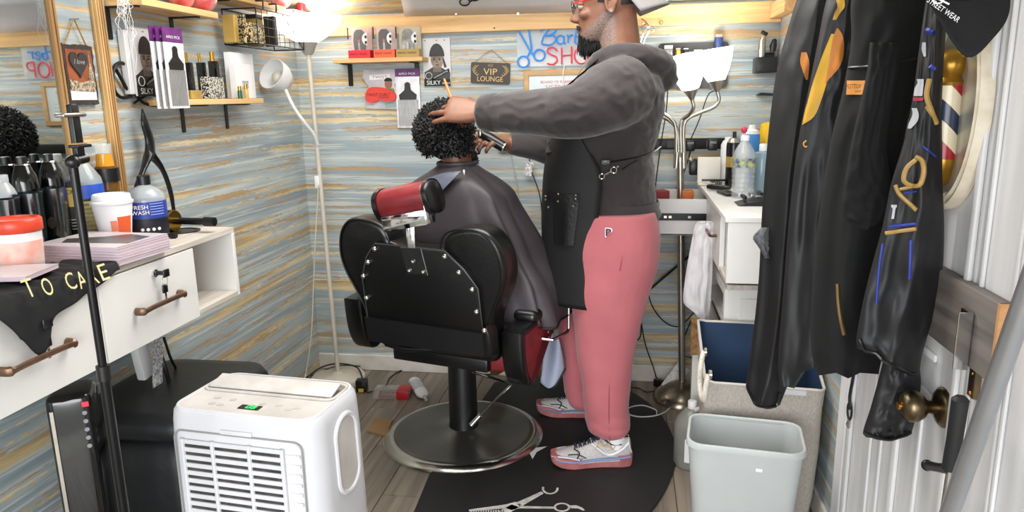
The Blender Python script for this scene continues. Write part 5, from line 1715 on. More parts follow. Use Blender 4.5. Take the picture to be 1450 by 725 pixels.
def head_mb(o, fwd, lft, up, sc, parts):
    """head: chin at o, local x forward, y left, z up"""
    def T(x, y, z):
        return o + (fwd * x + lft * y + up * z) * sc
    mb = MB()
    rows = [(-.004, .074, .038, .020), (.006, .090, .010, .036), (.02, .0985, -.012, .047), (.04, .0985, -.034, .056), (.06, .0975, -.056, .062), (.08, .096, -.074, .067), (.10, .093, -.086, .071), (.118, .089, -.093, .0735), (.133, .097, -.097, .075), (.15, .099, -.099, .0765), (.17, .095, -.099, .0765), (.19, .085, -.093, .072), (.208, .066, -.080, .061), (.222, .040, -.058, .044), (.231, .012, -.03, .022)]
    rings = []
    for z, xf, xb, w in lerp_rows(rows, 2):
        c = (xf + xb) / 2
        r = []
        for k in range(28):
            t = 2 * pi * k / 28
            e = 2.35
            ct, st_ = cos(t), sin(t)
            x = c + (xf - xb) / 2 * math.copysign(abs(ct) ** (2 / e), ct)
            yw = w * math.copysign(abs(st_) ** (2 / e), st_)
            if ct > 0.2 and z < .13:
                yw *= 1 - .12 * (ct - .2)
            r.append(T(x, yw, z))
        rings.append(r)
    mb.loft(rings)
    # nose
    nr = []
    for z, x, w in ((.132, .096, .008), (.118, .101, .009), (.10, .113, .011), (.088, .124, .015), (.078, .126, .019), (.070, .115, .019), (.066, .098, .012)):
        nr.append([T(x - .03, 0, z) + (fwd * (.03 * cos(t)) + lft * (w * sin(t))) * sc for t in [2 * pi * k / 12 for k in range(12)]])
    mb.loft(nr)
    for s_ in (-1, 1):
        mb.ball(T(.104, s_ * .013, .076), .0085 * sc, 10, 8)                      # nostril wing
        mb.ball(T(.091, s_ * .034, .1345), (.014 * sc, .020 * sc, .007 * sc), 12, 8, Matrix((fwd, lft, up)).transposed())  # brow
        mb.ball(T(.072, s_ * .045, .088), (.020 * sc, .018 * sc, .016 * sc), 12, 8, Matrix((fwd, lft, up)).transposed())   # cheek
        RM = Matrix((fwd, lft, up)).transposed() @ Matrix.Rotation(s_ * radians(-22), 3, 'Z')
        mb.ball(T(-.012, s_ * .080, .105), (.017 * sc, .006 * sc, .031 * sc), 14, 10, RM)
        er = []
        for k in range(12):
            t = radians(-100 + 290 * k / 11)
            er.append(T(-.012 + .017 * cos(t) * -s_ * -s_, s_ * .085, .107 + .029 * sin(t)))
        mb.tube(er, [.0045 * sc] * 12, 8)
    for dz, w in ((.048, .023), (.040, .021)):
        mb.ball(T(.097, 0, dz), (.009 * sc, w * sc, .006 * sc), 14, 8, Matrix((fwd, lft, up)).transposed())
    return mb, T

def hand_mb(mb, W_, d, n, t, sc, curls, spread, thumb):
    """hand from wrist W_: d along the hand, n back of the hand, t towards the thumb"""
    d, n, t = Vector(d).normalized(), Vector(n), Vector(t)
    n = (n - d * n.dot(d)).normalized()
    t0 = d.cross(n)
    t = t0 if t0.dot(t) > 0 else -t0
    rings = []
    for s_, w, th, drop in ((-.02, .027, .021, 0), (.0, .028, .020, 0), (.025, .036, .019, 0), (.055, .042, .017, .001), (.085, .043, .0145, .002), (.098, .040, .011, .003)):
        rings.append(ell(W_ + d * (s_ * sc) - n * (drop * sc), t, n, w * sc, th * sc, 16, 2.6))
    mb.loft(rings)
    mb.ball(W_ + d * (.035 * sc) + t * (.024 * sc) - n * (.010 * sc), (.020 * sc, .018 * sc, .016 * sc), 12, 8)
    L_ = [.074, .084, .078, .060]
    for k in range(4):
        lat = (.031 - .0205 * k)
        p = W_ + d * ((.088 - .004 * abs(k - 1)) * sc) + t * (lat * sc)
        a0 = radians(spread[k])
        dd = (d * cos(a0) + t * sin(a0)).normalized()
        pts, rr_ = [p - dd * (.02 * sc), p], [.0098 * sc, .0102 * sc]
        ang = 0
        cur = p
        c = curls[k]
        for q, fr in enumerate((.45, .30, .25)):
            ang += radians(c[q])
            v = dd * cos(ang) - n * sin(ang)
            mid = cur + v * (L_[k] * fr * .5 * sc)
            cur = cur + v * (L_[k] * fr * sc)
            pts += [mid, cur]
            rr_ += [(.0090 - .0009 * q) * sc, (.0092 - .0009 * q) * sc]
        rr_[-1] = .0058 * sc
        mb.tube(pts, rr_, 10)
    p = W_ + d * (.028 * sc) + t * (.026 * sc) - n * (.006 * sc)
    a0, dn = radians(thumb[0]), radians(thumb[1])
    v = (d * cos(a0) + t * sin(a0)) * cos(dn) - n * sin(dn)
    v2 = (d * cos(a0 - .5) + t * sin(a0 - .5)) * cos(dn + .3) - n * sin(dn + .3)
    mb.tube([p - v * .01 * sc, p + v * .025 * sc, p + v * .05 * sc, p + v * .05 * sc + v2 * .018 * sc, p + v * .05 * sc + v2 * .034 * sc], [.013 * sc, .0125 * sc, .0108 * sc, .0102 * sc, .006 * sc], 10)

def skin_material(name, c1, c2):
    m = M(name, c1, 0.45, rgb2=c2, scale=14, bump=0.04, bscale=220)
    m.node_tree.nodes['Principled BSDF'].inputs['Subsurface Weight'].default_value = 0.06
    m.node_tree.nodes['Principled BSDF'].inputs['Subsurface Radius'].default_value = (0.02, 0.008, 0.004)
    return m
SKIN1 = skin_material('warm_brown_skin', (128, 86, 65), (112, 73, 54))
SKIN2 = skin_material('brown_skin', (128, 86, 65), (108, 70, 52))
HAIRM = M('black_hair', (13, 12, 12), 0.55, var=0.3)

def curls_mb(mb, pts, rnd, length, rad, turn, wire=0.0022):
    for p, nrm in pts:
        u = nrm.orthogonal().normalized()
        w = nrm.cross(u)
        ph = rnd.uniform(0, 6.28)
        lean_ = Vector((rnd.gauss(0, .35), rnd.gauss(0, .35), rnd.gauss(-.1, .3)))
        dr = (nrm + lean_).normalized()
        L_ = length * rnd.uniform(.6, 1.25)
        q = []
        for k in range(6):
            a = ph + turn * k
            q.append(p + dr * (L_ * k / 5) + (u * cos(a) + w * sin(a)) * rad)
        mb.tube(q, [wire] * 5 + [wire * .4], 4)

# ------------------------------------------------------------------ seated client
rnd = random.Random(11)
ha = radians(38)
hf, hl = Vector((sin(ha), cos(ha), 0)), Vector((-cos(ha), sin(ha), 0))
HO = Vector((-0.662, 2.71, 1.160))
cl = thing('person', 'seated client with curly black hair under a black cape, back to the viewer', 'person', (-0.62, 2.72, 0.60))
mb, TH = head_mb(HO, hf, hl, VZ_, 1.02, None)
BO = Vector((-0.635, 2.70, 0))
def BP(r, f, z):
    return BO + CRT * r + CFW * f + VZ_ * z
mb.loft([ell(BP(0.0, 0.0, z), CRT, CFW, a, b, 20) for z, a, b in ((1.10, .075, .075), (1.14, .06, .064), (1.18, .056, .060), (1.24, .055, .062))])
mb.loft([ell(BP(0, f, z), CRT, CFW, a, b, 24, 2.4) for z, f, a, b in ((.60, .02, .17, .12), (.75, .0, .16, .11), (.92, -.01, .18, .11), (1.02, -.01, .195, .10), (1.07, -.005, .17, .085), (1.11, 0, .10, .07), (1.135, 0, .06, .06))])
for s_ in (-1, 1):
    mb.tube([BP(s_ * .16, 0, 1.045), BP(s_ * .215, .02, .95), BP(s_ * .25, .05, .82), BP(s_ * .23, .18, .755), BP(s_ * .20, .28, .74)], [.055, .052, .046, .040, .03], 12)
    hand_mb(mb, BP(s_ * .20, .28, .745), CFW, VZ_, CRT * -s_, 1.0, [(20, 20, 15)] * 4, (6, 2, -3, -8), (40, 20))
    mb.tube([BP(s_ * .09, .04, .665), BP(s_ * .12, .28, .66), BP(s_ * .13, .50, .645)], [.085, .075, .06], 14)
    mb.tube([BP(s_ * .13, .50, .645), BP(s_ * .13, .54, .42), BP(s_ * .13, .52, .20), BP(s_ * .13, .56, .14), BP(s_ * .13, .66, .125)], [.058, .052, .04, .04, .03], 12)
put('body', fuse(mb, 0.005, 3), SKIN2, cl, 80)
# hair
HC = Vector((-0.668, 2.695, 1.296))
mb = MB()
shell = MB().ball(HC, (0.108, 0.112, 0.108), 28, 20)
pts = []
N_ = 2300
for i in range(N_):
    z = 1 - 2 * (i + .5) / N_
    t = i * 2.399963
    r = math.sqrt(1 - z * z)
    v = Vector((r * cos(t), r * sin(t), z))
    if v.dot(hf) > .40 and v.z < .55:
        continue
    if v.z < -.72:
        continue
    pts.append((HC + Vector((v.x * .106, v.y * .110, v.z * .105)), v))
curls_mb(mb, pts, rnd, 0.024, 0.0055, 1.5, 0.0026)
core = fuse(MB().ball(HC, (0.104, 0.108, 0.104), 28, 20), 0.006, 2)
core.v = [tuple(Vector(p) - hf * max(0, (Vector(p) - HC).dot(hf) - .045)) for p in core.v]
hr = put('hair', core, HAIRM, cl, 80)
put('curls', mb, HAIRM, hr, 60, recalc=False, kind='stuff')
mb = MB()
pts = []
for i in range(420):
    s_ = rnd.uniform(-1, 1)
    x, y, z = rnd.uniform(.0, .10), rnd.uniform(.045, .06) * (-1 if rnd.random() < .75 else 1), rnd.uniform(-.004, .06)
    if x > .07:
        y *= .6
    p = TH(x, y, z)
    pts.append((p, ((hf * (x - .03) * 6 + hl * y * 14) + VZ_ * -.25).normalized()))
for i in range(60):
    pts.append((TH(rnd.uniform(-.005, .01), -.068, rnd.uniform(.05, .12)), -hl))
curls_mb(mb, pts, rnd, 0.014, 0.003, 1.4, 0.0021)
put('beard', mb, HAIRM, cl, 60, recalc=False, kind='stuff')
put('undershirt_collar', MB().tube([p for p in ell(BP(0.004, 0.006, 1.158), CRT, CFW, .066, .070, 25)] + [ell(BP(0.004, 0.006, 1.158), CRT, CFW, .066, .070, 25)[0]], 0.008, 8), PAPER, cl)
# cape
CAPE = M('charcoal_cape_nylon', (66, 59, 63), 0.5, rgb2=(56, 50, 54), scale=3, bump=0.35, bscale=9)
LINING = M('pale_blue_lining', (182, 190, 214), 0.6, var=0.1)
rowsC = [  # z, f, left, right, back, front
    (1.185, .00, .060, .060, .062, .066), (1.172, .00, .074, .074, .072, .076), (1.150, .0, .110, .108, .088, .09), (1.118, .0, .170, .165, .112, .11), (1.075, .0, .235, .222, .128, .13),
    (1.02, .0, .262, .250, .136, .16), (.93, .0, .280, .300, .14, .20), (.84, .02, .290, .332, .15, .30), (.765, .03, .30, .372, .15, .40), (.70, .03, .31, .390, .15, .46), (.64, .03, .31, .400, .15, .50), (.595, .03, .31, .404, .14, .50)]
rows2 = lerp_rows(rowsC, 4)
NT = 120
rings = []
for j, (z, f, lf, rt, bk, fr) in enumerate(rows2):
    tt = j / (len(rows2) - 1)
    ring = []
    for k in range(NT):
        th = 2 * pi * k / NT
        c_, s_ = cos(th), sin(th)
        a = rt if c_ > 0 else lf
        b = fr if s_ > 0 else bk
        e = 2.2 + (2.6 * tt if c_ > 0 and s_ < 0 else 0)
        r_ = math.copysign(abs(c_) ** (2 / e), c_) * a
        f_ = math.copysign(abs(s_) ** (2 / e), s_) * b
        fold = (0.05 * sin(7 * th + 1.5 * tt) + 0.075 * abs(sin(6.5 * th + 2.0 - 2 * tt)) - .05) * tt
        fold += 0.022 * sin(11 * th + 9 * tt) * min(1, tt * 4) * (1 - tt)
        if s_ < -.2 and c_ < .1:
            fold *= .5
        dz = 0.012 * sin(5 * th) * tt
        ring.append(BP(r_ * (1 + fold), f + f_ * (1 + fold * .6), z + dz))
    rings.append(ring)
mb = MB().loft(rings, caps=False)
o = put('barber_cape', mb, [CAPE, LINING], cl, 80)
md = o.modifiers.new('s', 'SOLIDIFY')
md.thickness = 0.0025
md.material_offset = 1
md.offset = -1
put('hem', MB().tube(rings[-1] + [rings[-1][0]], 0.004, 6), BLACK, cl)
# neck band, closing flap and clip
put('neck_band', MB().tube(ell(BP(0, 0, 1.178), CRT, CFW, .068, .070, 32) + [ell(BP(0, 0, 1.178), CRT, CFW, .068, .070, 32)[0]], 0.010, 8), CAPE, cl)
FL = M('grey_satin_flap', (92, 96, 110), 0.35, var=0.1)
def on_cape_back(px, py, off):
    d = ray(px, py).normalized()
    best, bp = 1e9, None
    for rg in rings[4:24]:
        for q in rg:
            v = q - CP
            t_ = v.dot(d)
            dd_ = (v - d * t_).length
            if dd_ < .03 and t_ < best:
                best, bp = t_, q
    return CP + d * ((best if bp else 2.72) - off)
fpx = [(653, 243), (632, 245), (602, 252), (580, 266), (614, 263), (622, 272)]
mb = MB().sheet(lambda u, v: on_cape_back(653 + (580 - 653) * u * (1 - v) + (622 - 653) * u * v, 242 + (266 - 242) * u * (1 - v) + (274 - 242) * u * v - 6 * sin(pi * u) * (1 - v), 0.012), 8, 6)
put('closure_flap', mb, FL, cl, 80)
q = on_cape_back(657, 244, .01)
put('clip', MB().box(q, (0.008, 0.006, 0.022), None, 0.002), STEEL, cl)
# light blue inner corner of the cape hanging by the barber's leg
def hang(u, v):
    a = PY(772 + 20 * u + 4 * v, 470 + 8 * u, 2.79)
    b = PY(764 + 36 * u, 545 + 8 * sin(pi * u) - 22 * u * u, 2.79)
    p = a * (1 - v) + b * v
    return p + Vector((0, 0.02 * sin(5 * u + 2 * v), 0))
o = put('cape_lining_corner', MB().sheet(hang, 12, 12), LINING, cl, 80)
md = o.modifiers.new('s', 'SOLIDIFY'); md.thickness = 0.003
put('hem', MB().tube([hang(k / 12, 1) for k in range(13)], 0.004, 6), BLACK, cl)
def hang2(u, v):
    return PY(763 + 22 * u * (1 - .4 * v), 448 + 3 * u + 14 * v * (1 - u * .8), 2.62 - .02 * v)
put('cape_lining_corner', MB().sheet(hang2, 6, 6), LINING, cl, 80)

# ------------------------------------------------------------------ the barber
BYC = 2.77
pb = thing('person', 'standing barber in grey hoodie, black apron and pink sweatpants combing the client', 'person', (-0.08, BYC, 0))
HS = 1.13
pitch_h = radians(6)
bf = Vector((-cos(pitch_h), 0, -sin(pitch_h)))
bu = Vector((-sin(pitch_h), 0, cos(pitch_h)))
bl = Vector((0, -1, 0))
BHO = Vector((-0.062, BYC, 1.612))
mb, TB = head_mb(BHO, bf, bl, bu, HS, None)
def BR(px, py):
    return PY(px, py, BYC)
# neck
mb.loft([ell(PY(px, py, BYC), VX_, VY_, a, b, 20) for px, py, a, b in ((888, 105, .105, .115), (882, 85, .09, .085), (876, 60, .078, .072), (872, 30, .078, .07), (870, 5, .075, .068))])
def trow(rows, yc, n=24, p=2.3, k=3):
    rings = []
    for py, l, r, hy in lerp_rows(rows, k):
        A_, B_ = PY(l, py, yc), PY(r, py, yc)
        rings.append(ell((A_ + B_) / 2, VX_, VY_, (B_ - A_).length / 2, hy, n, p))
    return rings
tor = [(320, 796, 918, .165), (290, 792, 914, .165), (250, 792, 912, .17), (210, 796, 914, .18), (170, 802, 922, .19), (135, 818, 926, .195), (112, 832, 926, .18), (98, 848, 920, .12)]
mb.loft(trow(tor, BYC))
SHn, SHf = Vector((PY(890, 128, 2.58).x, 2.585, PY(890, 128, 2.58).z)), Vector((PY(880, 128, 2.95).x, 2.95, PY(880, 128, 2.95).z))
ELn, WRn = PY(815, 158, 2.46), PY(684, 160, 2.565)
ELf, WRf = PY(800, 208, 2.98), PY(718, 203, 2.88)
mb.tube([SHn, (SHn + ELn) / 2, ELn, (ELn * .5 + WRn * .5), WRn], [.075, .066, .055, .048, .034], 14)
mb.tube([SHf, (SHf + ELf) / 2, ELf, (ELf * .5 + WRf * .5), WRf], [.075, .066, .055, .046, .034], 14)
# near hand, palm resting on the hair
K_ = PY(630, 153, 2.575)
nb = Vector((0.05, -0.86, 0.5))
hand_mb(mb, WRn + (K_ - WRn).normalized() * .012, K_ - WRn, nb, (0, .5, .86), 1.24, [(52, 60, 40), (40, 45, 30), (14, 10, 6), (10, 8, 4)], (6, 2, -3, -13), (50, 40))
# far hand holding the clipper
K2 = PY(690, 196, 2.80)
hand_mb(mb, WRf, K2 - WRf, (0.0, -0.5, .85), (0, .8, .5), 1.1, [(30, 45, 35)] * 4, (6, 2, -3, -9), (35, 40))
# legs inside the sweatpants
for yy, pts in ((2.66, ((868, 330), (858, 430), (856, 520), (862, 620))), (2.89, ((862, 330), (832, 430), (822, 500), (818, 560)))):
    P_ = [PY(a, b, yy) for a, b in pts]
    mb.tube([P_[0] + VZ_ * .03] + P_, [.07, .085, .062, .052, .036], 14)
bd = put('body', fuse(mb, 0.005, 3), SKIN1, pb, 80)
# stubble as a colour layer on the jaw
def add_stubble(o, T_inv):
    me = o.data
    at_ = me.color_attributes.new('stubble', 'FLOAT_COLOR', 'POINT')
    off = wloc(o)
    vals = np.zeros((len(me.vertices), 4))
    for i, v in enumerate(me.vertices):
        x, y, z = T_inv(v.co + off)
        k = 0
        if -.02 < x < .11 and -.03 < z < .085 and abs(y) < .09:
            line = .085 - .55 * max(0, x - .02) if x > .02 else .115
            k = max(0, min(1, (line - z) / .018)) * max(0, min(1, (x + .022) / .012))
            if z < -.012:
                k *= max(0, 1 - (-.012 - z) / .012)
        vals[i] = (k, k, k, 1)
    at_.data.foreach_set('color', vals.ravel())
def TBinv(p):
    d = (p - BHO) / HS
    return d.dot(bf), d.dot(bl), d.dot(bu)
add_stubble(bd, TBinv)
def stubble_nodes(m):
    N, L = m.node_tree.nodes, m.node_tree.links
    b = N['Principled BSDF']
    src = b.inputs['Base Color'].links[0].from_socket
    at_ = N.new('ShaderNodeAttribute')
    at_.attribute_name = 'stubble'
    nz = N.new('ShaderNodeTexNoise')
    nz.inputs['Scale'].default_value = 420
    tc = N.new('ShaderNodeTexCoord')
    L.new(tc.outputs['Object'], nz.inputs['Vector'])
    hair = ramp(N, L, nz.outputs['Fac'], [(0.42, lin((70, 62, 60))), (0.58, lin((150, 138, 132)))])
    mm = N.new('ShaderNodeMath')
    mm.operation = 'MULTIPLY'
    mm.inputs[1].default_value = 0.62
    L.new(at_.outputs['Fac'], mm.inputs[0])
    mx = N.new('ShaderNodeMix')
    mx.data_type = 'RGBA'
    L.new(mm.outputs[0], mx.inputs['Factor'])
    L.new(src, mx.inputs['A'])
    L.new(hair, mx.inputs['B'])
    L.new(mx.outputs['Result'], b.inputs['Base Color'])
stubble_nodes(SKIN1)
# eyes
for s_ in (-1, 1):
    e = put('eye', MB().ball(TB(.083, s_ * .033, .119), .0125 * HS, 16, 12), M('eye_white', (226, 220, 212), 0.2), pb)
    put('iris', MB().ball(TB(.0895, s_ * .034, .117), .0068 * HS, 12, 8), M('dark_iris', (36, 24, 18), 0.1), e)
    put('eyelid', MB().ball(TB(.0825, s_ * .033, .1225), (.0145 * HS, .0165 * HS, .0105 * HS), 14, 10), SKIN1, e)
    put('eyebrow', MB().tube([TB(.099, s_ * .018, .138), TB(.098, s_ * .034, .142), TB(.088, s_ * .050, .138)], [.003 * HS, .0035 * HS, .002 * HS], 8), HAIRM, pb)
# goatee, moustache, hair
rb = random.Random(4)
mb = MB()
for i in range(620):
    a = rb.uniform(-1, 1)
    x0 = rb.uniform(.035, .098)
    p = TB(x0, a * (.044 if x0 < .075 else .034), rb.uniform(-.010, .006 + .028 * max(0, (x0 - .06) / .04)))
    L_ = rb.uniform(.022, .042) * (.55 + .45 * min(1, (x0 - .03) / .05))
    dr = (bf * (.12 + rb.gauss(0, .14)) - bu * 1.0 + bl * (a * .15 + rb.gauss(0, .12))).normalized()
    mb.tube([p, p + dr * L_ * .5 * HS + bf * .003, p + dr * L_ * HS], [.0030, .0026, .0006], 4)
put('goatee', mb, HAIRM, pb, 60, recalc=False, kind='stuff')
mb = MB()
for i in range(160):
    a = rb.uniform(-1, 1)
    p = TB(.1035 - .010 * abs(a), a * .030, .060 - .010 * abs(a) + rb.uniform(-.003, .003))
    dr = (-bu * .8 + bl * a * .7 + bf * .2).normalized()
    mb.tube([p, p + dr * .012], [.0018, .0007], 4)
put('moustache', mb, HAIRM, pb, 60, recalc=False, kind='stuff')
def scalp_patch(a0, a1, z0, z1):
    def fn(t, v):
        a = radians(a0 + (a1 - a0) * t)
        z = (z0 + (z1 - z0) * v) + .03 * (1 - v) * max(0, abs(a - pi) - 1.1)
        w = float(np.interp(z, [.06, .10, .15], [.062, .0725, .078]))
        xb, xf = float(np.interp(z, [.06, .10, .15], [-.058, -.088, -.1005])), .1
        ct, st_ = cos(a), sin(a)
        c = (xb + xf) / 2
        return TB(c + (xf - xb) / 2 * math.copysign(abs(ct) ** .85, ct), (w + .001) * math.copysign(abs(st_) ** .85, st_), z)
    return MB().sheet(fn, 26, 8)
GH_ = M('greying_hair', (44, 40, 38), 0.8, rgb2=(24, 22, 21), scale=300)
put('cropped_hair', scalp_patch(116, 244, .098, .155), GH_, pb, 80)
for s0 in (78, 270):
    put('sideburn', scalp_patch(s0, s0 + 12, .095, .155), GH_, pb, 80)
# cap worn backwards
CAPW = M('off_white_twill', (214, 210, 206), 0.75, bump=0.1, bscale=300, var=0.08)
rings = []
for z, k_ in ((.146, 1.03), (.165, 1.045), (.19, 1.03), (.212, .93), (.232, .72), (.246, .40), (.250, .08)):
    rings.append([TB(-.002 + .108 * k_ * cos(t), .085 * k_ * sin(t), z) for t in [2 * pi * q / 32 for q in range(32)]])
cp = put('cap', MB().loft(rings), CAPW, pb, 60)
def brim(u, v):
    a = radians(180 - 62 + 124 * u)
    r0 = Vector((-.002 + .108 * cos(a), .085 * sin(a)))
    ext = .085 * v * (0.55 + .45 * sin(pi * u))
    return TB(r0.x - ext, r0.y * (1 + .05 * v), .138 - .048 * v - .02 * v * (2 * abs(u - .5)) ** 2)
o = put('cap_brim', MB().sheet(brim, 20, 8), M('grey_brim', (140, 136, 136), 0.8, var=0.1), cp, 80)
md = o.modifiers.new('s', 'SOLIDIFY'); md.thickness = 0.004
put('button', MB().ball(TB(0, 0, .252), .007, 10, 6), CAPW, cp)
# glasses
mb = MB()
for s_ in (-1, 1):
    mb.tube([TB(.109 + .002 * cos(t), s_ * .035 + .025 * cos(t), .113 + .019 * sin(t)) for t in [2 * pi * q / 24 for q in range(25)]], .0014, 6)
mb.tube([TB(.112, -.011, .118), TB(.115, 0, .121), TB(.112, .011, .118)], .0014, 6)
gl_ = put('glasses', mb, M('dark_wire', (50, 44, 44), 0.3, 0.7), pb)
mb = MB()
for s_ in (-1, 1):
    mb.tube([TB(.107, s_ * .060, .124), TB(.07, s_ * .079, .126), TB(.02, s_ * .083, .124), TB(-.012, s_ * .088, .116)], [.0028, .003, .003, .002], 6)
put('temple', mb, M('red_acetate', (186, 40, 50), 0.3), gl_)
for s_ in (-1, 1):
    put('lens', MB().lathe(TB(.109, s_ * .035, .113), [(.0225, 0), (.0225, .0008)], 20, -bf, sx=1), clear('lens_glass', (225, 232, 236), 0.12, 0.03), gl_)
# hoodie
HOOD = M('charcoal_fleece', (53, 46, 47), 0.9, rgb2=(45, 39, 40), scale=5, bump=0.35, bscale=12, sheen=0.25)
mb = MB()
tor = [(308, 790, 932, .185), (300, 786, 934, .19), (285, 783, 929, .19), (262, 780, 927, .20), (240, 779, 925, .205), (225, 780, 923, .20), (205, 784, 928, .212), (180, 790, 934, .225), (155, 797, 939, .235), (130, 806, 941, .238), (112, 818, 938, .222), (98, 834, 930, .17), (84, 846, 922, .125), (72, 850, 914, .10)]
rg = trow(tor, BYC, 32, 2.4, 4)
mb.loft(rg)
mb.tube(smooth_path([SHn + Vector((0, .03, 0.005)), (SHn * .62 + ELn * .38) + VZ_ * .004, ELn, ELn * .55 + WRn * .45, WRn * .93 + ELn * .07], 4), list(np.interp(np.linspace(0, 1, 17), [0, .25, .5, .75, 1], [.118, .118, .092, .076, .064])), 20)
cu_ = WRn * .99 + ELn * .01
dcu = (WRn - ELn).normalized()
mb.tube([WRn - dcu * .055, WRn - dcu * .01, WRn + dcu * .0], [.066, .064, .060], 20)
mb.tube(smooth_path([SHf, (SHf * .6 + ELf * .4), ELf, ELf * .5 + WRf * .5, WRf * .96 + ELf * .04], 4), list(np.interp(np.linspace(0, 1, 17), [0, .25, .5, .75, 1], [.115, .105, .080, .062, .042])), 18)
# hood bunched behind the neck
hoodc = [((838, 112), .0, .026), ((846, 92), -.105, .034), ((872, 82), -.128, .042), ((905, 84), -.125, .048), ((930, 92), -.07, .052), ((936, 96), 0, .054), ((930, 92), .07, .052), ((905, 84), .125, .048), ((872, 82), .128, .042), ((846, 92), .105, .034), ((838, 112), .0, .026)]
hp = [PY(a[0], a[1], BYC) + VY_ * b for a, b, r in hoodc]
hr_ = [r for a, b, r in hoodc]
q = smooth_path(hp, 5)
mb.tube(q, list(np.interp(np.linspace(0, 1, len(q)), np.linspace(0, 1, len(hr_)), hr_)), 14)
mb.tube(smooth_path([PY(905, 84, BYC) + VY_ * -.11, PY(933, 98, BYC) + VY_ * -.06, PY(941, 112, BYC), PY(933, 98, BYC) + VY_ * .06, PY(905, 84, BYC) + VY_ * .11], 5), [.03] * 6 + [.045] * 9 + [.03] * 6, 14)
hm = fuse(mb, 0.0065, 6, 0.5)
# creases: gentle real relief in the cloth
out = []
for p in hm.v:
    v = Vector(p)
    n_ = noise.noise(Vector((v.x * 9, v.y * 9, v.z * 16)))
    n2 = noise.noise(Vector((v.x * 22 + v.z * 8, v.y * 14, v.z * 26)) + Vector((5, 1, 2)))
    k_ = 0.008 * n_ + 0.005 * (1 - 2 * abs(n2))
    if v.y < 2.62 and v.z > 1.25:          # sleeve wrinkles run across the arm
        k_ += 0.007 * sin(v.x * 80 + v.z * 70) * max(0, noise.noise(v * 7 + Vector((3, 3, 3))))
    c0 = Vector((0.0, BYC, v.z))
    d_ = (v - c0)
    out.append(tuple(v + (d_.normalized() if d_.length > 1e-6 else VX_) * k_))
hm.v = out
hd_ = put('hoodie', hm, HOOD, pb, 180)
put('cuff', MB().tube([WRn - dcu * .062, WRn - dcu * .056, WRn - dcu * .002, WRn + dcu * .004], [.060, .068, .0635, .058], 24), HOOD, hd_, 60)
for ky in (0,):
    zp = [PY(833, 84, BYC - .05), PY(822, 100, BYC - .06), PY(812, 116, BYC - .07), PY(806, 128, BYC - .08)]
    put('zip', MB().tube(smooth_path(zp, 4), 0.002, 6), M('dark_zip', (110, 104, 104), .4, .5), hd_)
sl_ = [ell(c, VX_, VY_, a, b, 32, 2.4) for c, a, b in [((PY(789, py, BYC) + PY(933, py, BYC)) / 2, (PY(933, py, BYC) - PY(789, py, BYC)).length / 2 * s1, .19 * s1) for py, s1 in ((312, .96), (310, 1.0), (286, 1.015), (283, .985))]]
put('hem_rib', MB().loft(sl_, caps=False), HOOD, hd_, 60)
# sweatpants
PINKP = M('dusty_pink_fleece', (190, 106, 112), 0.85, rgb2=(178, 96, 103), scale=5, bump=0.12, bscale=14, sheen=0.2)
mb = MB()
near = [(300, 812, 928, .12), (330, 808, 935, .128), (360, 806, 933, .13), (390, 806, 927, .126), (420, 807, 919, .12), (460, 812, 907, .110), (500, 817, 899, .104), (540, 823, 894, .100), (575, 827, 891, .095), (594, 830, 892, .094), (606, 833, 891, .088), (614, 846, 884, .066)]
farl = [(300, 800, 920, .12), (330, 796, 924, .125), (380, 788, 910, .12), (420, 786, 890, .11), (460, 790, 872, .104), (500, 795, 862, .098), (530, 797, 857, .094), (552, 800, 852, .088), (566, 804, 848, .078), (574, 810, 842, .064)]
mb.loft(trow(near, 2.665, 26, 2.3))
mb.loft(trow(farl, 2.885, 26, 2.3))
hip = [(292, 790, 928, .175), (312, 788, 933, .185), (335, 790, 934, .195), (360, 792, 930, .19), (385, 800, 922, .16)]
mb.loft(trow(hip, BYC, 30, 2.5))
pm = fuse(mb, 0.0065, 7, 0.5)
out = []
for p in pm.v:
    v = Vector(p)
    low = max(0, min(1, (0.28 - v.z) / .2))
    k_ = 0.006 * noise.noise(Vector((v.x * 8, v.y * 8, v.z * 7))) + low * 0.010 * noise.noise(Vector((v.x * 14, v.y * 14, v.z * 34)))
    yc_ = 2.665 if v.y < 2.775 else 2.885
    d_ = Vector((v.x - (0.0 if yc_ < 2.7 else -.1), v.y - yc_, 0))
    out.append(tuple(v + (d_.normalized() if d_.length > 1e-6 else VX_) * k_))
pm.v = out
pn = put('sweatpants', pm, PINKP, pb, 180)
sp_ = [PY(px, py, 2.665) - VY_ * dy for px, py, dy in ((868, 420, .116), (866, 470, .106), (864, 520, .101), (863, 570, .095), (864, 612, .08))]
put('side_seam', MB().tube(smooth_path(sp_, 5), 0.0022, 6), M('deep_pink_seam', (160, 76, 86), 0.9), pn)
pk = [PY(px, py, 2.665) - VY_ * dy for px, py, dy in ((886, 310, .118), (885, 330, .124), (882, 350, .127), (878, 372, .127))]
put('pocket_seam', MB().tube(smooth_path(pk, 5), 0.003, 6), MATS['deep_pink_seam'], pn)
lp0 = PY(862, 329, 2.665 - .131)
NAVY = M('navy_thread', (30, 32, 70), 0.8)
lettering('P', 0.034, PAPER, pn, lp0 + Vector((0, -.001, 0)), VX_ + VY_ * .12, VZ_, width=0.026)
lettering('P', 0.027, NAVY, pn, lp0 + Vector((-.001, -.0022, 0)), VX_ + VY_ * .12, VZ_, width=0.019)
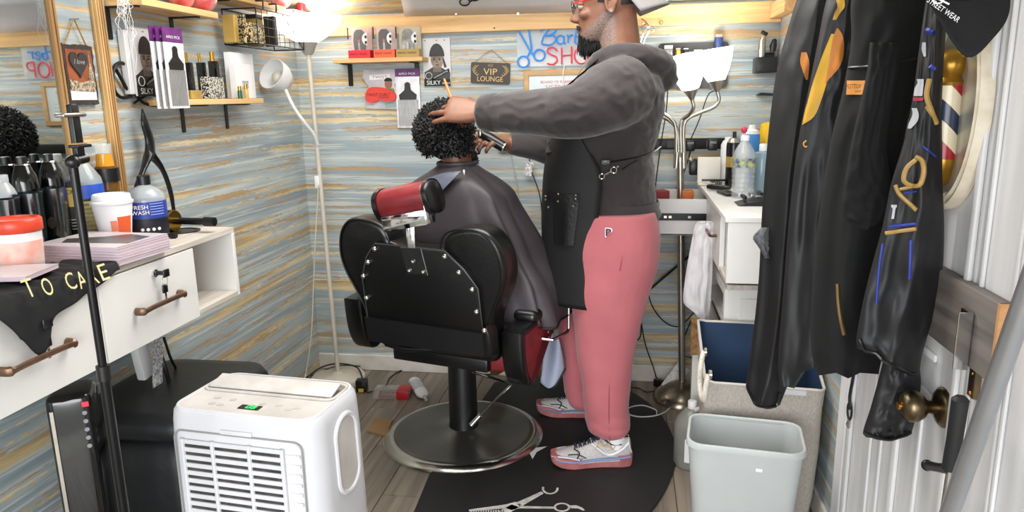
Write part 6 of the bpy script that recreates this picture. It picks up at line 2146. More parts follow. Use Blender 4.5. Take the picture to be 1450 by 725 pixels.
# socks and shoes
SOCK = M('white_rib_sock', (232, 232, 236), 0.85, bump=0.2, bscale=160)
MESHU = M('silver_mesh', (196, 192, 190), 0.6, rgb2=(168, 162, 162), scale=200, bump=0.15, bscale=240)
SHW = M('shoe_white', (226, 226, 228), 0.5)
SHK = M('shoe_black', (34, 34, 38), 0.5)
SHP = M('shoe_coral_sole', (182, 112, 110), 0.7, rgb2=(160, 92, 92), scale=20)
def shoe(heel, toe, ground, label=None):
    """running shoe child of the barber: heel and toe points on the floor"""
    h_, t_ = Vector((heel.x, heel.y, ground)), Vector((toe.x, toe.y, ground))
    d = (t_ - h_)
    L_ = d.length
    d.normalize()
    w_ = Vector((-d.y, d.x, 0))
    def P(s, y, z):
        return h_ + d * (s * L_) + w_ * y + VZ_ * (z * 1.18)
    ol = spl([(0.0, -.012), (.02, -.034), (.15, -.041), (.35, -.036), (.55, -.042), (.72, -.050), (.88, -.043), (.97, -.024), (1.0, 0.0), (.97, .026), (.88, .043), (.72, .047), (.55, .038), (.35, .033), (.15, .038), (.02, .030), (0.0, .010)], 2)
    def lift(s):
        return .016 * max(0, (s - .72) / .28) ** 2
    rings = []
    for zz, g in ((0.0, .96), (.008, 1.0), (.026, 1.03), (.034, 1.02)):
        rings.append([P(.5 + (s - .5) * (1 + (g - 1) * .4), y * g, zz + lift(s) + (.010 * (1 - s) if zz > .01 else 0)) for s, y in ol])
    sh = put('shoe', MB().loft(rings), SHP, pb, 50)
    rings = []
    for s, w, top in ((.02, .026, .085), (.06, .033, .098), (.15, .037, .092), (.25, .037, .088), (.34, .036, .098), (.42, .037, .092), (.52, .039, .080), (.64, .043, .068), (.76, .044, .060), (.87, .039, .054), (.95, .028, .046), (.985, .012, .040)):
        z0 = .016 + lift(s) + .008 * (1 - s)
        r = []
        for k in range(18):
            a = pi * k / 17
            r.append(P(s, w * cos(a) * (1.04 if sin(a) < .4 else 1), z0 + (top - z0) * sin(a) ** .75))
        r += [P(s, -w * .6, z0 - .004), P(s, w * .6, z0 - .004)]
        rings.append(r)
    put('upper', MB().loft(rings), MESHU, sh, 60)
    def side(s, h, o=.0042):
        """point on the near side of the upper"""
        ss = [.02, .06, .15, .25, .34, .42, .52, .64, .76, .87, .95, .985]
        w = np.interp(s, ss, [.026, .033, .037, .037, .036, .037, .039, .043, .044, .039, .028, .012])
        tp = np.interp(s, ss, [.085, .098, .092, .088, .098, .092, .080, .068, .060, .054, .046, .040])
        z0 = .016 + lift(s) + .008 * (1 - s)
        a = h * pi / 2
        return [P(s, sg * (w * cos(a) * 1.03 + o), z0 + (tp - z0) * sin(a) ** .75 + o * .5) for sg in (1, -1)]
    for sg in (0, 1):
        for nm, pts, r, m_ in (('toe_cap', [(.985, .3), (.94, .35), (.86, .32), (.76, .25), (.66, .12)], .0055, SHW), ('overlay', [(.72, .78), (.66, .45), (.70, .12)], .0035, SHK), ('overlay', [(.80, .45), (.68, .38), (.58, .15)], .003, SHK), ('overlay', [(.50, .75), (.42, .35), (.30, .15), (.15, .3), (.05, .55)], .0055, SHW), ('overlay', [(.36, .8), (.26, .55), (.14, .5)], .004, SHK), ('collar', [(.40, .98), (.32, .93), (.22, .9), (.12, .93), (.05, .97)], .0055, SHK), ('heel_stripe', [(.02, .2), (.05, .5), (.04, .9)], .005, SHW), ('foxing', [(.03, .05), (.2, .05), (.5, .05), (.75, .05), (.95, .06)], .007, M('shoe_blue', (122, 140, 186), 0.5))):
            q_ = smooth_path([side(s, h)[sg] for s, h in pts], 4)
            put(nm, MB().tube(q_, r, 6, flat=.6), m_, sh, 60)
        q_ = smooth_path([side(s, h, .0065)[sg] for s, h in ((.46, .42), (.40, .62), (.36, .40), (.30, .56), (.26, .34), (.21, .5))], 4)
        put('logo_wave', MB().tube(q_, .0018, 6), M('gold_print', (206, 170, 96), 0.5), sh)
    mb2 = MB()
    for k in range(5):
        s0 = .46 + .055 * k
        a_, b_ = side(s0, .80, .003), side(s0 + .03, .80, .003)
        m1 = (a_[0] + b_[1]) / 2 + VZ_ * .010
        mb2.tube(smooth_path([a_[0], m1, b_[1]], 4), .0028, 6)
        m1 = (a_[1] + b_[0]) / 2 + VZ_ * .012
        mb2.tube(smooth_path([a_[1], m1, b_[0]], 4), .0028, 6)
    for s1 in (-1, 1):
        c0 = P(.44, 0, .098)
        mb2.tube([c0 + (d * cos(t) * .6 + w_ * s1 * (1.2 - cos(t)) * .8 + VZ_ * sin(t) * .5) * .014 for t in [2 * pi * k / 10 for k in range(11)]], .0025, 6)
    put('laces', mb2, M('navy_lace', (26, 28, 50), 0.7), sh)
    put('tongue', MB().box(P(.40, 0, .106), (.045, .034, .012), Matrix((d, w_, VZ_)).transposed() @ Matrix.Rotation(radians(-48), 3, 'Y'), .005), SHK, sh)
    for k in range(9):
        s0 = .42 + .06 * k
        put('tread_gap', MB().box(P(s0, -.0415 if s0 < .6 else -.0455, .012 + lift(s0)), (.0035, .008, .018), Matrix((d, w_, VZ_)).transposed()), SHK, sh, 0)
    put('heel_pod', MB().box(P(.17, -.036, .017), (.07, .012, .020), Matrix((d, w_, VZ_)).transposed(), .004), M('pale_grey_pod', (170, 178, 170), 0.6), sh)
    return P
Pn = shoe(PZ(894, 655, .013), PZ(780, 658, .013), .0135)
Pf = shoe(PZ(868, 590, .013), PZ(760, 584, .013), .0135)
for P_, top in ((Pn, PY(868, 612, 2.665)), (Pf, PY(828, 566, 2.885))):
    b0 = P_(.20, 0, .06)
    put('sock', MB().tube([b0, P_(.2, 0, .085), b0 * .35 + top * .65 + VZ_ * .02, top + VZ_ * .03], [.034, .037, .036, .038], 20), SOCK, pb, 60)
# apron
APR = M('black_canvas', (12, 12, 13), 0.7, bump=0.08, bscale=120, var=0.2)
LEA = M('black_apron_leather', (22, 21, 22), 0.28, bump=0.1, bscale=80)
aprow = [(122, 806, 872, .15, 62), (140, 800, 885, .20, 64), (165, 792, 905, .235, 68), (190, 785, 912, .222, 76), (215, 778, 918, .214, 88), (240, 774, 924, .214, 93), (270, 772, 927, .212, 92), (300, 771, 930, .206, 90), (340, 772, 930, .205, 88), (380, 775, 922, .205, 88), (418, 781, 912, .205, 88)]
aw = lerp_rows(aprow, 4)
def apron_pt(u, v):
    i = v * (len(aw) - 1)
    j = min(int(i), len(aw) - 2)
    r = [aw[j][k] * (1 - (i - j)) + aw[j + 1][k] * (i - j) for k in range(5)]
    A_, B_ = PY(r[1], r[0], BYC), PY(r[2], r[0], BYC)
    c = (A_ + B_) / 2
    a, b = (B_ - A_).length / 2 + .004, r[3] + .006
    th = radians(r[4] * (2 * u - 1))
    e = 2.4
    ct, st_ = cos(th), sin(th)
    wv = .006 * sin(14 * u + 3 * v) * v * v
    return c + VX_ * (-(a + wv) * math.copysign(abs(ct) ** (2 / e), ct)) + VY_ * ((b + wv) * math.copysign(abs(st_) ** (2 / e), st_))
o = put('apron', MB().sheet(apron_pt, 48, 60), APR, pb, 80)
md = o.modifiers.new('s', 'SOLIDIFY'); md.thickness = 0.003; md.offset = 1
apo = o
def ap_find(px, py, off=.004):
    """nearest apron point to a pixel, on the near half"""
    best, bp = 1e9, None
    d = ray(px, py).normalized()
    for i in range(0, 60):
        for j in range(0, 61):
            q = apron_pt(i / 100, j / 60)
            v = q - CP
            dd_ = (v - d * v.dot(d)).length
            if dd_ < best:
                best, bp = dd_, q
    return bp
def ap_patch(name, px4, mat_, parent, n=6, off=.007):
    P4 = [ap_find(*p) for p in px4]
    ctr = Vector((PY(852, 300, BYC).x, BYC, 0))
    def f(u, v):
        p = (P4[0] * (1 - u) + P4[1] * u) * (1 - v) + (P4[3] * (1 - u) + P4[2] * u) * v
        dd = Vector((p.x - ctr.x, p.y - ctr.y, 0)).normalized()
        bulge = .012 * sin(pi * u)
        return p + dd * (off + bulge)
    return put(name, MB().sheet(f, n, n), mat_, parent, 80)
pkt = ap_patch('pocket', [(785, 282), (820, 282), (814, 348), (786, 345)], LEA, apo)
ap_patch('pocket_flap', [(779, 273), (822, 274), (820, 284), (779, 283)], LEA, apo, off=.010)
for px, py in ((780, 275), (780, 282), (795, 276), (795, 282), (818, 277), (818, 283), (783, 291), (816, 293)):
    b_ = ap_find(px, py)
    dd = Vector((b_.x - PY(852, 300, BYC).x, b_.y - BYC, 0)).normalized()
    put('rivet', MB().ball(b_ + dd * .021, .0042, 8, 6), STEEL, apo)
ap_patch('strap_patch', [(772, 192), (786, 190), (783, 216), (771, 218)], LEA, apo)
def torso_side(px, py, dy):
    return PY(px, py, BYC - dy)
put('waist_strap', MB().tube(smooth_path([torso_side(852, 231, .228), torso_side(868, 229, .228), torso_side(890, 225, .222), torso_side(908, 221, .20), torso_side(926, 214, .13), torso_side(934, 208, .05)], 4), .007, 8, flat=.35), LEA, apo)
put('waist_strap', MB().tube(smooth_path([torso_side(881, 240, .230), torso_side(890, 234, .228), torso_side(902, 227, .215)], 4), .007, 8, flat=.35), LEA, apo)
put('strap_end', MB().box(torso_side(858, 230, .232), (.032, .005, .020), None, .002), LEA, apo)
for px in (854, 861):
    put('rivet', MB().ball(torso_side(px, 230, .2365), .0038, 8, 6), STEEL, apo)
def ringpx(cx, cy, r, dy, w=.0022):
    return MB().tube([torso_side(cx + r * cos(k * pi / 8), cy + r * sin(k * pi / 8), dy) for k in range(17)], w, 6)
put('ring', ringpx(869, 241, 4.2, .235), CHROME, apo)
put('ring', ringpx(852, 250, 3.6, .237), CHROME, apo)
put('snap_hook', MB().tube([torso_side(855, 248, .238), torso_side(859, 246, .238), torso_side(865, 243, .236)], [.0035, .005, .003], 8), CHROME, apo)
put('rivet', MB().ball(torso_side(875, 236, .235), .0045, 8, 6), STEEL, apo)
put('neck_strap', MB().tube(smooth_path([apron_pt(.30, 0) - VX_ * .004, PY(835, 96, BYC - .14), PY(862, 76, BYC - .135), PY(895, 74, BYC - .11)], 5), .010, 8, flat=.25), LEA, apo)
# tools in the hands
ORG = M('orange_comb_plastic', (226, 120, 52), 0.35)
ca, cb_ = PY(629, 112, 2.70), PY(655, 181, 2.615)
t = thing('comb', 'orange comb held upright in the barber left hand over the curls', 'comb', ca)
put('spine', MB().tube([ca, ca * .5 + cb_ * .5, cb_], [.004, .0065, .006], 8), ORG, t)
put('teeth', MB().tube([ca * .45 + cb_ * .55 + Vector((.004, 0, 0)), cb_ + Vector((.006, .004, 0))], .006, 6), ORG, t)
g0, g1 = PY(683, 190, 2.80), PY(713, 208, 2.80)
t = thing('hair_clipper', 'black cordless clipper in the barber far hand beside the client cheek', 'clipper', g0)
put('body', MB().tube([g0, g0 * .7 + g1 * .3, g1], [.018, .023, .021], 14), M('clipper_black', (20, 20, 22), 0.25), t)
put('blade', MB().box(g0 + (g0 - g1).normalized() * .010, (.014, .034, .026), None, .003), STEEL, t)
put('end_ring', MB().tube([g1, g1 + (g1 - g0).normalized() * .004], .0215, 14), STEEL, t)

# ================================================================== floor
MATB = M('black_rubber_mat', (24, 24, 25), 0.55, var=0.25, scale=6, bump=0.06, bscale=140)
mp = [PZ(a, b, 0.0) for a, b in ((556, 790), (588, 725), (608, 676), (640, 640), (672, 585), (700, 545))]
mq = smooth_path([PZ(a, b, 0.0) for a, b in ((700, 545), (760, 533), (830, 536), (890, 556), (930, 585), (953, 622), (957, 655), (940, 700), (905, 745), (850, 790))], 6)
poly = [(p.x, p.y) for p in mp] + [(p.x, p.y) for p in mq[1:]]
fm = thing('floor_mat', 'black half round rubber mat with white shears print under the barber', 'mat', (-0.25, 2.6, 0))
put('mat_body', MB().prism(poly, (0, 0, 0.0008), (1, 0, 0), (0, 1, 0), 0.0115), MATB, fm, 30)
PRT = M('worn_white_print', (206, 204, 198), 0.6, rgb2=(160, 158, 152), scale=40)
def mt(X, Y):
    return PZ(590 + X / 3.718, 640 + Y / 3.718, 0.0127)
def mpoly(name, pts):
    P = [mt(*p) for p in pts]
    mb = MB().add([p for p in P] + [p - VZ_ * .0004 for p in P], [tuple(range(len(P)))] + [(i, (i + 1) % len(P), len(P) + (i + 1) % len(P), len(P) + i) for i in range(len(P))])
    return put(name, mb, PRT, fm, 0)
bl_ = mpoly('blade_print', [(275, 303), (470, 276), (520, 262), (548, 276), (540, 296), (500, 306), (470, 296), (276, 312)])
mpoly('blade_print', [(400, 330), (500, 276), (540, 290), (470, 330)])
for k in range(14):
    x = 284 + 13 * k
    mpoly('tooth_print', [(x, 306), (x + 7, 305), (x + 6, 322), (x + 1, 322)])
mpoly('handle_print', [(520, 268), (655, 208), (668, 218), (548, 288)])
mpoly('handle_print', [(540, 284), (722, 288), (722, 298), (540, 296)])
def ringp(cx, cy, rx, ry, w, a0, a1):
    n = 24
    o_ = [(cx + rx * cos(radians(a0 + (a1 - a0) * k / n)), cy + ry * sin(radians(a0 + (a1 - a0) * k / n))) for k in range(n + 1)]
    i_ = [(cx + (rx - w) * cos(radians(a0 + (a1 - a0) * k / n)), cy + (ry - w * .6) * sin(radians(a0 + (a1 - a0) * k / n))) for k in range(n + 1)]
    mb = MB()
    for k in range(n):
        mb.add([mt(*o_[k]), mt(*o_[k + 1]), mt(*i_[k + 1]), mt(*i_[k])], [(0, 1, 2, 3)])
    return put('finger_ring_print', mb, PRT, fm, 0)
ringp(703, 193, 44, 30, 12, -10, 200)
ringp(765, 291, 44, 24, 12, 0, 360)
mpoly('tail_print', [(806, 282), (840, 280), (870, 292), (886, 306), (874, 308), (850, 296), (812, 296)])

# torn white tape by the pedestal
c = PZ(770, 634, 0.013)
mb = MB().add([PZ(a, b, 0.0138) for a, b in ((752, 620), (757, 634), (775, 632), (760, 640), (754, 650), (749, 640))], [(0, 1, 2, 3, 4, 5)])
single('torn_tape', mb, PAPER, 'scrap of torn white tape on the mat beside the chair pedestal', 'tape', 0)

# small things behind the pedestal
def fl(px, py, z=0.0):
    return PZ(px, py, z)
a, b = fl(528, 566), fl(578, 567)
t = thing('clear_package', 'small clear plastic package with red end lying behind the pedestal', 'package', (a + b) / 2)
d = (b - a)
L_ = d.length
d.normalize()
w_ = Vector((-d.y, d.x, 0))
RM = Matrix((d, w_, VZ_)).transposed()
c = (a + b) / 2 + w_ * .045
put('shell', MB().box(c + VZ_ * .022, (L_, .085, .042), RM, .004), clear('clear_package_plastic', (214, 210, 204), .30), t)
put('red_end', MB().box(c + d * (L_ * .33) + VZ_ * .022, (L_ * .34, .087, .044), RM, .003), M('package_red', (186, 32, 44), .35), t)
put('red_insert', MB().box(c - d * (L_ * .1) + VZ_ * .014, (L_ * .55, .05, .018), RM, .004), M('insert_red', (150, 40, 44), .5), t)
put('black_insert', MB().box(c - d * (L_ * .1) + VZ_ * .028, (L_ * .5, .03, .006), RM, .002), BLACK, t)
p0, p1 = fl(586, 538, .02), fl(602, 564, .02)
t = thing('small_bottle', 'white squeeze bottle lying on the floor beside the red package', 'bottle', (p0 + p1) / 2)
ax_ = (p1 - p0)
put('body', MB().tube([p0, p0 + ax_ * .06, p0 + ax_ * .8, p0 + ax_ * .92], [.026, .031, .031, .014], 18, flat=.62), M('milky_plastic', (226, 224, 222), .35), t, 50)
put('nozzle', MB().tube([p0 + ax_ * .92, p0 + ax_ * 1.08], [.010, .008], 12), clear('clear_nozzle', (220, 224, 228), .5), t)
put('label', MB().tube([p0 + ax_ * .15, p0 + ax_ * .6], [.0316, .0316], 18, caps=False, flat=.625), M('faint_label', (206, 208, 212), .6, rgb2=(160, 164, 170), scale=150, detail=1), t, 50)
single('cardboard_piece', MB().prism([tuple((fl(px, py) - fl(536, 605)).xy) for px, py in ((520, 612), (530, 594), (556, 596), (546, 619))], fl(536, 605) + VZ_ * .001, VX_, VY_, .006), M('cardboard', (168, 132, 92), .9, var=.15), 'scrap of brown cardboard on the floor left of the pedestal', 'cardboard', 0)
c = fl(511, 556)
t = thing('power_adapter', 'black cube adapter with yellow sticker on the floor by the lamp base', 'adapter', c)
put('casing', MB().box(c + Vector((0, .02, .032)), (.055, .05, .06), Matrix.Rotation(.15, 3, 'Z'), .005), BLACK, t)
put('sticker', MB().box(c + Vector((.004, -.0062, .014)), (.026, .002, .018), Matrix.Rotation(.15, 3, 'Z')), M('yellow_sticker', (224, 196, 40), .5), t)
cable('black cable arching over the white lamp base', [fl(432, 536, .01), fl(455, 520, .05), fl(480, 515, .06), fl(505, 520, .05), fl(513, 535, .055), fl(514, 546, .062)], .004)
cable('black cable trailing from the cube adapter toward the pedestal', [fl(520, 556, .008), fl(535, 552, .008), fl(547, 545, .006), fl(552, 535, .006), fl(570, 524, .006), fl(600, 520, .006), fl(650, 528, .006)], .0035)
cable('thin black cable lying along the back baseboard', [fl(440, 532, .006), fl(480, 518, .045), fl(530, 520, .006), fl(600, 524, .006), fl(680, 530, .006), fl(720, 528, .006)], .003)

# right floor: charger, white lead, paper
c = fl(933, 548)
t = thing('charger', 'small black wall charger on the floor beneath the white leaflet', 'charger', c)
put('casing', MB().box(c + VZ_ * .022, (.05, .03, .036), Matrix.Rotation(-.5, 3, 'Z'), .005), BLACK, t)
put('plug_end', MB().cyl(c + Vector((.025, -.012, .02)), c + Vector((.05, -.03, .014)), .006, n=10), WHITEP, t)
WC = M('white_cord', (224, 224, 224), .5)
cable('white charging cable looped on the floor behind the barber', [fl(942, 552, .012), fl(950, 562, .006), fl(948, 578, .006), fl(930, 588, .016), fl(905, 590, .0155), fl(888, 585, .0155), fl(892, 577, .0155), fl(910, 574, .0155), fl(928, 580, .0155), fl(930, 586, .0155)], .003, WC)
cable('black lead with a white section reaching the small charger', [fl(892, 548, .006), fl(905, 550, .006), fl(915, 555, .006), fl(930, 553, .006), fl(938, 549, .012)], .003)
tl, tr_, br_, bl2 = PY(960, 513, YB - .10), PY(977, 524, YB - .10), PY(955, 551, YB - .22), PY(936, 545, YB - .20)
mb = MB().add([tl, tr_, br_, bl2] + [p + Vector((0, .002, 0)) for p in (tl, tr_, br_, bl2)], [(0, 1, 2, 3), (7, 6, 5, 4), (0, 1, 5, 4), (1, 2, 6, 5), (2, 3, 7, 6), (3, 0, 4, 7)])
t = thing('leaflet', 'white printed leaflet leaning on the baseboard by the steel lamp base', 'leaflet', bl2)
put('sheet', mb, M('leaflet_print', (226, 224, 220), .7, rgb2=(196, 194, 192), scale=60), t, 0)
u_ = (tr_ - tl).normalized()
put('heading', MB().box(tl * .45 + tr_ * .45 + bl2 * .1 + Vector((0, -.002, -.012)), (.05, .001, .008), Matrix((u_, Vector((0, 1, 0)), VZ_)).transposed()), INK, t)
# loose black leads on the right part of the back wall
y_ = YB - .03
for lab, pts in (('black lead falling behind the barber to the floor', ((912, 300), (908, 360), (905, 420), (912, 480), (925, 520), (932, 545))),
                 ('black lead looped loosely under the open drawer', ((915, 395), (922, 430), (940, 455), (962, 462), (985, 440))),
                 ('thick black lead slanting up to the open drawer', ((898, 430), (920, 410), (955, 380), (985, 355))),
                 ('black lead bundled beside the barber hip', ((905, 400), (898, 450), (900, 480), (908, 470), (904, 410))),
                 ('black lead stapled beside the white leaflet', ((978, 455), (968, 480), (964, 500), (982, 508)))):
    cable(lab, [PY(a, b, y_ - (.02 if 'thick' in lab else 0)) for a, b in pts], .006 if 'thick' in lab else .003)

# ================================================================== right wall: vanity
RX, RT = 0.335, 1.02
yN, yF, yD0, yD1 = 2.445, 3.50, 2.64, 3.09
rv_ = thing('wall_vanity', 'white wall vanity with one drawer pulled open at right behind the barber', 'vanity', (XR, 2.9, 0.79))
put('worktop', MB().span((RX - .01, yN, RT - .018), (XR - .002, yF, RT), .0015, 1), M('white_worktop', (236, 234, 230), .35, var=.04), rv_)
put('end_panel', MB().span((RX, yN + .002, .795), (XR - .002, yN + .018, RT - .018), .001, 1), WHITE, rv_)
put('end_panel', MB().span((RX, yF - .018, .795), (XR - .002, yF - .002, RT - .018), .001, 1), WHITE, rv_)
put('carcass_floor', MB().span((RX, yN + .018, .795), (XR - .002, yF - .018, .811), .001, 1), MATS['pale_ash_laminate'], rv_)
put('divider', MB().span((RX + .018, yD0, .811), (XR - .002, yD0 + .016, RT - .018)), WHITE, rv_)
put('divider', MB().span((RX + .018, yD1 + .004, .811), (XR - .002, yD1 + .02, RT - .018)), WHITE, rv_)
put('back_panel', MB().span((XR - .012, yN + .018, .811), (XR - .002, yF - .018, RT - .018)), WHITE, rv_)
dr = put('drawer_front', MB().span((RX - .002, yD0 - .01, .797), (RX + .016, yD1, RT - .022), .001, 1), WHITE, rv_)
lk = PX(999, 293, RX - .002)
put('lock', MB().cyl((RX - .002, lk.y, lk.z), (RX - .008, lk.y, lk.z), .010, n=14), CHROME, dr)
put('key', MB().box((RX - .016, lk.y + .02, lk.z), (.018, .03, .022), None, .003), BLACK, dr)
hz = PX(1003, 325, RX).z
hz = .905
yh = PX(1005, 325, RX - .02).y
put('handle', MB().tube(smooth_path([(RX, yh - .07, hz), (RX - .024, yh - .065, hz), (RX - .026, yh, hz), (RX - .024, yh + .1, hz), (RX, yh + .105, hz)], 5), .006, 8), BRONZE, dr)
# open drawer
ox0, ox1 = .02, RX + .02
od = put('open_drawer', MB().span((ox0, yD1 + .03, .83), (ox1, yF - .03, .836)), WHITE, rv_)
put('drawer_side', MB().span((ox0, yD1 + .03, .83), (ox1, yD1 + .042, .985), .001, 1), WHITE, od)
put('drawer_side', MB().span((ox0, yF - .042, .83), (ox1, yF - .03, .985), .001, 1), WHITE, od)
put('drawer_face', MB().span((ox0 - .018, yD1 + .01, .80), (ox0, yF - .004, 1.0), .001, 1), WHITE, od)
sl = put('slide', MB().span((ox0, yD1 + .024, .895), (ox1, yD1 + .03, .925), .001, 1), BLACKM, od)
for x in (.09, .16, .18, .26):
    put('slide_slot', MB().span((x, yD1 + .0232, .905), (x + .012, yD1 + .0242, .915)), STEEL, od, 0)
single('drawer_box', MB().box((.12, 3.22, .925), (.12, .07, .17), Matrix.Rotation(.3, 3, 'Z'), .004), M('maroon_box', (150, 52, 60), .5), 'maroon box poking up inside the open white drawer', 'box')
single('drawer_box', MB().box((.27, 3.30, .92), (.05, .05, .16), None, .004), M('orange_box', (226, 120, 40), .5), 'orange box poking up inside the open white drawer', 'box')
# boxed bulb in the cubby
cb = PX(1033, 362, .40)
t = thing('small_carton', 'black and white carton inside the open cubby of the right vanity', 'box', (.42, cb.y, .812))
put('carton', MB().span((.365, 2.475, .8115), (.50, 2.60, .885), .001, 1), PAPER, t, 0)
put('black_print', MB().span((.3645, 2.48, .825), (.3652, 2.595, .862)), INK, t, 0)
put('round_print', MB().lathe((.3642, 2.53, .845), [(.014, 0), (.014, .0006)], 16, (-1, 0, 0)), WINK, t)
# lower cabinet standing beneath
LXF, LZ = .37, .745
lc = thing('low_cabinet', 'white low cabinet standing under the right wall vanity', 'cabinet', (.52, 3.0, 0))
put('top', MB().span((LXF - .006, 2.62, LZ - .018), (XR - .004, 3.30, LZ), .001, 1), MATS['pale_ash_laminate'], lc)
put('end_panel', MB().span((LXF, 2.625, .012), (XR - .004, 2.643, LZ - .018), .001, 1), WHITE, lc)
put('end_panel', MB().span((LXF, 3.28, .012), (XR - .004, 3.298, LZ - .018), .001, 1), WHITE, lc)
put('shelf', MB().span((LXF, 2.643, .56), (XR - .02, 3.28, .576), .001, 1), WHITE, lc)
put('stile', MB().span((LXF - .012, 2.625, .012), (LXF, 2.665, LZ - .018), .001, 1), WHITE, lc)
put('rail', MB().span((LXF - .010, 2.665, LZ - .05), (LXF, 3.28, LZ - .018), .001, 1), WHITE, lc)
put('toe_panel', MB().span((LXF + .004, 2.665, .012), (LXF + .02, 3.28, .50), .001, 1), WHITE, lc)
put('back_panel', MB().span((XR - .02, 2.643, .012), (XR - .008, 3.28, LZ - .018)), WHITE, lc)
put('end_moulding', MB().span((LXF + .04, 2.618, .30), (XR - .05, 2.626, LZ - .05), .002, 1), WHITE, lc)
c = Vector((.46, 2.78, .585))
mb = MB().ball(c + VZ_ * .05, (.06, .07, .05), 18, 12)
mb.v = [tuple(Vector(p) + Vector((1, 1, .6)) * (.012 * noise.noise(Vector(p) * 25))) for p in mb.v]
single('green_bag', mb, M('green_plastic_bag', (52, 120, 66), .35, bump=.3, bscale=40), 'crumpled green bag on the shelf of the low cabinet', 'bag', 60)
q0, q1 = PY(979, 452, 2.775), PY(996, 486, 2.775)
single('board_offcut', MB().span((q0.x, 2.776, q1.z - .05), (q1.x, 2.7895, q0.z)), M('strand_board', (164, 122, 74), .8, rgb2=(112, 80, 46), scale=60), 'offcut of brown strand board behind the hanging white towel', 'board', 0)
q0, q1 = PY(981, 490, 2.79), PY(991, 590, 2.79)
single('white_batten', MB().span((q0.x, 2.79, .002), (q1.x + .01, 2.82, q0.z + .05)), WHITED, 'upright white batten between the steel lamp base and the hamper', 'batten', 0)

# ---- bottles and tools on the right vanity
def rpos(px, y):
    p = PY(px, 260, y)
    return (p.x, y, RT + .001)
p = rpos(1003, 3.36)
t = thing('card_holder', 'white upright card holder at the far left of the right worktop', 'card holder', p)
put('holder', MB().box((p[0], p[1], RT + .062), (.10, .012, .12), Matrix.Rotation(-.12, 3, 'X'), .003), M('warm_white_plastic', (238, 232, 222), .35, var=.04), t)
put('foot', MB().box((p[0], p[1] - .02, RT + .006), (.10, .07, .010), None, .003), MATS['warm_white_plastic'], t)
a, b = PZ(1004, 257, RT + .012), PZ(1021, 261, RT + .012)
t = thing('clipper_guard', 'black toothed clipper guard lying on the right worktop edge', 'guard', a)
put('spine', MB().box((a + b) / 2 + VZ_ * .012, ((b - a).length, .02, .008), None, .002), BLACK, t)
for k in range(8):
    q = a * (1 - k / 7) + b * (k / 7)
    put('tooth', MB().box(q + Vector((0, 0, 0)), (.003, .018, .020)), BLACK, t, 0)
a, b = PZ(1002, 264, RT + .014), PZ(1034, 266, RT + .014)
t = thing('hair_clipper', 'black hair clipper lying on the right worktop', 'clipper', a)
put('body', MB().tube([a, a * .8 + b * .2, a * .4 + b * .6, b], [.012, .016, .015, .010], 12, flat=.75), BLACK, t)
put('side_trim', MB().tube([a * .7 + b * .3 - VY_ * .011 + VZ_ * .003, a * .2 + b * .8 - VY_ * .010 + VZ_ * .003], .0025, 6), STEEL, t)
a, b = PZ(1024, 270, RT + .006), PZ(1036, 277, RT + .006)
single('remote_control', MB().box((a + b) / 2, (.05, .12, .010), Matrix.Rotation(.2, 3, 'Z'), .003), BLACK, 'flat black remote beside the water bottle on the right worktop', 'remote')
c = rpos(1052, 2.93)
prof = [(.040, 0), (.043, .004)]
for k in range(5):
    prof += [(.043, .012 + k * .018), (.0405, .019 + k * .018), (.043, .026 + k * .018)]
prof += [(.043, .160), (.040, .175), (.022, .205), (.0145, .215), (.0145, .222)]
lathe_thing('water_bottle', 'clear water bottle with blue band and pink dot above on the right worktop', 'bottle', c, [
    ('body', prof, clear('clear_pet', (214, 218, 222), .40)),
    ('blue_band', [(.0436, .118), (.0436, .152)], M('blue_print_band', (56, 74, 150), .4, rgb2=(196, 200, 120), scale=60)),
    ('cap', [(.0165, .218), (.0165, .236), (.015, .238)], WHITEP)])
lathe_thing('nozzle_bottle', 'white bottle with pink ball nozzle behind the clear water bottle', 'bottle', rpos(1050, 3.12), [
    ('body', [(.026, 0), (.027, .17), (.012, .20), (.006, .235)], M('translucent_white', (226, 226, 222), .3)),
    ('pink_tip', [(.004, .236), (.011, .242), (.013, .25), (.011, .258), (.003, .264)], M('hot_pink', (232, 60, 96), .4))])
lathe_thing('aerosol_can', 'black and gold aerosol can on the right worktop left of the blue one', 'can', rpos(1037, 3.28), [
    ('body', [(.031, 0), (.032, .004), (.032, .175), (.030, .19)], M('black_can', (26, 26, 26), .25)),
    ('gold_band', [(.0324, .085), (.0324, .13)], GOLDC), ('dome', [(.030, .19), (.022, .205), (.012, .21)], STEEL),
    ('nozzle', [(.008, .21), (.008, .235), (.006, .236)], BLACK)])
lathe_thing('lotion_bottle', 'plain white bottle behind the black aerosol can on the right worktop', 'bottle', rpos(1030, 3.42), [
    ('body', [(.034, 0), (.036, .005), (.036, .17), (.026, .19)], WHITEP), ('cap', [(.02, .19), (.02, .205)], WHITEP)])
lathe_thing('aerosol_can', 'tall blue aerosol can with white cap on the right worktop', 'can', rpos(1061, 3.28), [
    ('body', [(.034, 0), (.035, .004), (.035, .215), (.033, .225)], M('sky_blue_can', (70, 144, 216), .3)),
    ('cap', [(.031, .225), (.028, .24), (.014, .247), (.013, .262), (.008, .263)], WHITEP)])
lathe_thing('spray_bottle', 'yellow bottle partly behind the dark capes on the right worktop', 'bottle', rpos(1083, 3.37), [
    ('body', [(.034, 0), (.036, .01), (.036, .22), (.03, .262), (.012, .27)], M('yellow_plastic', (240, 190, 36), .35))])
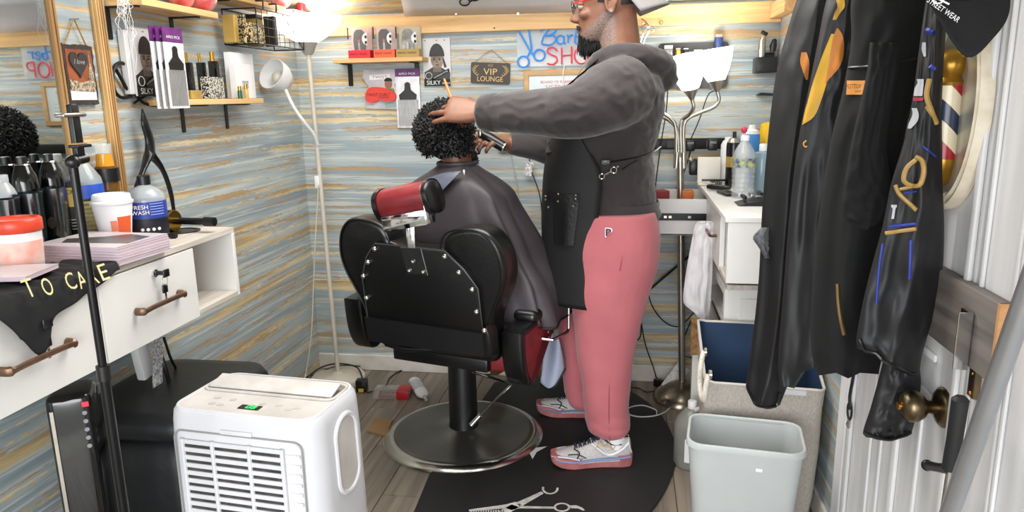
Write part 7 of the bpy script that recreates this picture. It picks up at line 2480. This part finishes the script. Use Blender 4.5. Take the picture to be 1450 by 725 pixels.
lathe_thing('tonic_bottle', 'clear bottle of pale blue tonic in front of the yellow bottle', 'bottle', rpos(1078, 3.02), [
    ('body', [(.034, 0), (.036, .004), (.036, .14), (.03, .165), (.014, .172)], M('pale_blue_tonic', (150, 176, 192), .15, alpha=.85)),
    ('cap', [(.015, .172), (.015, .198), (.013, .2)], WHITEP)])
a = PZ(1066, 285, RT + .01)
t = thing('tool_tray', 'black tray of metal clipper blades on the right worktop near the capes', 'tray', a)
put('tray_body', MB().prism([(-.06, 0), (.09, 0), (.10, .03), (-.02, .012)], (a.x, a.y + .05, RT + .001), VX_, VZ_, .11), BLACK, t, 0)
for k in range(4):
    q = Vector((a.x - .03 + .028 * k, a.y + .02, RT + .024 + .007 * k))
    put('blade', MB().box(q, (.016, .06, .012), Matrix.Rotation(.25, 3, 'Y'), .002), STEEL if k % 2 else BLACK, t)

# ---- cloth helper: hanging cloth whose outline is given row by row
class Cloth:
    def __init__(s, rows, y, thick, nf, seed, amp=.018, bot=None, dy=0.0):
        s.rows = lerp_rows(rows, 5)
        s.y, s.th, s.nf, s.seed, s.amp, s.bot, s.dy = y, thick, nf, seed, amp, bot or [(0, 0), (1, 0)], dy
        r = random.Random(seed)
        s.ph = [r.uniform(0, 6.28) for _ in range(4)]
    def pt(s, u, t, back=False, off=0.0):
        i = min(t * (len(s.rows) - 1), len(s.rows) - 1.0001)
        j = int(i)
        f = i - j
        py, l, r = [s.rows[j][k] * (1 - f) + s.rows[j + 1][k] * f for k in range(3)]
        px = l + (r - l) * u
        py += np.interp(u, [b[0] for b in s.bot], [b[1] for b in s.bot]) * t ** 3
        env = sin(pi * min(max(u, 0.0), 1.0)) ** .45 if 0 < u < 1 else 0
        fold = s.amp * (1 - abs(sin(pi * s.nf * u + s.ph[0] + .9 * t))) + s.amp * .3 * sin(2.3 * pi * s.nf * u + s.ph[1] - 1.2 * t)
        fold *= (.35 + .65 * t)
        wr = .012 * noise.noise(Vector((u * 6 + s.seed, t * 14, s.seed * 3.1)))
        y = s.y + s.dy * u
        if back:
            y += s.th * .5 * env
        else:
            y -= (s.th * env + fold * env + wr * env) + off
        return PY(px, py, y)
    def build(s, nu=40, nv=60):
        mb = MB().sheet(lambda u, v: s.pt(u, v), nu, nv)
        mb.sheet(lambda u, v: s.pt(1 - u, v, True), 10, nv)
        return mb
    def inv(s, px, py):
        u, t = .5, .5
        for _ in range(3):
            lo, hi = 0.0, 1.0
            for _ in range(22):
                t = (lo + hi) / 2
                i = min(t * (len(s.rows) - 1), len(s.rows) - 1.0001)
                k = int(i)
                f = i - k
                row = [s.rows[k][q] * (1 - f) + s.rows[k + 1][q] * f for q in range(3)]
                if row[0] + np.interp(u, [b[0] for b in s.bot], [b[1] for b in s.bot]) * t ** 3 < py:
                    lo = t
                else:
                    hi = t
            u = min(max((px - row[1]) / (row[2] - row[1]), .02), .98)
        return u, t
    def patch(s, rows, nu=5, nv=14, off=.0035):
        """print on the cloth: rows of (py, left px, right px)"""
        rr_ = lerp_rows(rows, 3)
        def f(u, v):
            i = min(v * (len(rr_) - 1), len(rr_) - 1.0001)
            j = int(i)
            g = i - j
            py, l, r = [rr_[j][k] * (1 - g) + rr_[j + 1][k] * g for k in range(3)]
            uu, tt = s.inv(l + (r - l) * u, py)
            return s.pt(uu, tt, False, off)
        return MB().sheet(f, nu, nv)
    def line(s, pts, r):
        q = []
        for p in smooth_path([(a, b, 0) for a, b in pts], 5):
            uu, tt = s.inv(p.x, p.y)
            q.append(s.pt(uu, tt, False, .003))
        return MB().tube(q, r, 6)
TOW = M('white_terry', (232, 228, 230), .9, bump=.3, bscale=220, var=.06)
c = Cloth([(313, 990, 1008), (320, 984, 1010), (350, 978, 1010), (400, 970, 1008), (440, 968, 1005), (458, 980, 1002)], 2.86, .012, 3, 3, .014, [(0, -22), (.4, -8), (.6, 6), (1, 4)])
t = thing('towel', 'white towel hanging from the drawer handle of the right vanity', 'towel', c.pt(.5, 0))
put('cloth', c.build(26, 40), TOW, t, 80)

# ================================================================== door on the right and what hangs there
DX = .62
DOORW = M('painted_door_white', (226, 225, 226), .5, rgb2=(206, 205, 206), scale=3, stretch=(1, 6, .6), bump=.05, bscale=40)
dy0 = PX(1420, 100, DX).y
dyF = PX(1203, 560, DX).y
door = structure('door_1', MB().span((DX, dy0 + .006, .01), (DX + .036, dyF, 2.02), .002, 1), DOORW)
def dstrip(parent, y0, y1, z0, z1, h=.010, name='moulding'):
    return put(name, MB().span((DX - h, y0, z0), (DX, y1, z1), min(.004, h * .4), 2), DOORW, parent, 30)
for y in (dy0 + .016, dy0 + .26, dyF - .055):
    dstrip(door, y, y + .03 if y > dy0 + .1 else y + .018, .02, 2.0)
for y in (dy0 + .15, dy0 + .36, dy0 + .43):
    dstrip(door, y, y + .014, .05, .80, .007)
dstrip(door, dy0 + .12, dyF - .06, .80, .815, .007)
dstrip(door, dy0 + .12, dyF - .06, .885, .90, .007)
jam = structure('trim_4', MB().span((DX - .004, dyF + .004, 0), (XR - .001, dyF + .075, 2.05), .003, 1), DOORW)
door2 = structure('door_2', MB().span((DX, .42, .01), (DX + .036, dy0 - .006, 2.02), .002, 1), DOORW)
for y in (dy0 - .03, dy0 - .14, dy0 - .155, dy0 - .27, dy0 - .40):
    dstrip(door2, y, y + .010, .02, 2.0, .006)
# knob
kc = PX(1336, 577, DX)
t = thing('door_knob', 'antique brass door knob on the white door below the hanging capes', 'knob', kc)
put('rose', MB().lathe(kc, [(.040, 0), (.040, .004), (.033, .010), (.018, .014)], 28, (-1, 0, 0)), BRASS, t, 50)
put('knob', MB().lathe(kc, [(.012, .012), (.013, .03), (.024, .038), (.031, .050), (.031, .062), (.024, .074), (.010, .079)], 28, (-1, 0, 0)), BRASS, t, 60)
put('lock_button', MB().cyl(kc + Vector((-.078, 0, 0)), kc + Vector((-.084, 0, 0)), .008, n=14), GOLD, t)
# grey brown board with hasp
ba, bb, bc_ = PX(1337, 376, DX - .012), PX(1427, 436, DX - .012), PX(1411, 542, DX - .012)
yl = PX(1290, 440, DX - .012).y
board = thing('door_board', 'weathered grey brown board fixed across the white door', 'board', bb)
ztop_, zbot_ = (ba.z + bb.z) / 2, PX(1330, 480, DX - .012).z
put('plank', MB().span((DX - .024, bb.y, zbot_), (DX - .0005, yl, ztop_), .002, 1), wood('weathered_board', (122, 114, 108), (88, 80, 76), 1, .8), board, 0)
put('raw_edge', MB().span((DX - .0245, bb.y - .003, zbot_), (DX - .001, bb.y + .006, ztop_), .001, 1), M('raw_wood_edge', (196, 146, 96), .8, var=.2, scale=60), board, 0)
hp_ = PX(1366, 480, DX - .03)
put('hasp', MB().span((DX - .034, hp_.y - .012, hp_.z - .052), (DX - .026, hp_.y + .018, hp_.z + .052), .001, 1), MATS['mirror_chrome'], board, 0)
put('hasp_edge', MB().span((DX - .05, hp_.y - .015, hp_.z - .052), (DX - .026, hp_.y - .011, hp_.z + .052), .001, 1), CHROME, board, 0)
sp2 = PX(1385, 543, DX)
t = thing('strike_plate', 'small brass and black latch plate on the white door edge', 'plate', sp2)
put('plate', MB().span((DX - .0115, sp2.y - .012, sp2.z - .026), (DX - .0005, sp2.y + .012, sp2.z + .026), .001, 1), BRASS, t, 0)
put('slot', MB().span((DX - .0122, sp2.y - .006, sp2.z - .012), (DX - .0112, sp2.y + .006, sp2.z + .012)), BLACK, t, 0)
for s_ in (-1, 1):
    put('screw', MB().lathe((DX - .0116, sp2.y, sp2.z + s_ * .019), [(.004, 0), (.003, .0016)], 10, (-1, 0, 0)), GOLD, t)
# window crank and pole
ck = [PX(1360, 566, .55), PX(1352, 620, .55), PX(1345, 664, .55)]
t = thing('crank_handle', 'black crank handle on a steel rod in front of the door knob', 'crank', ck[2])
put('grip', MB().tube([ck[0] + VZ_ * .006, ck[0], ck[1], ck[2]], [.008, .0135, .0125, .013], 14), M('matte_black_rubber', (26, 26, 28), .6), t)
put('crank_arm', MB().tube([ck[2], PX(1328, 662, .55), PX(1313, 659, .55)], [.010, .008, .009], 10), BLACK, t)
put('arm_end', MB().ball(PX(1313, 659, .55), .0105, 12, 8), BLACK, t)
low = ck[2] + (ck[2] - ck[0]).normalized() * .3
put('rod', MB().tube([ck[2], Vector((ck[2].x - .02, ck[2].y, .02))], .0055, 10), STEEL, t)
pa, pb2 = PX(1345, 725, .50), PX(1450, 428, .50)
dd = (pb2 - pa)
t = thing('awning_pole', 'straight grey metal pole slanting across the lower right corner', 'pole', pa)
pe0 = pa - dd * ((pa.z - .02) / dd.z)
put('tube', MB().cyl(pe0, pb2 + dd * .8, .0135, n=20), M('satin_aluminium', (176, 178, 182), .35, .8), t)
put('end_cap', MB().cyl(pe0 - dd.normalized() * .015, pe0, .0145, n=16), BLACK, t)
# lanyard
t = thing('lanyard', 'black lanyard with a metal clip hanging beside the white door edge', 'lanyard', PX(1206, 530, .60))
put('strap', MB().tube(smooth_path([PX(1212, 500, .605), PX(1208, 535, .605), PX(1203, 562, .605), PX(1204, 580, .605)], 4), .004, 6), CORD, t)
put('loop', MB().tube([PX(1203 + 3 * cos(k * pi / 6), 582 + 12 * sin(k * pi / 6), .603) for k in range(13)], .003, 6), CORD, t)
put('clip', MB().tube([PX(1203, 594, .603), PX(1201, 600, .603), PX(1202, 607, .603)], [.004, .006, .003], 8), CHROME, t)

# oval plaque with barber pole
oc_y, oc_z, oh, ow = 1.512, 1.392, .200, .132
t = thing('barber_pole_plaque', 'cream oval plaque with half relief barber pole on the white door', 'plaque', (DX, oc_y, oc_z))
el = lambda sc: [(ow * sc * cos(2 * pi * k / 48), oh * sc * sin(2 * pi * k / 48)) for k in range(48)]
def xring(sc, x):
    return [Vector((x, oc_y - a, oc_z + b)) for a, b in el(sc)]
CRM = M('chipped_cream_paint', (226, 216, 196), .5, rgb2=(204, 190, 166), scale=22, bump=.15, bscale=40)
put('rim', MB().loft([xring(1.0, DX - .001), xring(1.0, DX - .016), xring(.97, DX - .024), xring(.93, DX - .022), xring(.90, DX - .026), xring(.86, DX - .022), xring(.83, DX - .012), xring(.83, DX - .001)], caps=False), CRM, t, 50)
put('field', MB().loft([xring(.835, DX - .001), xring(.835, DX - .008)]), M('aged_silver_field', (196, 190, 172), .3, .4, var=.12), t, 0)
pm_ = PX(1346, 150, DX - .02)
px_ = DX - .012
def zrow(py):
    return PX(1346, py, px_ - .011).z
gz = zrow(92)
GLD = M('old_gold_paint', (176, 130, 44), .32, .6, var=.25, scale=30)
py_ = PX(1347, 93, px_ - .011).y
put('ball_top', MB().ball((px_ - .012, py_, gz), .029, 20, 14), GLD, t)
z_hi, z_lo = zrow(121), zrow(227)
put('collar', MB().lathe((px_ - .010, py_, z_hi), [(.026, 0), (.028, .006), (.020, .014), (.018, .026)], 24), GLD, t, 50)
STR = bpy.data.materials.new('barber_stripes')
STR.use_nodes = True
_N, _L = STR.node_tree.nodes, STR.node_tree.links
_tc = _N.new('ShaderNodeTexCoord'); _sp = _N.new('ShaderNodeSeparateXYZ')
_L.new(_tc.outputs['Object'], _sp.inputs[0])
_m1 = _N.new('ShaderNodeMath'); _m1.operation = 'MULTIPLY_ADD'; _m1.inputs[1].default_value = 1.0
_L.new(_sp.outputs['X'], _m1.inputs[0]); _L.new(_sp.outputs['Z'], _m1.inputs[2])
_m2 = _N.new('ShaderNodeMath'); _m2.operation = 'MULTIPLY_ADD'; _m2.inputs[1].default_value = 7.0; _m2.inputs[2].default_value = 20.2 - 7 * (z_hi - oc_z)
_L.new(_m1.outputs[0], _m2.inputs[0])
_m3 = _N.new('ShaderNodeMath'); _m3.operation = 'FRACT'
_L.new(_m2.outputs[0], _m3.inputs[0])
_c = ramp(_N, _L, _m3.outputs[0], [(0.0, lin((166, 30, 40))), (0.25, lin((230, 216, 186))), (0.5, lin((42, 52, 78))), (0.75, lin((230, 216, 186)))])
_N['Color Ramp'].color_ramp.interpolation = 'CONSTANT'
_L.new(_c, _N['Principled BSDF'].inputs['Base Color'])
_N['Principled BSDF'].inputs['Roughness'].default_value = .3
put('striped_column', MB().lathe((px_ - .010, py_, z_lo), [(.026, 0), (.026, z_hi - z_lo)], 28), STR, t, 50)
put('foot_cup', MB().lathe((px_ - .010, py_, z_lo - .045), [(.010, -.006), (.016, .0), (.022, .02), (.027, .034), (.027, .045)], 24), GLD, t, 50)

# hanging clothes
SAT = M('black_satin', (15, 15, 17), .58, bump=.05, bscale=14, var=.15)
SAT2 = M('charcoal_satin', (26, 26, 29), .56, bump=.05, bscale=14, var=.15)
FLE = M('black_fleece', (7, 7, 8), .9, bump=.12, bscale=30)
YEL = M('gold_yellow_print', (206, 158, 44), .5)
ORA = M('orange_print_cloth', (198, 122, 44), .5)
BLU = M('blue_print_cloth', (44, 58, 150), .5)
GRY = M('pale_grey_print', (188, 188, 194), .5)
TAN = M('tan_gold_print', (176, 140, 78), .5)
A_ = Cloth([(-60, 1150, 1240), (0, 1128, 1215), (60, 1110, 1205), (110, 1098, 1195), (200, 1087, 1185), (300, 1079, 1175), (400, 1074, 1165), (500, 1063, 1150), (548, 1056, 1125)], 1.95, .05, 1.6, 5, .03, [(0, -2), (.2, 26), (.45, 30), (.70, 26), (.74, -2), (1, 2)])
t = thing('salon_cape', 'plain black satin cape hanging leftmost on the door', 'cape', (.42, 1.95, 1.2), 'capes hanging on the door')
put('cloth', A_.build(), SAT, t, 80)
put('hem', A_.line([(1057, 546), (1064, 566), (1078, 577), (1098, 576), (1104, 556)], .0035), BLACK, t)
put('orange_print', A_.patch([(74, 1135, 1142), (88, 1133, 1146), (104, 1138, 1145), (113, 1141, 1144)]), ORA, t, 80)
fl_ = Cloth([(322, 1078, 1092), (336, 1066, 1092), (350, 1074, 1092), (366, 1084, 1092)], 1.93, .01, 1, 8, .006)
put('folded_corner', fl_.build(10, 10), M('grey_lining', (92, 94, 98), .5), t, 80)
B_ = Cloth([(-60, 1190, 1270), (0, 1170, 1245), (60, 1158, 1230), (120, 1146, 1220), (200, 1130, 1210), (300, 1118, 1205), (400, 1110, 1195), (500, 1102, 1190), (540, 1104, 1180)], 1.80, .045, 1.2, 12, .03, [(0, 8), (.25, 6), (.4, -12), (1, -30)])
t = thing('salon_cape', 'black satin cape with yellow and orange leaf print on the door', 'cape', (.45, 1.80, 1.2), 'capes hanging on the door')
put('cloth', B_.build(), SAT2, t, 80)
put('yellow_print', B_.patch([(48, 1177, 1182), (80, 1164, 1180), (120, 1150, 1170), (150, 1142, 1160), (166, 1136, 1152), (177, 1132, 1136)]), YEL, t, 80)
put('orange_print', B_.patch([(40, 1185, 1187), (52, 1180, 1194), (75, 1176, 1195), (95, 1173, 1189), (112, 1169, 1174), (118, 1168, 1170)], off=.005), ORA, t, 80)
put('yellow_print', B_.patch([(0, 1184, 1196), (10, 1186, 1196), (18, 1182, 1190), (28, 1179, 1184)]), YEL, t, 80)
put('gold_mark', B_.line([(1142, 199), (1138, 203), (1140, 208), (1143, 207)], .0018), YEL, t)
C_ = Cloth([(-60, 1218, 1340), (0, 1205, 1322), (60, 1205, 1312), (130, 1193, 1296), (200, 1176, 1280), (300, 1160, 1268), (400, 1150, 1258), (480, 1148, 1252), (520, 1158, 1244)], 1.66, .07, 1.1, 21, .030, [(0, 12), (.3, 8), (.5, 16), (.7, 8), (1, 10)])
t = thing('jacket', 'black fleece jacket with orange label hanging between the printed capes', 'jacket', (.5, 1.66, 1.2))
put('cloth', C_.build(), FLE, t, 80)
put('orange_label', C_.patch([(114, 1199, 1232), (124, 1199, 1232), (134, 1198, 1231)], 6, 4, .004), M('orange_leather_label', (206, 138, 62), .5), t, 80)
lu, lt = C_.inv(1216, 122)
lp = C_.pt(lu, lt, False, .012)
lettering('LOUIS VUITTON', .009, M('brown_stitch', (84, 50, 20), .6), t, lp, Vector((-1, 0, 0)), VZ_, width=.050)
lettering('PARIS', .004, MATS['brown_stitch'], t, lp - VZ_ * .010, Vector((-1, 0, 0)), VZ_, width=.012)
put('zip_pocket', C_.line([(1186, 402), (1187, 425), (1190, 450), (1195, 474)], .0045), M('dull_brass_zip', (120, 96, 62), .4, .7), t)
put('waist_seam', C_.line([(1200, 96), (1230, 94), (1262, 90), (1300, 82)], .003), BLACK, t)
slv = Cloth([(60, 1232, 1276), (110, 1226, 1270), (200, 1206, 1256), (260, 1196, 1262), (300, 1192, 1264), (322, 1200, 1252)], 1.585, .03, 1, 2, .012, [(0, -6), (.5, 4), (1, -10)])
put('sleeve', slv.build(24, 40), FLE, t, 80)
D_ = Cloth([(-40, 1318, 1352), (20, 1308, 1342), (80, 1300, 1337), (140, 1292, 1334), (200, 1280, 1334), (260, 1262, 1335), (320, 1250, 1337), (380, 1234, 1334), (430, 1222, 1322), (480, 1213, 1306), (500, 1214, 1302)], 1.475, .03, 1.1, 33, .02, [(0, -6), (.3, 0), (.55, 22), (.8, 30), (1, 30)])
t = thing('salon_cape', 'dark printed cape with gold monogram hanging rightmost by the oval plaque', 'cape', (.52, 1.475, 1.2), 'capes hanging on the door')
put('cloth', D_.build(), SAT2, t, 80)
tail = Cloth([(505, 1252, 1300), (540, 1243, 1304), (580, 1232, 1300), (612, 1222, 1292), (622, 1226, 1290)], 1.52, .025, 1, 4, .010, [(0, -3), (.5, 2), (1, -8)])
put('tail', tail.build(24, 24), SAT2, t, 80)
put('hem', tail.line([(1223, 613), (1245, 621), (1270, 622), (1291, 612)], .0035), BLACK, t)
put('hem', D_.line([(1217, 480), (1226, 498), (1245, 508), (1270, 520), (1296, 534)], .0035), BLACK, t)
for pts, r, m_ in ((((1297, 222), (1306, 228), (1308, 245), (1302, 262), (1290, 262), (1280, 255), (1284, 238), (1297, 226)), .0045, TAN), (((1268, 262), (1274, 275), (1290, 290), (1297, 297)), .004, TAN), (((1275, 268), (1296, 263)), .003, TAN), (((1254, 330), (1275, 327), (1297, 324)), .004, TAN), (((1258, 321), (1278, 319), (1297, 317)), .003, BLU), (((1280, 273), (1297, 271)), .002, BLU), (((1250, 345), (1245, 380), (1241, 430)), .0025, BLU), (((1290, 340), (1289, 370), (1288, 395)), .003, BLU), (((1312, 42), (1322, 46)), .005, BLU), (((1317, 93), (1323, 98)), .004, BLU), (((1307, 207), (1325, 222)), .002, BLU), (((1316, 112), (1312, 135), (1318, 155), (1326, 175)), .0045, TAN), (((1312, 150), (1320, 162)), .004, TAN)):
    put('print_line', D_.line(pts, r), m_, t)
for rows in ([(60, 1306, 1311), (70, 1305, 1311), (80, 1308, 1311)], [(112, 1298, 1308), (118, 1299, 1308), (128, 1293, 1307), (136, 1294, 1306)], [(153, 1291, 1298), (162, 1292, 1301), (172, 1288, 1299), (182, 1284, 1290)], [(290, 1262, 1270), (293, 1262, 1270), (296, 1264, 1268), (310, 1262, 1266)]):
    put('grey_print', D_.patch(rows), GRY, t, 80)
put('red_print', D_.patch([(138, 1293, 1307), (141, 1293, 1307), (143, 1293, 1306)]), M('crimson_print', (170, 40, 60), .5), t, 80)
# cap
def capb(u, v):
    top = [(1300, -30), (1335, -20), (1380, -25), (1436, -30)]
    bl_ = smooth_path([(1306, -8, 0), (1330, 26, 0), (1370, 80, 0), (1408, 52, 0), (1428, 22, 0), (1432, -20, 0)], 6)
    i = u * (len(bl_) - 1)
    j = min(int(i), len(bl_) - 2)
    e = bl_[j] * (1 - (i - j)) + bl_[j + 1] * (i - j)
    px = (1360 + (u - .5) * 90) * (1 - v) + e.x * v
    py = -30 * (1 - v) + e.y * v
    return PY(px, py, 1.27 - .05 * sin(pi * u) * v)
t = thing('baseball_cap', 'black baseball cap with white print hanging above the oval plaque', 'cap', PY(1370, 0, 1.27))
o = put('brim', MB().sheet(capb, 30, 12), M('black_twill', (20, 20, 21), .85, bump=.1, bscale=200), t, 80)
md = o.modifiers.new('s', 'SOLIDIFY'); md.thickness = .003
cc = PY(1365, -70, 1.28)
put('crown', MB().ball(cc, (.075, .06, .085), 24, 16), MATS['black_twill'], t, 80)
q0 = PY(1322, 2, 1.24); q1 = PY(1346, 22, 1.24)
uu = (PY(1350, 16, 1.24) - PY(1318, -6, 1.24)).normalized()
vv = Vector((0, -1, 0)).cross(uu).normalized() * -1
vv = uu.cross(Vector((0, 1, 0))).normalized()
if vv.z < 0:
    vv = -vv
lettering('STREET WEAR', .008, WINK, t, PY(1336, 14, 1.212), uu, vv, width=.055)
put('white_emblem', MB().tube([PY(1328 + 8 * cos(k * pi / 8), -2 + 7 * sin(k * pi / 8), 1.212) for k in range(17)], .0012, 5), WINK, t)
put('white_emblem', MB().tube([PY(1320 + 24 * k / 4, -6 + 12 * k / 4, 1.212) for k in range(5)], .0014, 5), WINK, t)
hk = thing('hook_rail', 'white hook rail high on the door carrying the capes', 'rail', (DX, 1.6, 1.86))
put('rail', MB().span((DX - .02, 1.2, 1.84), (DX - .0005, 1.99, 1.90), .003), DOORW, hk)
for y in (1.95, 1.80, 1.66, 1.48, 1.28):
    put('hook', MB().tube(smooth_path([(DX - .018, y, 1.87), (DX - .06, y, 1.85), (DX - .08, y, 1.875)], 4), .006, 8), BLACKM, hk)

# ================================================================== hamper, waste bin, jug
LINEN = M('grey_linen', (186, 178, 168), .9, rgb2=(166, 158, 150), scale=260, bump=.2, bscale=300, stretch=(1, 1, .35))
NAVYL = M('navy_lining', (36, 62, 96), .7, var=.2)
hx0, hx1, hy0, hy1 = .265, .645, 2.285, 2.60
def hring(z, ins, zf=0):
    out = []
    cx, cy = (hx0 + hx1) / 2, (hy0 + hy1) / 2
    for a, b in rrect(hx1 - hx0 - 2 * ins, hy1 - hy0 - 2 * ins, .03, 4):
        f = (b / (hy1 - hy0) + .5)
        e = z
        if zf:
            e = .495 + .115 * max(0, min(1, (f - .15) / .75)) + .012 * sin(a * 22)
            e += zf - 1
        out.append(Vector((cx + a + .006 * sin(b * 40 + e * 9), cy + b + .006 * sin(a * 30 + e * 14), e)))
    return out
hm_ = thing('laundry_hamper', 'tall grey linen hamper with navy lining and rope handles behind the bin', 'hamper', ((hx0 + hx1) / 2, (hy0 + hy1) / 2, 0))
put('shell', MB().loft([hring(.003, .03), hring(.10, .018), hring(.28, .006), hring(.42, .004), hring(0, 0, 1.0)], caps=False), LINEN, hm_, 60)
put('lining', MB().loft([hring(.012, .034), hring(.28, .012), hring(.42, .010), hring(0, .006, 1.0)], caps=False), NAVYL, hm_, 60)
put('floor_panel', MB().loft([hring(.004, .032), hring(.012, .032)]), NAVYL, hm_, 0)
rim_ = hring(0, .003, 1.002)
put('rim_seam', MB().tube(rim_ + [rim_[0]], .005, 6), M('pale_piping', (204, 198, 190), .8), hm_)
ROPE = M('white_rope', (226, 220, 208), .8, rgb2=(180, 172, 160), scale=240, stretch=(1, 1, 2.5), bump=.3, bscale=200)
rp = [PX(996, 498, hx0 - .008), PX(992, 520, hx0 - .02), PX(991, 548, hx0 - .022), PX(996, 566, hx0 - .02), PX(1000, 545, hx0 - .014), PX(1003, 530, hx0 - .008)]
put('rope_handle', MB().tube(smooth_path(rp, 6), .0085, 10), ROPE, hm_)
for q in (rp[0], rp[-1]):
    put('grommet', MB().lathe((hx0 + .002, q.y, q.z), [(.014, 0), (.014, .008), (.008, .010)], 14, (-1, 0, 0)), STEEL, hm_)
lq = PY(1122, 556, hy0 - .006)
put('label', MB().box((lq.x, hy0 - .0045, lq.z), (.085, .002, .016), Matrix.Rotation(.04, 3, 'Y')), M('pale_label', (206, 206, 212), .6), hm_, 0)
single('dark_laundry', MB().sheet(lambda u, v: Vector((hx0 + .05 + .28 * u, hy0 + .05 + .2 * v, .30 + .05 * sin(5 * u) * cos(4 * v) + .04 * noise.noise(Vector((u * 4, v * 4, 2))))), 16, 12), M('brown_grey_cloth', (122, 108, 98), .9), 'brown grey cloth lying inside the linen hamper', 'cloth', 80)

BIN = M('grey_bin_plastic', (184, 188, 187), .4, var=.05)
TZ = .42
cs = [PZ(a, b, TZ) for a, b in ((986, 588), (1131, 600), (1139, 643), (968, 622))]
cen = (cs[0] + cs[1] + cs[2] + cs[3]) / 4
exx = ((cs[1] - cs[0]) + (cs[2] - cs[3])).normalized()
eyy = Vector((-exx.y, exx.x, 0))
bw = ((cs[1] - cs[0]).length + (cs[2] - cs[3]).length) / 2 + .012
bd_ = abs(((cs[0] - cs[3]) + (cs[1] - cs[2])).dot(eyy)) / 2 + .03
tb = thing('waste_bin', 'grey rectangular plastic waste bin in front of the linen hamper', 'bin', (cen.x, cen.y, 0))
def bring(sc, z, dsc=None):
    return [Vector((cen.x, cen.y, 0)) + exx * a + eyy * b + VZ_ * z for a, b in rrect(bw * sc, bd_ * (dsc or sc), .045 * sc, 6)]
put('shell', MB().loft([bring(.78, .002), bring(.80, .006), bring(.97, TZ - .03), bring(.975, TZ - .012), bring(.955, TZ - .012), bring(.76, .012), bring(.3, .012)], caps=True), BIN, tb, 40)
put('rolled_rim', MB().loft([bring(.955, TZ - .004), bring(.965, TZ), bring(1.0, TZ), bring(1.012, TZ - .004), bring(1.015, TZ - .018), bring(.985, TZ - .016), bring(.955, TZ - .012), bring(.955, TZ - .004)], caps=False), BIN, tb, 40)
lq = Vector((cen.x, cen.y, 0)) - eyy * (bd_ / 2 * .975 + .0) + exx * (bw * .12)
put('sticker', MB().box(lq + VZ_ * (TZ - .062) - eyy * .0005, (.018, .003, .010), Matrix((exx, eyy, VZ_)).transposed()), PAPER, tb, 0)
mb = MB().ball((cen.x - .01, cen.y, .28), (.12, .07, .03), 24, 12)
mb.v = [tuple(Vector(p) + VZ_ * (.03 * noise.noise(Vector(p) * 22))) for p in mb.v]
single('crumpled_paper', mb, PAPER, 'crumpled white paper inside the grey waste bin', 'paper', 60)
jc = PZ(968, 660, 0)
jc = Vector((.265, 2.69, 0.001))
jug = thing('plastic_jug', 'translucent grey jug with white label on the floor beside the bin', 'jug', jc)
JM = M('smoky_jug', (150, 150, 142), .3, alpha=.9, rgb2=(128, 128, 120), scale=5)
put('body', MB().lathe(jc, [(.060, 0), (.066, .008), (.066, .16), (.058, .19), (.03, .225), (.018, .235)], 28), JM, jug, 50)
put('neck', MB().lathe(jc, [(.017, .235), (.017, .262), (.015, .264)], 18), WHITEP, jug, 50)
put('handle', MB().tube(smooth_path([jc + Vector((.012, -.02, .235)), jc + Vector((.03, -.045, .25)), jc + Vector((.045, -.055, .22)), jc + Vector((.05, -.045, .18))], 5), .009, 10), MATS['translucent_white'], jug)
put('label', on_round(tuple(jc), .0665, .0665, .035, .13, -20, 60), PAPER, jug, 50)
